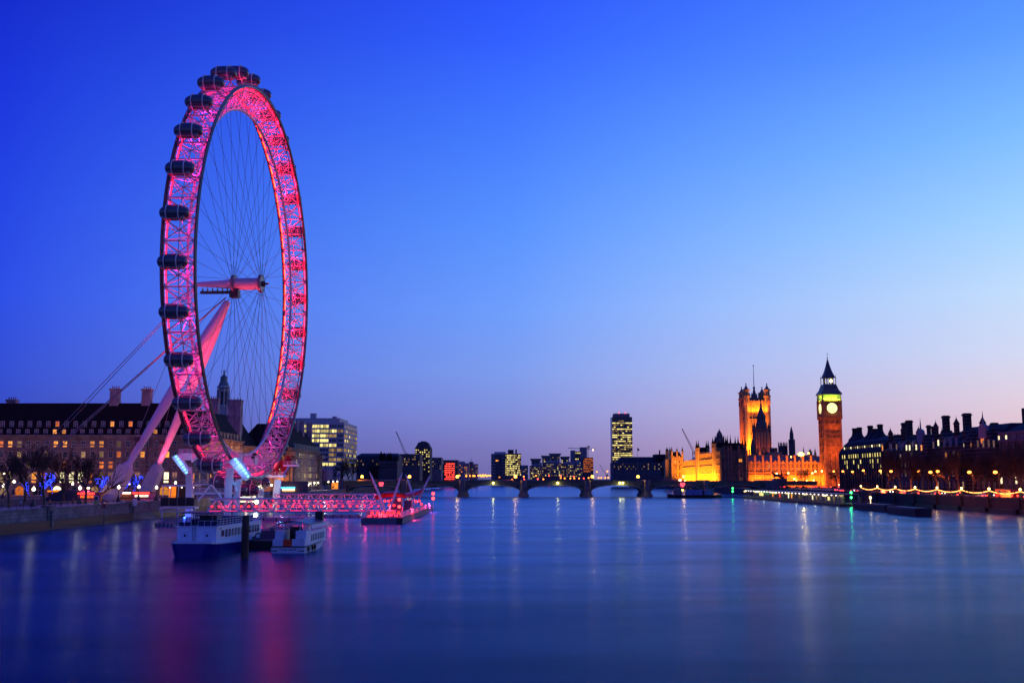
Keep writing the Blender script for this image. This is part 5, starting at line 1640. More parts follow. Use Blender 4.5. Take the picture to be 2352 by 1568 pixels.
# ------------------------------------------------------------------ central octagon spire
Yc = 930.0
ct = thing("octagonal_spire_tower", "dark octagonal lantern tower with needle spire standing before the glowing square tower", "tower", (xat(1749.5, Yc, 1000), Yc, 4.2))
cz = lambda py: zat(py, Yc, 1749) - 4.2
k_ = Yc / 2418
b = MB()
b.lathe([(7.0, 0), (7.0, cz(986)), (7.4, cz(985)), (7.4, cz(984))], (0, 0, 0), 8, 0, rot=R(22.5), smooth=False)
b.lathe([(4.9, cz(984)), (4.2, cz(970)), (3.0, cz(966)), (2.8, cz(955)), (3.1, cz(954)), (2.1, cz(945)), (1.1, cz(937)), (.5, cz(924)), (.05, cz(914))], (0, 0, 0), 8, 0, rot=R(22.5), smooth=False)
for k in range(8):
    a = R(45 * k + 22.5)
    b.lathe([(.75, 20), (.75, cz(980)), (.05, cz(968))], (7.3 * math.cos(a), 7.3 * math.sin(a), 0), 4, 0, smooth=False)
    b.lathe([(.4, cz(984)), (.4, cz(960)), (.04, cz(951))], (3.4 * math.cos(a), 3.4 * math.sin(a), 0), 4, 0, smooth=False)
b.build("stone_shell", mat("dark_spire_stone", (.12, .10, .09), .85, ns=.8, na=.4), ct)  # darker stone tone than the palace fronts
sp = []
for k in range(8):
    a = R(45 * k - 90); n = Vector((math.cos(a), math.sin(a)))
    for s in (-1.3, 1.3):
        sp.append((n.x * 6.52 - n.y * s, n.y * 6.52 + n.x * s, (cz(990) + cz(1030)) / 2, a + R(90), 1.5, (cz(990) - cz(1030)) * .9, mat("amber_lantern_glass", (.5, .26, .08), .6, ns=1, na=.3), True))
windows(ct, sp, None)
for x, y in ((-7, -9.5), (8, -9.5), (-12, 0)):
    lamp("SPOT", "base_floodlight", ct, (x, y, 24), 9000, ORA, .4, target=(0, -3, 38), spot=R(60))

# ------------------------------------------------------------------ clock tower
Yk = 790.0
kxl, kxr = xat(1893.5, Yk, 1000), xat(1933.2, Yk, 1000); kw = (kxr - kxl) / 2
clock = thing("clock_tower", "tall gothic clock tower with glowing dials, green lit belfry and pointed dark roof", "clock tower", ((kxl + kxr) / 2, Yk, 4.2))
kz = lambda py: zat(py, Yk, 1905) - 4.2
CLST = masonry("clock_tower_stone", (.38, .21, .08), (.2, .11, .04), 1.1, .5)
b = MB(); zs0 = kz(962)
b.box(-kw + .5, kw - .5, .5, 2 * kw - .5, 0, zs0)
for i in range(4):
    rz = R(90 * i); c = Vector((0, kw, 0)); b.M = Matrix.Translation(c) @ Matrix.Rotation(rz, 4, "Z") @ Matrix.Translation((-kw + .5, -kw + .5, 0))
    gothic(b, 2 * kw - 1, 0, zs0, 3, [kz(p) for p in (1090, 1062, 1038, 1024, 1004, 992, 972)], 0, but=.9, cren=False, panel=.35)
b.M = Matrix()
for x in (-kw + .4, kw - .4):
    for y in (.4, 2 * kw - .4):
        b.box(x - .75, x + .75, y - .75, y + .75, 0, zs0)
b.build("shaft", CLST, clock)
b = MB(); zc0, zc1 = kz(955), kz(921)
b.hip(-kw - .4, kw + .4, -.4, 2 * kw + .4, zs0 + 2.6, zs0, -.0, -.0) if False else b.box(-kw - .3, kw + .3, -.3, 2 * kw + .3, zs0, zc0)
for k in range(14):
    x = -kw + .4 + k * (2 * kw - .8) / 13; b.box(x - .18, x + .18, -.75, -.3, zs0 + .5, zc0 - .4); b.box(-kw - .75, -kw - .3, x + kw - .18, x + kw + .18, zs0 + .5, zc0 - .4)
b.box(-kw - .85, kw + .85, -.85, 2 * kw + .85, zc0 - .4, zc0)
b.box(-kw - .35, kw + .35, -.35, 2 * kw + .35, zc0, zc1); b.box(-kw - .95, kw + .95, -.95, 2 * kw + .95, zc1, zc1 + .7)
for x in (-kw - .2, kw + .2):
    for y in (-.2, 2 * kw + .2):
        b.lathe([(.95, zs0), (.95, zc1 + .7), (.6, zc1 + 1), (.6, zc1 + 3.5), (.04, zc1 + 7)], (x, y, 0), 8, smooth=False)
stage = b.build("clock_stage", CLST, clock)
DIAL = glow("milk_glass_dial", (1, .95, .40), 1.6)
zd = kz(936.8); rd = 15.7 / 2 * 1.6 * Yk / 2418 * .93
rd = 12.0 * Yk / 2418
for i in range(4):
    M0 = Matrix.Translation((0, kw, zd)) @ Matrix.Rotation(R(90 * i), 4, "Z") @ Matrix.Translation((0, -kw - .36, 0))
    b = MB(M0 @ Matrix.Rotation(R(90), 4, "X")); b.lathe([(rd, 0), (rd, .08)], n=40, smooth=False)
    f = b.build("clock_face", DIAL, stage)
    b = MB(M0 @ Matrix.Rotation(R(90), 4, "X"))
    b.path([(rd * 1.05 * math.cos(2 * math.pi * k / 40), rd * 1.05 * math.sin(2 * math.pi * k / 40), .1) for k in range(40)], .2, 6, closed=True)
    b.path([(rd * .68 * math.cos(2 * math.pi * k / 40), rd * .68 * math.sin(2 * math.pi * k / 40), .1) for k in range(40)], .05, 4, closed=True)
    for k in range(12):
        a = R(30 * k); b.tube((rd * .72 * math.cos(a), rd * .72 * math.sin(a), .12), (rd * .94 * math.cos(a), rd * .94 * math.sin(a), .12), .11, n=4)
    b.build("dial_ring", mat("gilded_iron", (.12, .08, .02), .4, .4), f)
    b = MB(M0); b.slab([(-.16, .5), (.16, .5), (.06, -rd * .92), (-.06, -rd * .92)], -.22, -.14); b.slab([(-.3, .3), (.3, .3), (-.25, -rd * .6), (-.45, -rd * .58)], -.3, -.24)
    b.build("clock_hand", IRON, f)
zg0, zg1 = zc1 + .7, kz(905.5)
b = MB(); b.box(-kw + 2.0, kw - 2.0, 2.0, 2 * kw - 2.0, zg0, zg1)
for i in range(4):
    b.M = Matrix.Translation((0, kw, 0)) @ Matrix.Rotation(R(90 * i), 4, "Z") @ Matrix.Translation((0, -kw, 0))
    for k in range(8):
        x = -kw + .5 + k * (2 * kw - 1) / 7; b.box(x - .24, x + .24, .2, .8, zg0, zg1 - 1.0)
    b.box(-kw + .2, kw - .2, .15, .85, zg1 - 1.0, zg1); b.box(-kw + .2, kw - .2, .15, .5, zg0, zg0 + .9)
b.build("belfry", mat("belfry_stone", (.55, .5, .36), .8), clock)
GRN = (.30, 1, .02)
for loc in ((-2.5, .9, zg0 + 1.5), (2.5, .9, zg0 + 1.5), (-kw + 1.2, 3.5, zg0 + 1.5), (-kw + 1.2, 8, zg0 + 1.5), (kw - 1.2, 6, zg0 + 1.5)):
    lamp("POINT", "belfry_light", clock, loc, 900, GRN, .25)
lamp("AREA", "belfry_wash", clock, (0, -1.6, zg0 - .2), 1500, (.62, 1, .05), size=(11, .4), target=(0, .8, zg0 + 3.5))
lamp("AREA", "belfry_wash", clock, (-kw - 1.6, kw, zg0 - .2), 1500, (.62, 1, .05), size=(.4, 11), target=(-kw + .8, kw, zg0 + 3.5))
b = MB(); q2 = math.sqrt(2); z2 = kz(882); z3 = kz(866.5); zt_ = kz(821)
hw = lambda d: d * Yk / 2418 / 2 * q2
b.lathe([(hw(49), zg1), (hw(46), zg1 + 1.2), (hw(36), zg1 + 3.8), (hw(29.5), z2 - .6), (hw(28), z2)], (0, kw, 0), 4, rot=R(45), smooth=False)
for x in (-4, -1.3, 1.3, 4):
    for z in (1.6, 4.2):
        b.cbox((x * (1 - z * .06), .9 + z * .42, zg1 + z), (.7, 1.0, 1.1))
b.lathe([(hw(25), z2), (hw(25), z2 + .4)], (0, kw, 0), 4, rot=R(45), smooth=False)
b.lathe([(hw(26), z3), (hw(25), z3 + .6), (hw(15), z3 + 5), (hw(8), z3 + 9.5), (hw(3.5), zt_ - 2), (.12, zt_)], (0, kw, 0), 4, rot=R(45), smooth=False)
for i in range(12):
    a = R(30 * i); c = 3.6
    b.tube((c * math.cos(a), kw + c * math.sin(a), z2), (c * math.cos(a), kw + c * math.sin(a), z3), .3, n=6)
for x in (-4.4, 4.4):
    for y in (-4.4, 4.4):
        b.lathe([(.3, z2 - .5), (.3, z3), (.03, z3 + 2.5)], (x, kw + y, 0), 4, smooth=False)
b.tube((0, kw, zt_ - .3), (0, kw, kz(807)), .1, n=5); b.sphere((0, kw, zt_ + .5), .5); b.box(-.9, .9, kw - .06, kw + .06, kz(811.5) - .1, kz(811.5) + .1)
b.build("spire_roof", mat("iron_roof_tiles", (.06, .065, .075), .5, ns=1, na=.3), clock)
b = MB(); b.sphere((1, kw - 3.7, (z2 + z3) / 2 + .2), 1.1); b.build("lantern_lamp", glow("lantern_gold", (1, .72, .2), 14), clock)
lamp("POINT", "lantern_light", clock, (0, kw - 1, (z2 + z3) / 2), 500, (1, .6, .15), .4)
floodlight(clock, (0, -9, 1.5), 6500, (1, .15, .003), (9, .8), (0, .5, 30))
floodlight(clock, (-kw - 7, kw, 2), 36000, (1, .21, .006), (.8, 9), (-kw, kw, 30))
floodlight(clock, (0, -3.2, zs0 - 8), 900, ORA, (10, .5), (0, -.2, zc0), False)
floodlight(clock, (0, -11, 22), 6500, ORA, (9, .8), (0, .5, 46), False)
floodlight(clock, (0, -2.4, zc0 + .3), 130, (1, .4, .05), (8, .3), (0, -.3, zd), False)

# ================================================================== north bank buildings
PX_ = 197.0
yof = lambda px, X=PX_: X * 2418 / (px - 1176)
por = thing("chimneyed_office", "dark office with curved roof and five tall bell based chimneys right of the clock tower", "building", (PX_, 559, 4.2))
ya, yb = 0, 72
b = MB(); b.box(0, 40, ya, yb, 0, 20.6)
for k in range(19):
    y = ya + k * 4; b.box(-.5, -.01, y - .5, y + .5, 0, 20.6)
for k in range(10):
    x = k * 4; b.box(x, x + .9, -.5, -.01, 0, 20.6)
b.build("wall", mat("bronze_dark_stone", (.022, .018, .017), .7, ns=.4, na=.3), por)
b = MB(); pr = [(-.7, 20.6), (.5, 23), (3, 26.5), (6, 29), (10, 30), (34, 30), (38, 26), (40, 20.6)]
b.slab(pr, -.4, yb + .4)
for k in range(18):
    y = 2 + k * 4; b.tube((-.9, y, 20.8), (3, y, 26.7), .3, n=5); b.tube((3, y, 26.7), (10, y, 30.2), .3, n=5)
roof = b.build("roof", mat("bronze_roof", (.010, .010, .012), .7, 0, ns=.5, na=.3), por)
for px, pt in ((1958.4, 983), (1978.7, 981), (2004, 977), (2014, 984), (2026.8, 974)):
    y = min(yb - 2, yof(px, PX_ + 9) - 559); zt_ = zat(pt, 559 + y) - 4.2
    b = MB(); b.lathe([(4.2, 28), (3.8, 30), (2.2, 31.6), (1.6, 33.2), (1.45, zt_ - 1.2), (1.9, zt_ - 1), (1.9, zt_ - .6), (1.5, zt_ - .5), (1.5, zt_)], (9, y, 0), 16); b.build("chimney", mat("bronze_roof"), roof)
sp = []
for r, py in enumerate((1046.5, 1060, 1071, 1084, 1094)):
    for k in range(17):
        y = 4 * k + 2; z = zat(py, 595) - 4.2
        litp = (.9, .6, .45, .15, .15)[r] * (1.15 if k < 5 else .8)
        sp.append((-.04, y, z, R(-90), 2.0, 2.1, W_YELL if rnd.random() < litp else GLASS))
for k in range(17):
    sp.append((1.05, 4 * k + 2, 24.2, R(-90), 1.3, 1.6, W_PALE if k % 3 == 1 else W_DIM))
for k in range(5):
    for z in (9, 13, 18):
        sp.append((4 * k + 2.5, -.04, z, 0, 2.0, 2.1, W_YELL if rnd.random() < .4 else GLASS))
windows(por, sp, None)

X2 = 195.0
shaw = thing("striped_brick_house", "long striped brick building with round gables and fat chimneys above the embankment trees", "building", (X2, 423, 4.2))
sz = lambda py, Y: zat(py, Y) - 4.2
STRIPE = None
m, n, l = _nodes("striped_brick")
p = n["Principled BSDF"]; p.inputs["Roughness"].default_value = .85
tc = n.new("ShaderNodeTexCoord"); s_ = n.new("ShaderNodeSeparateXYZ"); l.new(tc.outputs["Object"], s_.inputs[0])
m1 = n.new("ShaderNodeMath"); m1.operation = "FRACT"; m0 = n.new("ShaderNodeMath"); m0.operation = "MULTIPLY"; m0.inputs[1].default_value = .62
l.new(s_.outputs[2], m0.inputs[0]); l.new(m0.outputs[0], m1.inputs[0])
m2 = n.new("ShaderNodeMath"); m2.operation = "GREATER_THAN"; m2.inputs[1].default_value = .68; l.new(m1.outputs[0], m2.inputs[0])
mx = n.new("ShaderNodeMix"); mx.data_type = "RGBA"; mx.inputs[6].default_value = (.026, .008, .006, 1); mx.inputs[7].default_value = (.085, .07, .066, 1)
l.new(m2.outputs[0], mx.inputs[0]); l.new(mx.outputs[2], p.inputs["Base Color"])
STRIPE = m
E2 = 21.6
b = MB(); b.box(0, 26, 0, 50, 0, E2); b.box(1, 26, 50, 130, 0, E2 - .6); b.build("wall", STRIPE, shaw)
b = MB(); b.hip(-.3, 26.3, -.3, 50.3, E2, E2 + 7.6, 9, 4); b.hip(.7, 26.3, 50.4, 130.3, E2 - .6, E2 + 6.4, 10, 6); rf = b.build("roof", ROOF_BLUE, shaw)
for yc, wd, top in ((433 - 423, 15, 962), (499.5 - 423, 16, 976)):
    zt_ = sz(top, 423 + yc)
    b = MB(FR(-.35, yc, 0, R(-90)))
    b.slab([(-wd / 2, 6), (wd / 2, 6), (wd / 2, E2), (wd * .42, E2 + 1.5), (wd * .3, E2 + 3.4), (wd * .18, zt_ - 4.5), (-wd * .18, zt_ - 4.5), (-wd * .3, E2 + 3.4), (-wd * .42, E2 + 1.5), (-wd / 2, E2)], 0, 12)
    b.build("gable", STRIPE, shaw)
    b = MB(FR(-.45, yc, 0, R(-90))); b.slab([(-wd * .22, zt_ - 8)] + [(-wd * .22 * math.cos(t), zt_ - 4.5 + 2.6 * math.sin(t)) for t in [math.pi * k / 10 for k in range(11)]] + [(wd * .22, zt_ - 8)], -.2, 1.2)
    b.lathe([(.5, zt_ - 2), (.35, zt_ - 1), (.3, zt_), (.03, zt_ + 3.5)], (0, .5, 0), 6)
    b.build("gable_crest", mat("white_stone_crest", (.22, .2, .21), .8, ns=1, na=.2), shaw)
    link("window", win_mesh(3, 3.2, W_ORNG if yc < 40 else GLASS, FRAME, True), shaw, loc=(-.5, yc, E2 + 1.2), rz=R(-90))
for (x, top, wz) in ((645, 705, 8), (675, 660, 22), (728, 675, 8), (765, 640, 26), (930, 680, 16), (965, 690, 12), (1080, 600, 28), (1260, 580, 32), (1490, 660, 28)):
    px = 1886.4 + .2716 * x; pt = 791.1 + .27167 * top
    Yq = min(552, max(424, yof(px, X2 + 12))); zt_ = sz(pt, Yq); ww = wz * .2716 * Yq / 2418 * 1.7
    b = MB(); b.box(12 - ww / 2, 12 + ww / 2, Yq - 423 - ww / 2, Yq - 423 + ww / 2, E2 + 3, zt_); b.box(12 - ww / 2 - .3, 12 + ww / 2 + .3, Yq - 423 - ww / 2 - .3, Yq - 423 + ww / 2 + .3, zt_ - 1.2, zt_ - .5); b.build("chimney", STRIPE, rf)
b = MB(); b.lathe([(4, 0), (4, E2), (4.5, E2 + .3), (4.4, E2 + .6), (2, E2 + 4), (.1, E2 + 6.5)], (2, 24, 0), 12, smooth=False); b.build("corner_turret", [STRIPE], shaw)
sp = []
for x, y, m_ in ((540, 875, W_WARM), (615, 868, W_DIM), (660, 865, W_DIM), (700, 862, GLASS_B), (745, 872, W_PALE), (772, 872, W_PALE), (828, 868, W_PALE), (872, 872, W_WARM), (975, 850, W_DIM), (1018, 830, W_PALE), (1070, 832, GLASS_B), (1120, 830, GLASS_B), (1172, 826, GLASS_B), (1240, 838, W_PALE), (1262, 838, W_WARM), (1290, 838, W_WARM), (1355, 838, W_DIM), (1400, 838, W_DIM), (1447, 836, W_DIM), (1490, 838, W_DIM),
                 (1077, 935, W_WARM), (1145, 930, W_DIM), (1183, 930, W_WARM), (785, 945, W_DIM), (690, 950, W_DIM), (1010, 940, W_DIM), (960, 945, GLASS)):
    px = 1886.4 + .2716 * x; Yq = yof(px, X2); sp.append((-.55 if True else 0, Yq - 423, zat(791.1 + .27167 * y, Yq) - 4.2, R(-90), 1.7 if m_ is not W_DIM else 1.4, 2.6, m_))
for k in range(26):
    for z in (4, 9, 13.5):
        sp.append((-.04 if k < 10 else .96, 2.5 + k * 4.9, z, R(-90), 1.5, 2.6, rnd.choice([GLASS, GLASS, W_DIM])))
windows(shaw, sp, FRAME)
for k in range(20):
    b = MB(); y = 4 + k * 6.3; b.box(2.2, 6, y, y + 1.8, E2 + .6, E2 + 3.2); b.slab([(2, E2 + 3.2), (6, E2 + 3.2), (4, E2 + 4.2)], y, y + 1.8)
    b.build("dormer", mat("white_stone_crest"), rf)
for i, (y, hh, kind) in enumerate(((6, 5, 0), (18, 7, 1), (34, 5.5, 0), (44, 8, 1), (58, 6, 0), (67, 7.5, 1), (88, 6, 1), (98, 5, 0), (108, 8, 1), (118, 5.5, 0), (126, 7, 1))):
    b = MB(); base = E2 + 1
    if kind:
        b.lathe([(1.3, base), (1.3, base + hh), (1.6, base + hh + .2), (.9, base + hh + 1.4), (.15, base + hh + 2.8), (.04, base + hh + 4)], (3.5, y, 0), 8, smooth=False); b.build("roof_turret", STRIPE, rf)
    else:
        b.M = FR(2.2, y, 0, R(-90)); b.slab([(-3, base), (3, base), (3, base + hh * .45), (1.6, base + hh * .7), (0, base + hh), (-1.6, base + hh * .7), (-3, base + hh * .45)], 0, 5); b.lathe([(.25, base + hh - .3), (.03, base + hh + 1.8)], (0, .4, 0), 5); b.build("small_gable", STRIPE, rf)
t = thing("pale_ministry", "pale stone classical building at the right edge beyond the black trees", "building", (X2 + 1, 330, 4.2))
b = MB(); b.box(0, 30, 0, 91, 0, 24.5)
for k in range(15):
    y = 3 + k * 6.2; b.box(-.7, -.01, y - .5, y + .5, 8, 21)
b.box(-1, -.02, 0, 91, 21, 22); b.box(-.6, -.02, 0, 91, 24, 25); b.build("wall", mat("pale_portland_stone", (.11, .095, .105), .8, ns=.5, na=.2), t)
b = MB(); b.hip(1, 29, 0, 91, 24.5, 28, 5, 5)
for y in (58, 83):
    b.box(8, 12, y, y + 5, 26, 34.5)
b.build("roof", ROOF_BLUE, t)
sp = []
for k in range(15):
    for z, h in ((22.9, 1.5), (17.5, 2.4), (12, 2.6), (6, 2.6)):
        sp.append((-.04, 6 + k * 6.2 - 1.5, z, R(-90), 1.5, h, W_PALE if rnd.random() < .2 else (W_DIM if rnd.random() < .2 else GLASS)))
sp.sort(key=lambda q: -q[1])
windows(t, sp, FRAME)
for y in (52, 62):
    lamp("POINT", "doorway_light", t, (-3, y, 4), 500, (.85, 1, .5), .3)


# ================================================================== bare winter trees
BARK = mat("plane_bark", (.075, .058, .045), .9, ns=1.6, na=.5)
TWIG = mat("winter_twigs", (.03, .022, .02), .95, ns=1, na=.4)
TWIGP = mat("pale_winter_twigs", (.06, .042, .036), .95, ns=1, na=.4)


def tree_meshes(seed, H, trunk_h, r, levels, kids, spread, lean=0.0, shrink=.72, rmin=.035, droop=0.0):
    rr = random.Random(seed)
    T, C = MB(), MB()

    def grow(p, d, L, rad, lv):
        n = 3 if lv <= 1 else 2
        q = p
        b = T if lv <= 1 else C
        for i in range(n):
            d2 = (d + Vector((rr.uniform(-1, 1), rr.uniform(-1, 1), rr.uniform(-.5, .8))) * .16).normalized()
            e = q + d2 * L / n
            b.tube(q, e, max(rmin, rad * (1 - .4 * i / n)), max(rmin * .8, rad * (1 - .4 * (i + 1) / n)), n=7 if lv == 0 else (5 if lv < 2 else 3), caps=False)
            q, d = e, d2
            if lv >= 1 and lv < levels and i < n - 1:
                side(q, d, L * .6, rad * .5, lv + 1)
        if lv < levels:
            for k in range(kids if lv else kids + 1):
                side(q, d, L * shrink * rr.uniform(.75, 1.15), rad * .58, lv + 1)

    def side(q, d, L, rad, lv):
        a = rr.uniform(0, 2 * math.pi); t = spread * rr.uniform(.6, 1.25)
        u = d.orthogonal().normalized(); w = d.cross(u)
        v = (d * math.cos(t) + (u * math.cos(a) + w * math.sin(a)) * math.sin(t) + Vector((0, 0, .18 - droop))).normalized()
        grow(q, v, L, rad, lv)

    grow(Vector((0, 0, -.2)), Vector((lean, 0, 1)).normalized(), trunk_h, r, 0)
    top = max(v[2] for v in T.v + C.v)
    s = H / top
    for M_ in (T, C):
        M_.v = [(x * s, y * s, z * s) for x, y, z in M_.v]
    return T, C


PROTO = {}
for key, a in (("big", (3, 20, 6.5, .55, 5, 3, .62, .0, .74, .05)), ("wide", (11, 18, 5.0, .5, 5, 3, .75, .08, .76, .05)), ("tall", (23, 21, 7.5, .5, 5, 3, .5, -.05, .74, .05)),
               ("small", (31, 7, 2.2, .16, 4, 3, .6, .0, .75, .03)), ("slim", (43, 9, 3.0, .2, 4, 3, .45, .03, .75, .03))):
    T, C = tree_meshes(*a)
    PROTO[key] = (T.mesh("trunk", BARK), C.mesh("crown", TWIG), C.mesh("crown", TWIGP))


def tree(kind, x, y, z, label, group, s=1.0, rz=None, pale=False, name="bare_tree"):
    t = thing(name, label, "tree", (x, y, z), rnd.uniform(0, 6.28) if rz is None else rz, group)
    t.scale = (s, s, s)
    link("trunk", PROTO[kind][0], t); link("crown", PROTO[kind][2 if pale else 1], t)
    return t


G1 = "bare trees along the promenade"
for kind, px, Y, s, lb in (("big", 25, 227, .72, "bare plane tree with lit trunk at the left end of the promenade"), ("tall", 106, 243, .72, "bare tree right of the big globe lamp on the river wall"), ("slim", 142, 250, .8, "thin young bare tree by the blue board on the promenade"),
                           ("wide", 199, 268, .8, "dark bare tree in front of the red stall"), ("big", 60, 290, .7, "bare tree deep in the gardens behind the first globe lamp"), ("tall", 150, 300, .7, "bare tree in the gardens before the three pale lit windows")):
    tree(kind, xat(px, Y), Y, 4.5, lb, G1, s, pale=kind != "wide")
# pollarded tree with long upswept limbs and a lamplit trunk
T, C = tree_meshes(77, 9.5, 2.6, .42, 2, 4, .68, 0, 1.5, .09)
t = thing("pollard_tree", "pollarded bare tree with orange lit trunk behind the red cross sign", "tree", (xat(233, 276), 276, 4.5))
T.build("trunk", mat("pollard_bark", (.16, .10, .06), .9, ns=2, na=.4), t); C.build("crown", TWIGP, t)
lamp("POINT", "uplight", t, (2.2, -2.6, 1.2), 260, (1, .42, .12), .2)
# blue lit trees
BULB = glow("blue_fairy_bulb", (.02, .05, 1), 7)
TB, CB = tree_meshes(31, 7, 2.2, .16, 3, 3, .6, 0, .75, .03)
rr = random.Random(5)
bm_ = MB()
for (x, y, z) in rr.sample(TB.v + CB.v, 150):
    if z > .8:
        bm_.sphere((x + rr.uniform(-.12, .12), y + rr.uniform(-.12, .12), z), .085, n=5, k=3)
bl_mesh = bm_.mesh("bulb_string", BULB)
for px, Y, s, lb in ((97, 325, .95, "small tree wrapped in blue bulbs left of the long stall"), (126, 330, 1.25, "small tree wrapped in blue bulbs above the long stall roof"), (229.5, 318, 1.1, "small tree wrapped in blue bulbs beside the first leg block"), (285, 326, .95, "bushy tree wrapped in blue bulbs above the lit kiosk sign"), (312, 329, 1.15, "tree wrapped in blue bulbs between the two leg blocks"), (71, 330, .8, "faint blue bulb tree, leftmost of the blue lit ones")):
    t = tree("small", xat(px, Y), Y, 4.5, lb, "blue lit trees", s, name="lit_tree")
    link("bulb_string", bl_mesh, t)

G2 = "bare trees lining the far embankment"
emb = [("big", 2038, 470, .95), ("tall", 2070, 452, .95), ("wide", 2092, 440, 1.0), ("tall", 2118, 425, .95), ("big", 2150, 412, .98), ("wide", 2178, 398, 1.0), ("tall", 2205, 390, .9), ("big", 2232, 378, .95), ("wide", 2262, 366, .98), ("tall", 2290, 356, .92), ("big", 2318, 348, .95), ("wide", 2345, 338, 1.0), ("tall", 2135, 455, .98), ("big", 2195, 432, 1.0), ("wide", 2250, 410, 1.0), ("tall", 2305, 392, 1.0), ("big", 2340, 380, 1.05), ("wide", 2375, 362, 1.05), ("big", 2060, 492, .9), ("wide", 2110, 470, .95), ("tall", 2220, 446, .95), ("big", 2275, 425, 1.0), ("tall", 2330, 405, 1.0)]
WHERE = ["nearest the dark chimneyed office", "before the first round gable", "below the fat striped chimneys", "between two street lamps", "leaning over the road", "before the second round gable", "by the parked coach", "at the right edge of the row", "in the rear row close to the brick wall"]
for i, (k, px, Y, s) in enumerate(emb):
    tree(k, xat(px, Y), Y, 4.2, "dark bare embankment tree in the dense row before the striped brick house", G2, s, pale=i % 3 == 0)
tree("slim", xat(1832, 760), 760, 4.2, "small bare tree before the orange lit north front, left of its neighbour", "bare trees before the orange front", 1.5)
tree("slim", xat(1845, 750), 750, 4.2, "small bare tree before the orange lit north front, close to the clock tower", "bare trees before the orange front", 1.6)
tree("wide", xat(1922, 720), 720, 4.2, "bare tree standing in front of the foot of the clock tower", "bare trees before the orange front", .85)
tree("slim", xat(1795, 770), 770, 4.2, "bare tree behind the horse statue before the orange front", "bare trees before the orange front", 1.3)
G3 = "far dark trees beyond the bridge"
for i in range(13):
    Y = 690 + i * 42
    tree(("big", "wide", "tall")[i % 3], -108 - rnd.uniform(0, 12), Y, 4.3, "dark bare tree in the massed row on the left bank beyond the bridge", G3, 1.0 + rnd.uniform(0, .2) + (.25 if i > 8 else 0))
G4 = "far dark trees left of the palace"
for i in range(14):
    Y = 1080 + i * 36
    tree(("wide", "big", "tall")[i % 3], 172 + rnd.uniform(0, 26), Y, 4.2, "dark bare tree in the black mass between the glowing skyscraper and the palace", G4, 1.15 + rnd.uniform(0, .3))

# ================================================================== lamps
GLOBE = glow("warm_globe_glass", (1, .80, .50), 9)
b = MB(); b.lathe([(.62, 0), (.66, .25), (.5, .45), (.42, .8), (.22, 1.3), (.13, 1.6), (.09, 2.2), (.08, 3.1), (.16, 3.2), (.05, 3.3)], n=10); b.tube((-.35, 0, 2.6), (.35, 0, 2.6), .035, n=5)
st_post = b.mesh("post", IRON)
b = MB(); b.sphere((0, 0, 3.62), .36, n=12, k=8); b.lathe([(.1, 3.95), (.16, 4.02), (.02, 4.2)], n=6)
st_globe = b.mesh("globe", GLOBE)
G = "globe lamps along the promenade"
for px, Y, z, lb in ((79, 221, 5.0, "large globe lamp on the river wall before the left bare trees"), (185, 246, 5.0, "globe lamp on the wall in front of the red stall"), (273.6, 268, 5.0, "globe lamp on the wall beside the first leg block"), (320, 282.5, 5.0, "globe lamp on the wall before the second leg block"), (360.6, 297, 4.7, "globe lamp left of the glazed waiting room"), (403.5, 330, 5.9, "globe lamp showing above the waiting room roof"), (9, 300, 5.2, "globe lamp at the far left edge in the gardens"), (167.5, 330, 5.6, "globe lamp under the first of the pale lit windows"), (297.6, 332, 5.6, "globe lamp between the blue lit trees"), (33, 310, 6.3, "small globe lamp behind the leftmost tree"),
                     (703.5, 512, 4.6, "lamp in the cluster below the columned corner, leftmost"), (708.5, 525, 4.0, "lamp in the cluster below the columned corner, lowest"), (712.5, 535, 4.7, "lamp in the cluster below the columned corner, brightest"), (722.6, 545, 5.0, "lamp right of the bright cluster by the columned corner"), (731, 556, 5.0, "lamp before the grey banner"), (754.5, 590, 5.4, "lamp between the pink and white banners"), (765.5, 600, 5.5, "lamp before the lit bus shelter"), (775, 612, 5.5, "lamp before the blue splashed banner"), (793, 640, 5.8, "lamp at the left foot of the arch bridge"), (624, 420, 4.6, "lamp beside the blue drive unit's rear leg")):
    t = thing("globe_lamp", lb, "street lamp", (xat(px, Y), Y, z), 0, G)
    link("post", st_post, t); link("globe", st_globe, t)
    lamp("POINT", "bulb", t, (0, -.5, 3.6), 80 if Y < 400 else 260, (1, .62, .26), .3)
STARL = glow("orange_tall_lamp", (1, .55, .2), 30)
b = MB(); b.tube((0, 0, 0), (0, 0, 9.5), .12, .07, n=6); b.tube((0, 0, 9.5), (-.9, 0, 9.8), .05, n=5); tl_post = b.mesh("post", STEEL_D)
b = MB(); b.lathe([(.2, 0), (.42, .12), (.36, .3), (.1, .45)], (-.9, 0, 9.5), 8); tl_head = b.mesh("lamp_head", STARL)
for px, py, Y, lb in ((16.4, 1088, 330, "tall orange street lamp at the left edge before the hall"), (210, 1121, 300, "low bright floodlamp beside the red stall")):
    c = at(px, py, Y); t = thing("tall_lamp", lb, "street lamp", (c.x, Y, c.z - 9.6))
    link("post", tl_post, t); link("lamp_head", tl_head, t)
    lamp("POINT", "bulb", t, (-.9, -.8, 9.2), 500, (1, .5, .2), .3)
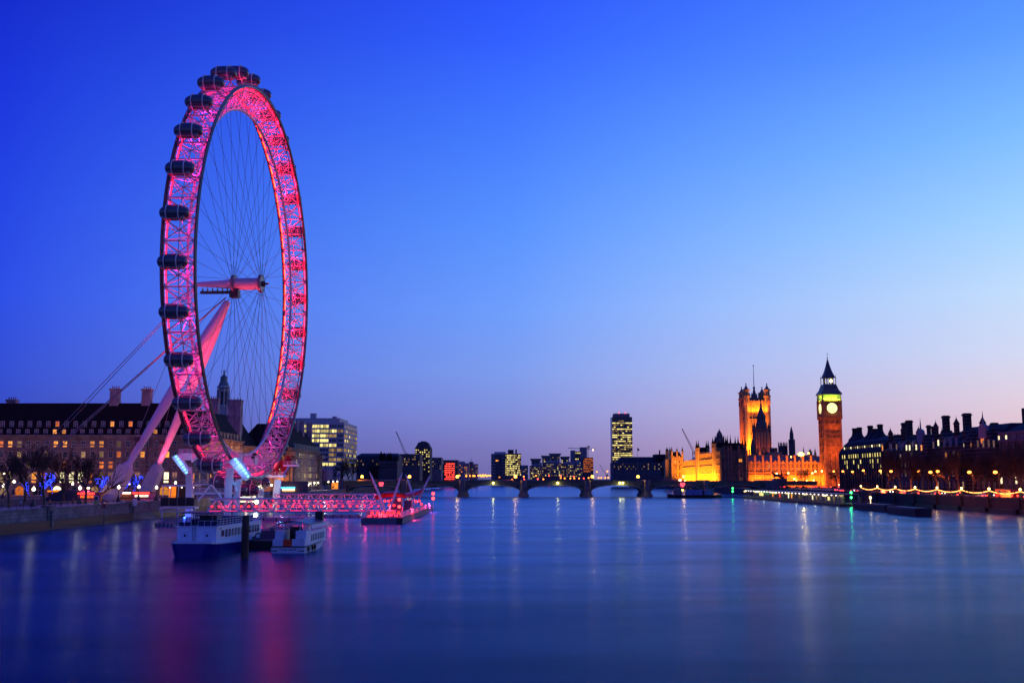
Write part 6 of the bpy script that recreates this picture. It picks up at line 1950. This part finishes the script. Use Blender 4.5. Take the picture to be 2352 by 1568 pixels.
# orange street lamps of the north embankment
ORGL = glow("deep_orange_lamp", (1, .24, .03), 10)
b = MB(); b.sphere((-.9, 0, 9.5), .62, n=10, k=6, s=(1, 1, .7)); ol_head = b.mesh("lamp_head", ORGL)
for px, py, Y, lb in ((2046.5, 1082, 440, "orange street lamp just right of the dark chimneyed office"), (2021.7, 1081, 470, "orange street lamp before the chimneyed office's right end"), (1983, 1080, 520, "orange street lamp before the chimneyed office's middle"), (1958, 1083, 545, "small orange street lamp low before the chimneyed office"), (1936, 1082, 560, "orange street lamp at the right edge of the clock tower"), (1915, 1082, 590, "orange street lamp in front of the clock tower foot"), (2111, 1082, 430, "dim red orange lamp above the second hanging string"), (2137, 1084, 372, "brightest orange street lamp, under the first round gable"), (2154, 1082, 400, "small orange lamp close beside the brightest street lamp"), (2226.5, 1084, 345, "orange street lamp between the two round gables"), (2286, 1084, 322, "orange street lamp near the right edge, on a lit post")):
    c = at(px, py, Y); t = thing("street_lamp", lb, "street lamp", (c.x + .9, Y, c.z - 9.5), 0, "orange street lamps of the embankment")
    link("post", tl_post, t); link("lamp_head", ol_head, t)
    lamp("SPOT", "bulb", t, (-.9, 0, 9.2), 16000, (1, .16, .012), .4, target=(-.9, 0, 0), spot=R(155), blend=.3)
c = at(1839.5, 1043, 745); t = thing("mast_floodlight", "blinding amber floodlight on a mast left of the clock tower", "floodlight", (c.x, 745, 4.2))
b = MB(); b.tube((0, 0, 0), (0, 0, c.z - 4.2), .16, n=6); b.build("post", STEEL_D, t)
b = MB(); b.sphere((0, -.4, c.z - 4.2), 2.0, n=12, k=8, s=(1.1, .5, .7)); b.sphere((-7, 0, c.z - 6), .5); b.sphere((5.5, 0, c.z - 3.4), .6); b.build("lamp_head", glow("white_amber_flood", (1, .50, .06), 14), t)
lamp("POINT", "bulb", t, (0, -2.5, c.z - 5), 9000, (1, .48, .08), .8)
# lamps seen small before the palace and beyond the bridge
b = MB(); b.sphere((0, 0, 4.4), .55, n=8, k=5); b.sphere((0, 0, 4.4), .56, n=8, k=5); sm_head = b.mesh("globe", glow("small_amber_globe", (1, .55, .16), 14))
b = MB(); b.tube((0, 0, 0), (0, 0, 4.2), .09, n=5); sm_post = b.mesh("post", IRON)
for i, (px, py, Y) in enumerate(((1784, 1087, 770), (1811, 1086, 770), (1776.5, 1099, 760), (1824, 1099.5, 760), (1829, 1104, 755), (1853, 1104, 750), (1869, 1103, 750), (1873, 1082, 770), (1887.6, 1081.5, 745), (1931, 1095, 700), (1866, 1086, 770))):
    c = at(px, py, Y); t = thing("square_lamp", "small amber globe lamp in the square before the palace's orange north front", "street lamp", (c.x, Y, c.z - 4.4), 0, "lamps in the square before the palace")
    link("post", sm_post, t); link("globe", sm_head, t); lamp("POINT", "bulb", t, (0, -.7, 4.4), 320, (1, .38, .05), .3)
FARL = glow("far_orange_lamp", (1, .26, .025), 4.5)
FARR = glow("far_red_lamp", (1, .05, .04), 9)
b = MB(); b.sphere((0, 0, 9), 1.15, n=8, k=5); b.tube((0, 0, 0), (0, 0, 8), .2, n=4, m=1); far_o = b.mesh("far_street_lamp", [FARL, STEEL_D])
b = MB(); b.sphere((0, 0, 6), .95, n=8, k=5); b.tube((0, 0, 0), (0, 0, 5.2), .2, n=4, m=1); far_r = b.mesh("far_traffic_lamp", [FARR, STEEL_D])
rr = random.Random(12)
fl = [(px, 1092 + rr.uniform(-1.5, 1.5), 0) for px in (975, 985, 1000, 1009, 1016, 1055, 1061, 1066, 1071, 1079, 1087, 1090, 1096, 1099, 1103, 1106, 1109, 1112, 1115, 1118, 1122, 1126)] + \
     [(978, 1095, 1), (1014, 1098, 1), (1007, 1101, 1), (1030, 1100, 1), (1083, 1101, 1), (1204, 1100, 1), (1176, 1101, 0), (1203, 1094, 0), (1231, 1092, 0), (1248, 1100, 0), (1288, 1097, 0), (1297, 1098, 0), (1310, 1098, 0), (1319, 1098, 0), (1330, 1098, 0), (1341, 1098, 1), (1288, 1093, 1), (1318, 1094, 1), (1375, 1097, 0), (1381, 1097, 0), (1390, 1097, 0), (1397, 1096.5, 0), (1371, 1083, 0), (1395, 1082, 0), (1410, 1099, 0), (1424, 1094, 1), (1445, 1093, 1), (1352, 1097, 0), (1362, 1096, 0), (1235, 1100, 1), (1261, 1092, 1)]
for px, py, r_ in fl:
    Y = rr.uniform(1250, 1600) if px < 1130 else rr.uniform(1500, 1640)
    if px > 1400:
        Y = 1300
    c = at(px, py, Y)
    o = link("far_traffic_lamp" if r_ else "far_street_lamp", far_r if r_ else far_o, loc=(c.x, Y, c.z - (6 if r_ else 9)))
    tagged(o, "tiny red light on the far shore beyond the bridge" if r_ else "tiny orange lamp in the row on the far shore beyond the bridge", "street lamp", "far red lights" if r_ else "far orange lamps")

# sturgeon lamps and bulb strings of the north embankment
EGL = glow("amber_globe_glass", (1, .62, .18), 12)
eg = MB(); eg.sphere((0, 0, 2.35), .36, n=10, k=6); eg = eg.mesh("globe", EGL)
b = MB(); b.lathe([(.75, 0), (.6, .3), (.42, .7), (.2, 1.2), (.1, 1.5), (.08, 2.0)], n=10); eb = b.mesh("post", IRON)
FEST = glow("festoon_bulb", (1, .30, .07), 7)
TAGS = ["farthest", "tenth from the right", "ninth from the right", "eighth from the right", "seventh from the right", "sixth from the right", "fifth from the right", "fourth from the right", "third from the right", "second from the right", "rightmost"]
EMB_V = [y for y in EMB_Y if 255 < y < 470]
for i, y in enumerate(EMB_V):
    t = thing("embankment_lamp", "black dolphin based globe lamp on the far embankment wall, " + TAGS[-1 - i], "street lamp", (154.6, y, 5.2), 0, "globe lamps of the embankment wall")
    link("post", eb, t); link("globe", eg, t); lamp("POINT", "bulb", t, (-.6, 0, 2.3), 260, (1, .42, .07), .3)
for i, (y0, y1) in enumerate(zip(EMB_V, EMB_V[1:])):
    N = 16
    pts = [Vector((154.6, y0 + (y1 - y0) * k / N, 7.1 - .85 * 4 * (k / N) * (1 - k / N))) for k in range(N + 1)]
    b = MB(); b.path(pts, .03, 4, m=1)
    for k in range(N * 2):
        u = (k + .5) / (N * 2)
        if rr.random() < .88:
            b.sphere((154.6, y0 + (y1 - y0) * u, 7.1 - .85 * 4 * u * (1 - u) - .12), .15, n=6, k=4)
    tagged(b.build("bulb_string", [FEST, IRON]), "sagging string of bright bulbs between embankment lamps, span " + ("nearest the right edge" if i == 0 else TAGS[-1 - i]), "light string", "bulb strings of the embankment")
    lamp("SPOT", "string_light", bpy.data.objects["embankment_lamp" if i == 0 else "embankment_lamp.%03d" % i], (.3, (y1 - y0) / 2, 1.4), 700, (1, .30, .04), .4, target=(6, (y1 - y0) / 2, -.6), spot=R(140), blend=.3)

# ================================================================== traffic
TAIL = glow("tail_lamp", (1, .03, .015), 12)
HEADL = glow("head_lamp", (1, .85, .55), 14)


def car_mesh(paint):
    b = MB()
    b.slab([(-2.1, .35), (2.1, .35), (2.15, .8), (1.2, .95), (.6, 1.42), (-1.1, 1.45), (-1.75, .98), (-2.15, .9)], -.85, .85)
    return b.mesh("body", paint)


b = MB(); b.slab([(1.05, .97), (.55, 1.36), (-1.02, 1.38), (-1.6, .99)], -.87, .87); carwin = b.mesh("side_glass", GLASS)
b = MB()
for x in (-1.35, 1.35):
    for y in (-.8, .8):
        b.M = Matrix.Translation((x, y, .34)) @ Matrix.Rotation(R(90), 4, "X"); b.lathe([(.34, -.1), (.34, .1)], n=12)
carwh = b.mesh("wheels", IRON)
b = MB(); b.box(-2.22, -2.08, -.9, -.4, .66, .98); b.box(-2.22, -2.08, .4, .9, .66, .98); cartl = b.mesh("tail_lights", TAIL)
b = MB(); b.box(2.1, 2.2, -.78, -.45, .62, .8); b.box(2.1, 2.2, .45, .78, .62, .8); carhl = b.mesh("headlights", HEADL)
PAINTS = [("black", (.015, .015, .017)), ("silver", (.4, .4, .42)), ("dark red", (.16, .01, .01)), ("dark blue", (.012, .02, .07)), ("white", (.6, .6, .6))]
cms = [(n_, car_mesh(mat("car_paint_" + n_.replace(" ", "_"), c_, .25, .2))) for n_, c_ in PAINTS]
rr = random.Random(3)
CARPOS = [(162, 262, 90), (162, 275, 90), (165.5, 284, 90), (165.5, 296, 90), (165.5, 305, 90), (162, 326, 90), (165.5, 330, 90), (165.5, 342, 90), (165.5, 352, 90), (162, 364, 90), (165.5, 372, 90), (162, 384, 90), (165.5, 392, 90), (162, 404, 90), (165.5, 412, 90), (162, 424, 90), (162, 440, 90), (165.5, 448, 90), (162, 462, 90), (165.5, 474, 90), (162, 490, 90), (165.5, 505, 90), (162, 520, 90), (165.5, 540, 90), (172, 290, -90), (175, 335, -90), (172, 380, -90), (175, 430, -90), (172, 480, -90), (172, 530, -90)]
for i, (x, y, a) in enumerate(CARPOS):
    n_, cm = cms[rr.randrange(5)]
    away = a == 90
    t = thing("car", "%s car with glowing %s in the embankment traffic" % (n_, "red tail lights" if away else "headlights"), "car", (x, y, 4.27), R(a), "cars on the embankment road")
    link("body", cm, t); link("side_glass", carwin, t); link("wheels", carwh, t); link("tail_lights", cartl, t); link("headlights", carhl, t)
for i in range(16):
    x, y = 168 + i * 4.6 + rr.uniform(-1, 1), 655 + rr.uniform(-5, 8)
    n_, cm = cms[rr.randrange(5)]
    t = thing("car", "%s car in the red lit queue below the clock tower" % n_, "car", (x, y, 4.6), R(0 if i % 2 else 40), "cars queueing below the clock tower")
    link("body", cm, t); link("side_glass", carwin, t); link("wheels", carwh, t)
    o = link("tail_lights", cartl, t, loc=(0, 0, .3)); o = link("tail_lights", cartl, t, loc=(2.5, -1.0, .3), rz=R(90))
for i in range(10):
    lamp("POINT", "added_road_glow", bpy.data.objects["car" if i == 0 else "car.%03d" % (i * 2)], (-2.8, 0, .95), 3200, (1, .10, .012), .4)  # added glow behind the cars, tints road, trunks and house fronts orange


def bus(x, y, a, paint, label, double=True):
    H = 4.3 if double else 3.1
    t = thing("bus" if double else "coach", label, "bus" if double else "coach", (x, y, 4.27), R(a))
    b = MB(); b.slab([(-5.4, .4), (5.4, .4), (5.5, H * .7), (5.3, H), (-5.3, H), (-5.5, H * .8)], -1.25, 1.25); b.build("body", paint, t)
    b = MB()
    for z0, z1 in (((1.3, 2.0), (2.9, 3.7)) if double else ((1.5, 2.6),)):
        for k in range(7):
            x0 = -5 + k * 1.45; b.box(x0, x0 + 1.2, -1.28, 1.28, z0, z1)
    b.build("windows", W_DIM if double else GLASS, t)
    b = MB()
    for xx in (-3.2, 3.4):
        for yy in (-1.15, 1.15):
            b.M = Matrix.Translation((xx, yy, .5)) @ Matrix.Rotation(R(90), 4, "X"); b.lathe([(.5, -.15), (.5, .15)], n=12)
    b.build("wheels", IRON, t)
    b = MB(); b.box(-5.6, -5.5, -1.1, -.7, .9, 1.3); b.box(-5.6, -5.5, .7, 1.1, .9, 1.3); b.build("tail_lights", TAIL, t)
    return t


for y_, lb_ in ((293, "red bus on the near lane, closest to the right edge"), (311, "red bus on the near lane under the second string of bulbs"), (345, "red bus on the near lane, farthest of the three")):  # buses added so their red sides form a band of traffic light
    bus(161.8, y_, 90, mat("bus_red", (.32, .012, .01), .35), lb_, False)["category"] = "bus"
    for k_ in (-3.5, 0, 3.5):
        lamp("POINT", "added_side_wash", bpy.context.scene.objects[-1].parent if False else [o_ for o_ in bpy.data.objects if o_.get("label") == lb_][0], (k_, 3.4, .9), 700, (1, .22, .02), .3)  # added lights beside the bus, not its own lamps, to redden its side
bus(172.5, 318, -90, mat("bus_red", (.32, .012, .01), .35), "red double deck bus on the embankment road at the right")
bus(175.5, 352, -90, mat("coach_grey", (.10, .10, .12), .35), "dark grey coach parked below the trees", False)
bus(176, 300, -90, mat("coach_white", (.3, .29, .3), .35), "pale coach near the right edge of the embankment road", False)

# ================================================================== long pier by the palace, boats on the right
q0, q1 = on_water(1967, 1163), on_water(1690, 1146)
t = thing("landing_pier", "long low landing pier with glass sides and rows of small lamps before the palace", "pier", (131, q0.y, 0))
Lp = 585 - q0.y
b = MB(); b.box(-3, 7, 0, Lp, -.5, 1.0); b.build("hull", mat("pier_black_hull", (.018, .018, .02), .5, ns=.5, na=.3), t)
b = MB(); b.box(-2.4, 6.5, 4, Lp - 3, 4.6, 4.85); b.box(-2.6, -2.3, 4, Lp - 3, 4.4, 4.9); b.build("roof", mat("pier_roof_teal", (.07, .10, .11), .5, ns=.4, na=.2), t)
b = MB()
for k in range(30):
    y = 5 + k * (Lp - 10) / 29; b.tube((-2.2, y, 1), (-2.2, y, 4.6), .08, n=5); b.tube((6, y, 1), (6, y, 4.6), .08, n=5)
barred(b, (-2.8, 1, 1), (-2.8, Lp - 1, 1), 1.1, 1.2); b.build("posts_and_rails", mat("pier_rail", (.3, .3, .22), .5), t)
b = MB(); b.box(1, 1.2, 8, Lp - 8, 1, 4.4); b.build("glass_screen", mat("pier_screen_glass", (.10, .11, .09), .2, ns=.3, na=.5), t)
me = None
LDN = glow("pale_pier_lamp", (1, .72, .75), 9); LYW = glow("amber_pier_lamp", (1, .62, .15), 10)
b = MB(); b.sphere((0, 0, 0), .2, n=7, k=4); small = b.mesh("downlight", LDN)
b = MB(); b.lathe([(.75, 0), (.55, .28), (.1, .4)], n=10); dome = b.mesh("dome_lamp", LYW)
for k in range(28):
    link("downlight", small, t, loc=(-2.5, 6 + k * (Lp - 12) / 27, 4.3))
for px in (1736, 1781, 1893, 1711):
    y = 128.6 * 2418 / (px - 1176) - q0.y
    if 0 < y < Lp:
        link("dome_lamp", dome, t, loc=(-2.5, y, 3.8))
for k in range(6):
    lamp("POINT", "deck_light", t, (-1.0, 10 + k * (Lp - 20) / 5, 3.8), 120, (1, .75, .35), .3)
for px, w_, m_ in ((1748, 9, W_YELL), (1774, 1.4, W_WARM), (1810, 1.2, W_PALE), (1817, 1.3, W_WARM), (1865, 1.3, W_PALE), (1874, 1.2, W_DIM), (1902, 2.5, W_YELL), (1914, 2, W_DIM), (1835, 2, W_DIM), (1790, 1.5, W_RED)):
    y = 132 * 2418 / (px - 1176) - q0.y
    link("window", win_mesh(w_, 1.6 if w_ > 2 else 2.0, m_, None), t, loc=(.95, y, 2.6), rz=R(-90))
GREENS = glow("green_signal_lens", (.03, 1, .12), 16)
for px, Yq, n_ in ((1953, 418, "signal_mast"), (1682, 588, "signal_mast")):
    t2 = thing(n_, "mast with two green signal lamps at the " + ("near end of the low landing pier" if px > 1900 else "far end of the long pier"), "signal", (xat(px, Yq), Yq, .9))
    za, zb = zat(1130.5 if px > 1900 else 1120.8, Yq) - .9, zat(1142 if px > 1900 else 1128, Yq) - .9
    b = MB(); b.tube((0, 0, 0), (0, 0, za + .6), .1, n=5); b.build("mast", STEEL_G, t2)
    for z in (za, zb):
        b = MB(); b.sphere((0, -.2, z), .42, n=8, k=5); b.build("signal_lamp", GREENS, t2)
    lamp("POINT", "bulb", t2, (-.5, -1, zb), 260, (.05, 1, .15), .3)
q = on_water(1594, 1143)
t = thing("work_boat", "dark work boat with pale blue containers moored before the palace", "boat", (q.x, q.y, 0), R(90))
Lw = (on_water(1655, 1143).x - on_water(1533, 1143).x) / 2
b = MB(); hull(b, [(-Lw, 3, 2.6), (-Lw + 3, 3.6, 3.2), (Lw - 4, 3.6, 3.2), (Lw, 1.2, .6)], [2.0, 1.7, 1.7, 2.4], [-.5] * 4); b.build("hull", [mat("black_barge_steel"), STEEL_D], t)
b = MB(); b.box(-2, 2, -5.5, 5, 1.7, 4.6); b.box(-2, 2, -Lw + 6.0 - 1, -Lw + 10.5, 1.7, 4.4); b.build("container", mat("pale_blue_container", (.09, .15, .42), .5, ns=.6, na=.2), t)
b = MB(); b.box(-2, 2, 7, 11.5, 1.7, 4.4); b.box(-1.4, 1.4, 7.6, 10.8, 4.4, 5.6); b.box(-1.8, 1.8, -11, -6.5, 1.7, 5.2); b.tube((0, 9, 5.6), (0, 9, 8), .1, n=5); b.tube((0, 1, 4.6), (0, 1, 12), .12, n=5)
railing(b, [(3.4, -Lw + 2, 1.7), (3.4, Lw - 5, 1.7)], 1.0, 2.0, .05); b.build("deckhouse", mat("grey_deckhouse", (.13, .14, .18), .6, ns=.6, na=.3), t)
b = MB(); b.sphere((2, Lw - 9, 4.4), .45); b.build("deck_lamp", YLAMP, t)
for i, (xa, xb, yw, lb) in enumerate(((1967, 2050, 1176, "dark open barge with a masthead lamp moored behind its twin at right"), (2046, 2121, 1186, "dark open barge nearest the right embankment, low in the blue water"))):
    a_, c_ = on_water(xb, yw), on_water(xa, yw - 8)
    xm_ = (a_.x + c_.x) / 2; L_ = abs(c_.y - a_.y)
    t = thing("river_barge", lb, "barge", (xm_, a_.y, 0), math.atan2(-(c_.x - a_.x), c_.y - a_.y))
    b = MB(); hull(b, [(0, 1.6, 1.2), (2, 2.6, 2.2), (L_ * .5, 2.8, 2.4), (L_ - 2, 2.6, 2.2), (L_, 1.6, 1.2)], [2.3, 2.0, 1.7, 1.9, 2.2], [-.5] * 5); b.build("hull", [mat("navy_barge_steel", (.012, .013, .025), .5, ns=.5, na=.4), STEEL_D], t)
    b = MB(); b.box(-1.9, 1.9, 4, L_ - 4, 1.6, 2.35); b.box(-2.6, -2.4, 1.8, L_ - 2, 1.75, 2.15); b.build("hatch_coaming", mat("barge_coaming", (.06, .06, .08), .6), t)
    if i == 0:
        b = MB(); b.box(-1.2, 1.2, L_ - 7, L_ - 4, 2, 4.2); b.tube((0, L_ - 9, 2), (0, L_ - 9, 8.5), .08, n=5); b.build("wheelhouse", STEEL_D, t)
        b = MB(); b.sphere((0, L_ * .62, 4.3), .4); b.tube((0, L_ * .62, 2), (0, L_ * .62, 4), .06, n=4); b.build("deck_lamp", glow("barge_amber", (1, .6, .2), 14), t)
q = on_water(2016, 1172)
b = MB(); b.lathe([(1.6, -2), (1.6, zat(1130, q.y)), (1.3, zat(1129, q.y) + .2)], n=16); o = b.build("mooring_dolphin", mat("dark_dolphin_steel", (.035, .028, .035), .7, ns=.8, na=.4)); o.location = (q.x + 1, q.y + 14, 0)
tagged(o, "broad dark mooring column standing behind the two barges", "pile")
# horse statue on its plinth by the bridge
c = at(1790, 1099, 690)
t = thing("horse_statue", "dark horse and chariot statue on a stone plinth by the bridge end", "statue", (c.x, 690, 4.2))
b = MB(); b.box(-4.2, 4.2, -3, 3, 0, 6.2); b.box(-4.8, 4.8, -3.4, 3.4, 6.2, 6.8); b.build("plinth", BPIER, t)
b = MB()
for dy_ in (-1, 1):
    b.path([(-3.4, dy_, 8.6), (-2.2, dy_, 8.8), (-.6, dy_, 8.7), (.6, dy_, 8.4)], [.75, .85, .8, .7], 8); b.path([(-3.2, dy_, 8.9), (-3.9, dy_, 10.2), (-4.2, dy_, 10.7), (-4.9, dy_, 10.2)], [.5, .36, .34, .2], 7)
    for x, x2 in ((-3.2, -4.2), (-2.9, -3.3), (.2, .6), (.4, 0)):
        b.path([(x, dy_, 8.3), ((x + x2) / 2 - .1, dy_, 7.5), (x2, dy_, 6.85)], [.3, .18, .14], 6)
b.path([(1.6, 0, 7.0), (1.8, 0, 8.4), (1.7, 0, 9.8), (1.6, 0, 10.9)], [.6, .75, .5, .28], 8); b.sphere((1.6, 0, 11.3), .34); b.path([(1.6, 0, 10.4), (.6, .3, 11.2), (.2, .3, 12.4)], [.2, .15, .1], 5); b.lathe([(1.0, 0), (1.0, .3)], (2.2, 1.4, 7.6), 10); b.box(.9, 3.0, -1.2, 1.2, 6.8, 8)
b.build("bronze_group", mat("dark_bronze", (.03, .028, .022), .45, .5), t)

# ================================================================== kiosks, signs, people on the promenade
RST = mat("stall_red", (.22, .02, .02), .6, ns=1, na=.2)
MAG = mat("stall_magenta", (.35, .02, .25), .6)


def kiosk(label, pa, pb, pt, Y, wallm, front, sign, dep=5, signs=True):
    x0, x1 = xat(pa, Y, 1135), xat(pb, Y, 1135); z1 = zat(pt, Y, pa) - 4.5
    t = thing("kiosk", label, "kiosk", ((x0 + x1) / 2, Y, 4.5)); w = (x1 - x0) / 2
    b = MB(); b.box(-w, w, 0, dep, 0, z1 - .3); b.build("wall", wallm, t)
    b = MB(); b.box(-w - .4, w + .4, -.7, dep + .3, z1 - .3, z1); b.build("roof", RST, t)
    b = MB(); b.box(-w * .8, w * .8, -.05, -.01, .9, z1 - .9); b.build("lit_counter", front, t)
    if signs:
        b = MB(); b.box(-w, w, -.8, -.7, z1 - .55, z1 - .1); b.build("lit_sign", sign, t)
    b = MB(); b.box(-w * .85, w * .85, -.5, -.05, .7, .9); b.build("counter_shelf", STEEL_D, t)
    lamp("POINT", "counter_light", t, (0, -2, z1 - .8), 240, (1, .35, .15), .3)
    return t


KW = glow("kiosk_white_front", (1, .9, .6), 1.6, drapes=.4); KR = glow("kiosk_red_front", (1, .14, .03), 1.3, drapes=.5); KSR = glow("red_neon_sign", (1, .03, .02), 5); KSW = glow("white_sign_panel", (1, .9, .75), 4)
kiosk("long dark red stall with orange lit eave on the promenade", 111, 181, 1125, 335, mat("stall_dark", (.06, .02, .015), .7), mat("stall_shutter", (.08, .03, .02), .7), glow("orange_eave_light", (1, .25, .02), 1.3), 6)
kiosk("red neon stall full of orange light behind the dark bare tree", 181, 219, 1130, 300, MAG, KR, KSR)
kiosk("kiosk with white lit sign and red neon at the first leg block", 271, 302, 1129, 320, RST, mat("stall_shutter"), KSW)
kiosk("magenta kiosk with bright white front at the second leg block", 306, 345, 1129, 316, MAG, KW, KSR)
kiosk("small kiosk with yellow lit front under the long white truss", 548, 592, 1147, 362, WHITE, KW, KSW, signs=False)
t = thing("marquee_stall", "dark blue stall with sloping roof and magenta end below the long red one", "stall", (xat(150, 300), 300, 4.5))
b = MB(); b.slab([(-6, 0), (4, 0), (4, 2.9), (-1, 3.2), (-6, .5)], 0, 4); b.build("body", mat("stall_blue", (.02, .025, .07), .7), t)
b = MB(); b.slab([(4.01, 0), (7, 0), (7, 2.9), (4.01, 2.9)], -.02, 4); b.build("end_panel", MAG, t)
for px, py0, py1, Y, cl, lb in ((221, 1138, 1161, 262, (.5, .52, .5), "white notice board with yellow panel beside the pollarded tree"), (310, 1145, 1161, 276, (.6, .6, .72), "plain white notice board on the river wall by the second leg block")):
    c = at(px, (py0 + py1) / 2, Y); h_ = at(px, py0, Y).z - at(px, py1, Y).z
    t = thing("notice_board", lb, "sign", (c.x, Y, 4.55)); hh = c.z - 4.55
    b = MB(); b.box(-.55, .55, -.06, .06, hh - h_ / 2, hh + h_ / 2); b.tube((-.5, 0, 0), (-.5, 0, hh), .05, n=5); b.tube((.5, 0, 0), (.5, 0, hh), .05, n=5); b.build("board", mat("board_white" + str(px), cl, .6), t)
    if px == 221:
        b = MB(); b.box(-.4, .4, -.08, -.06, hh - h_ * .42, hh - h_ * .02); b.build("yellow_panel", mat("yellow_panel", (.5, .45, .02), .6), t); b = MB(); b.box(-.4, .4, -.08, -.06, hh + h_ * .05, hh + h_ * .42); b.build("dark_panel", STEEL_D, t)
q = on_water(237, 1216)
t = thing("cross_sign", "red diagonal cross on a thin pole standing in the river by the wall", "sign", (q.x, q.y, 0)); zc__ = zat(1160, q.y, 237)
b = MB(); b.tube((0, 0, -2), (0, 0, zc__), .09, n=6); b.build("pole", STEEL_D, t)
b = MB(); b.cbox((0, -.12, zc__), (2.1, .06, .26), 0, Matrix.Rotation(R(45), 4, "Y")); b.cbox((0, -.19, zc__), (2.1, .06, .26), 0, Matrix.Rotation(R(-45), 4, "Y")); b.build("cross", mat("red_sign_paint", (.3, .02, .03), .5), t)
t = thing("aquarium_sign", "blue neon sign on the low wall below the columned corner of the hall", "sign", (xat(663, 480), 480, 4.5))
b = MB(); b.box(-3.5, 9, 0, .3, 0, zat(1121, 480) + 3.2 - 4.5); b.build("backing_wall", mat("sign_wall", (.12, .12, .15), .7), t)
text("lettering", "AQUARIUM", 1.25, glow("blue_neon_letters", (.05, .45, 1), 7), t, (-.2, -.08, zat(1122, 480) - 4.5), ext=.04)
b = MB(); b.box(-2.5, 3, -1.2, -.6, .9, 1.7); b.build("lit_canopy", glow("amber_canopy", (1, .55, .2), 4), t)
for px, w_, top, cl, tx, lb in ((737, 3.2, 1079, (.16, .12, .15), "", "grey banner, leftmost of the tall banners by the bridge"), (746.3, 2.6, 1078, (.42, .22, .33), "OZCE", "pink banner with dark upright letters"), (758, 2.4, 1080, (.40, .38, .40), "", "plain white banner right of the pink one"), (777.5, 2.2, 1081, (.40, .40, .44), "", "white banner with a blue splash, nearest the bridge")):
    Y = 655; z0, z1 = zat(1113, Y) - 4.5, zat(top, Y) - 4.5
    t = thing("banner", lb, "banner", (xat(px, Y), Y, 4.5), 0, "tall banners by the bridge foot")
    b = MB(); b.tube((-w_ / 2 - .15, 0, 0), (-w_ / 2 - .15, 0, z1 + .4), .1, n=5); b.build("pole", STEEL_D, t)
    b = MB(); b.box(-w_ / 2, w_ / 2, -.04, .04, z0, z1); b.build("cloth", mat("banner_cloth_%d" % px, cl, .8, ns=.4, na=.15), t)
    for i, ch in enumerate(tx):
        text("lettering", ch, 1.9, IRON, t, (0, -.06, z1 - 2.3 - i * 2.1))
    if px == 777.5:
        b = MB(); b.slab([(-.9, z0 + 5), (.2, z0 + 4.4), (.9, z0 + 5.5), (.8, z0 + 6.9), (0, z0 + 7.3), (-.5, z0 + 6.3)], -.07, -.045); b.build("blue_splash", mat("blue_print", (.03, .08, .35), .7), t)
t = thing("bus_shelter", "small orange lit shelter among the lamps by the banners", "shelter", (xat(769, 600), 600, 4.5))
b = MB(); b.box(-2, 2, 0, 2, 0, .15); b.box(-2.1, 2.1, -.2, 2.2, 4.1, 4.3); b.box(-2, -1.9, 0, 2, .15, 4.1); b.box(1.9, 2, 0, 2, .15, 4.1); b.build("frame", STEEL_D, t)
b = MB(); b.box(-1.9, 1.9, 1.6, 1.7, .5, 4.0); b.build("lit_back", glow("orange_shelter_panel", (1, .28, .04), 1.2), t)
t = thing("promenade_light", "piercing white lamp on the quay under the near truss gangway", "lamp", (xat(591, 345), 345, 4.5))
c = at(591, 1152, 345)
b = MB(); b.tube((0, 0, -6), (0, 0, c.z - 4.5), .1, n=5); b.build("post", STEEL_D, t); b = MB(); b.sphere((0, 0, c.z - 4.5), .55); b.build("bulb_globe", glow("piercing_white", (1, .92, .6), 40), t)
lamp("POINT", "bulb", t, (0, -1, c.z - 4.5), 1800, (1, .85, .45), .4)


def person(label, x, y, z, coat, legs, rz=0, stride=.16):
    t = thing("person", label, "person", (x, y, z), rz)
    V = [(0, 0, .95), (0, 0, 1.2), (0, .01, 1.42), (0, 0, 1.53), (0, -.02, 1.66), (.1, 0, .9), (.11, -stride, .5), (.11, -stride * .8, .06), (.11, -stride - .1, .03), (-.1, 0, .9), (-.11, stride * .7, .5), (-.11, stride, .07), (-.11, stride - .1, .03), (.2, 0, 1.4), (.25, .06, 1.13), (.25, -.06, .9), (-.2, 0, 1.4), (-.25, -.06, 1.13), (-.25, -.14, .9)]
    E_ = [(0, 1), (1, 2), (2, 3), (3, 4), (0, 5), (5, 6), (6, 7), (7, 8), (0, 9), (9, 10), (10, 11), (11, 12), (2, 13), (13, 14), (14, 15), (2, 16), (16, 17), (17, 18)]
    rad = [.15, .15, .17, .06, .1, .1, .065, .045, .04, .1, .065, .045, .04, .07, .055, .035, .07, .055, .035]
    me = bpy.data.meshes.new("body"); me.from_pydata(V, E_, []); me.materials.append(legs)
    o = link("body", me, t)
    md = o.modifiers.new("Skin", "SKIN")
    for v, r in zip(me.skin_vertices[0].data if me.skin_vertices else [], rad):
        v.radius = (r, r)
    if me.skin_vertices:
        me.skin_vertices[0].data[0].use_root = True
    s = o.modifiers.new("Sub", "SUBSURF"); s.levels = s.render_levels = 1
    b = MB(); b.lathe([(.24, .72), (.2, .98), (.19, 1.15), (.22, 1.38), (.1, 1.5)], n=12); b.build("coat", coat, t)
    b = MB(); b.sphere((0, .01, 1.7), .115, n=10, k=6, s=(.95, 1.05, .9)); b.build("hair", IRON, t)


SK = mat("dark_trousers", (.03, .03, .04), .9)
person("person in an orange coat walking by the promenade railing", xat(193 / 1.6433, 241), 241, 4.56, mat("orange_coat", (.5, .16, .06), .85), SK, R(90))
person("person in a pale coat walking near the leftmost lit tree trunk", xat(83 / 1.6433, 232), 232, 4.56, mat("pale_coat", (.4, .4, .48), .85), SK, R(-80))
person("person in a dark coat standing by the red stall railing", xat(280 / 1.6433, 262), 262, 4.56, mat("rose_coat", (.3, .12, .12), .85), SK, R(60))
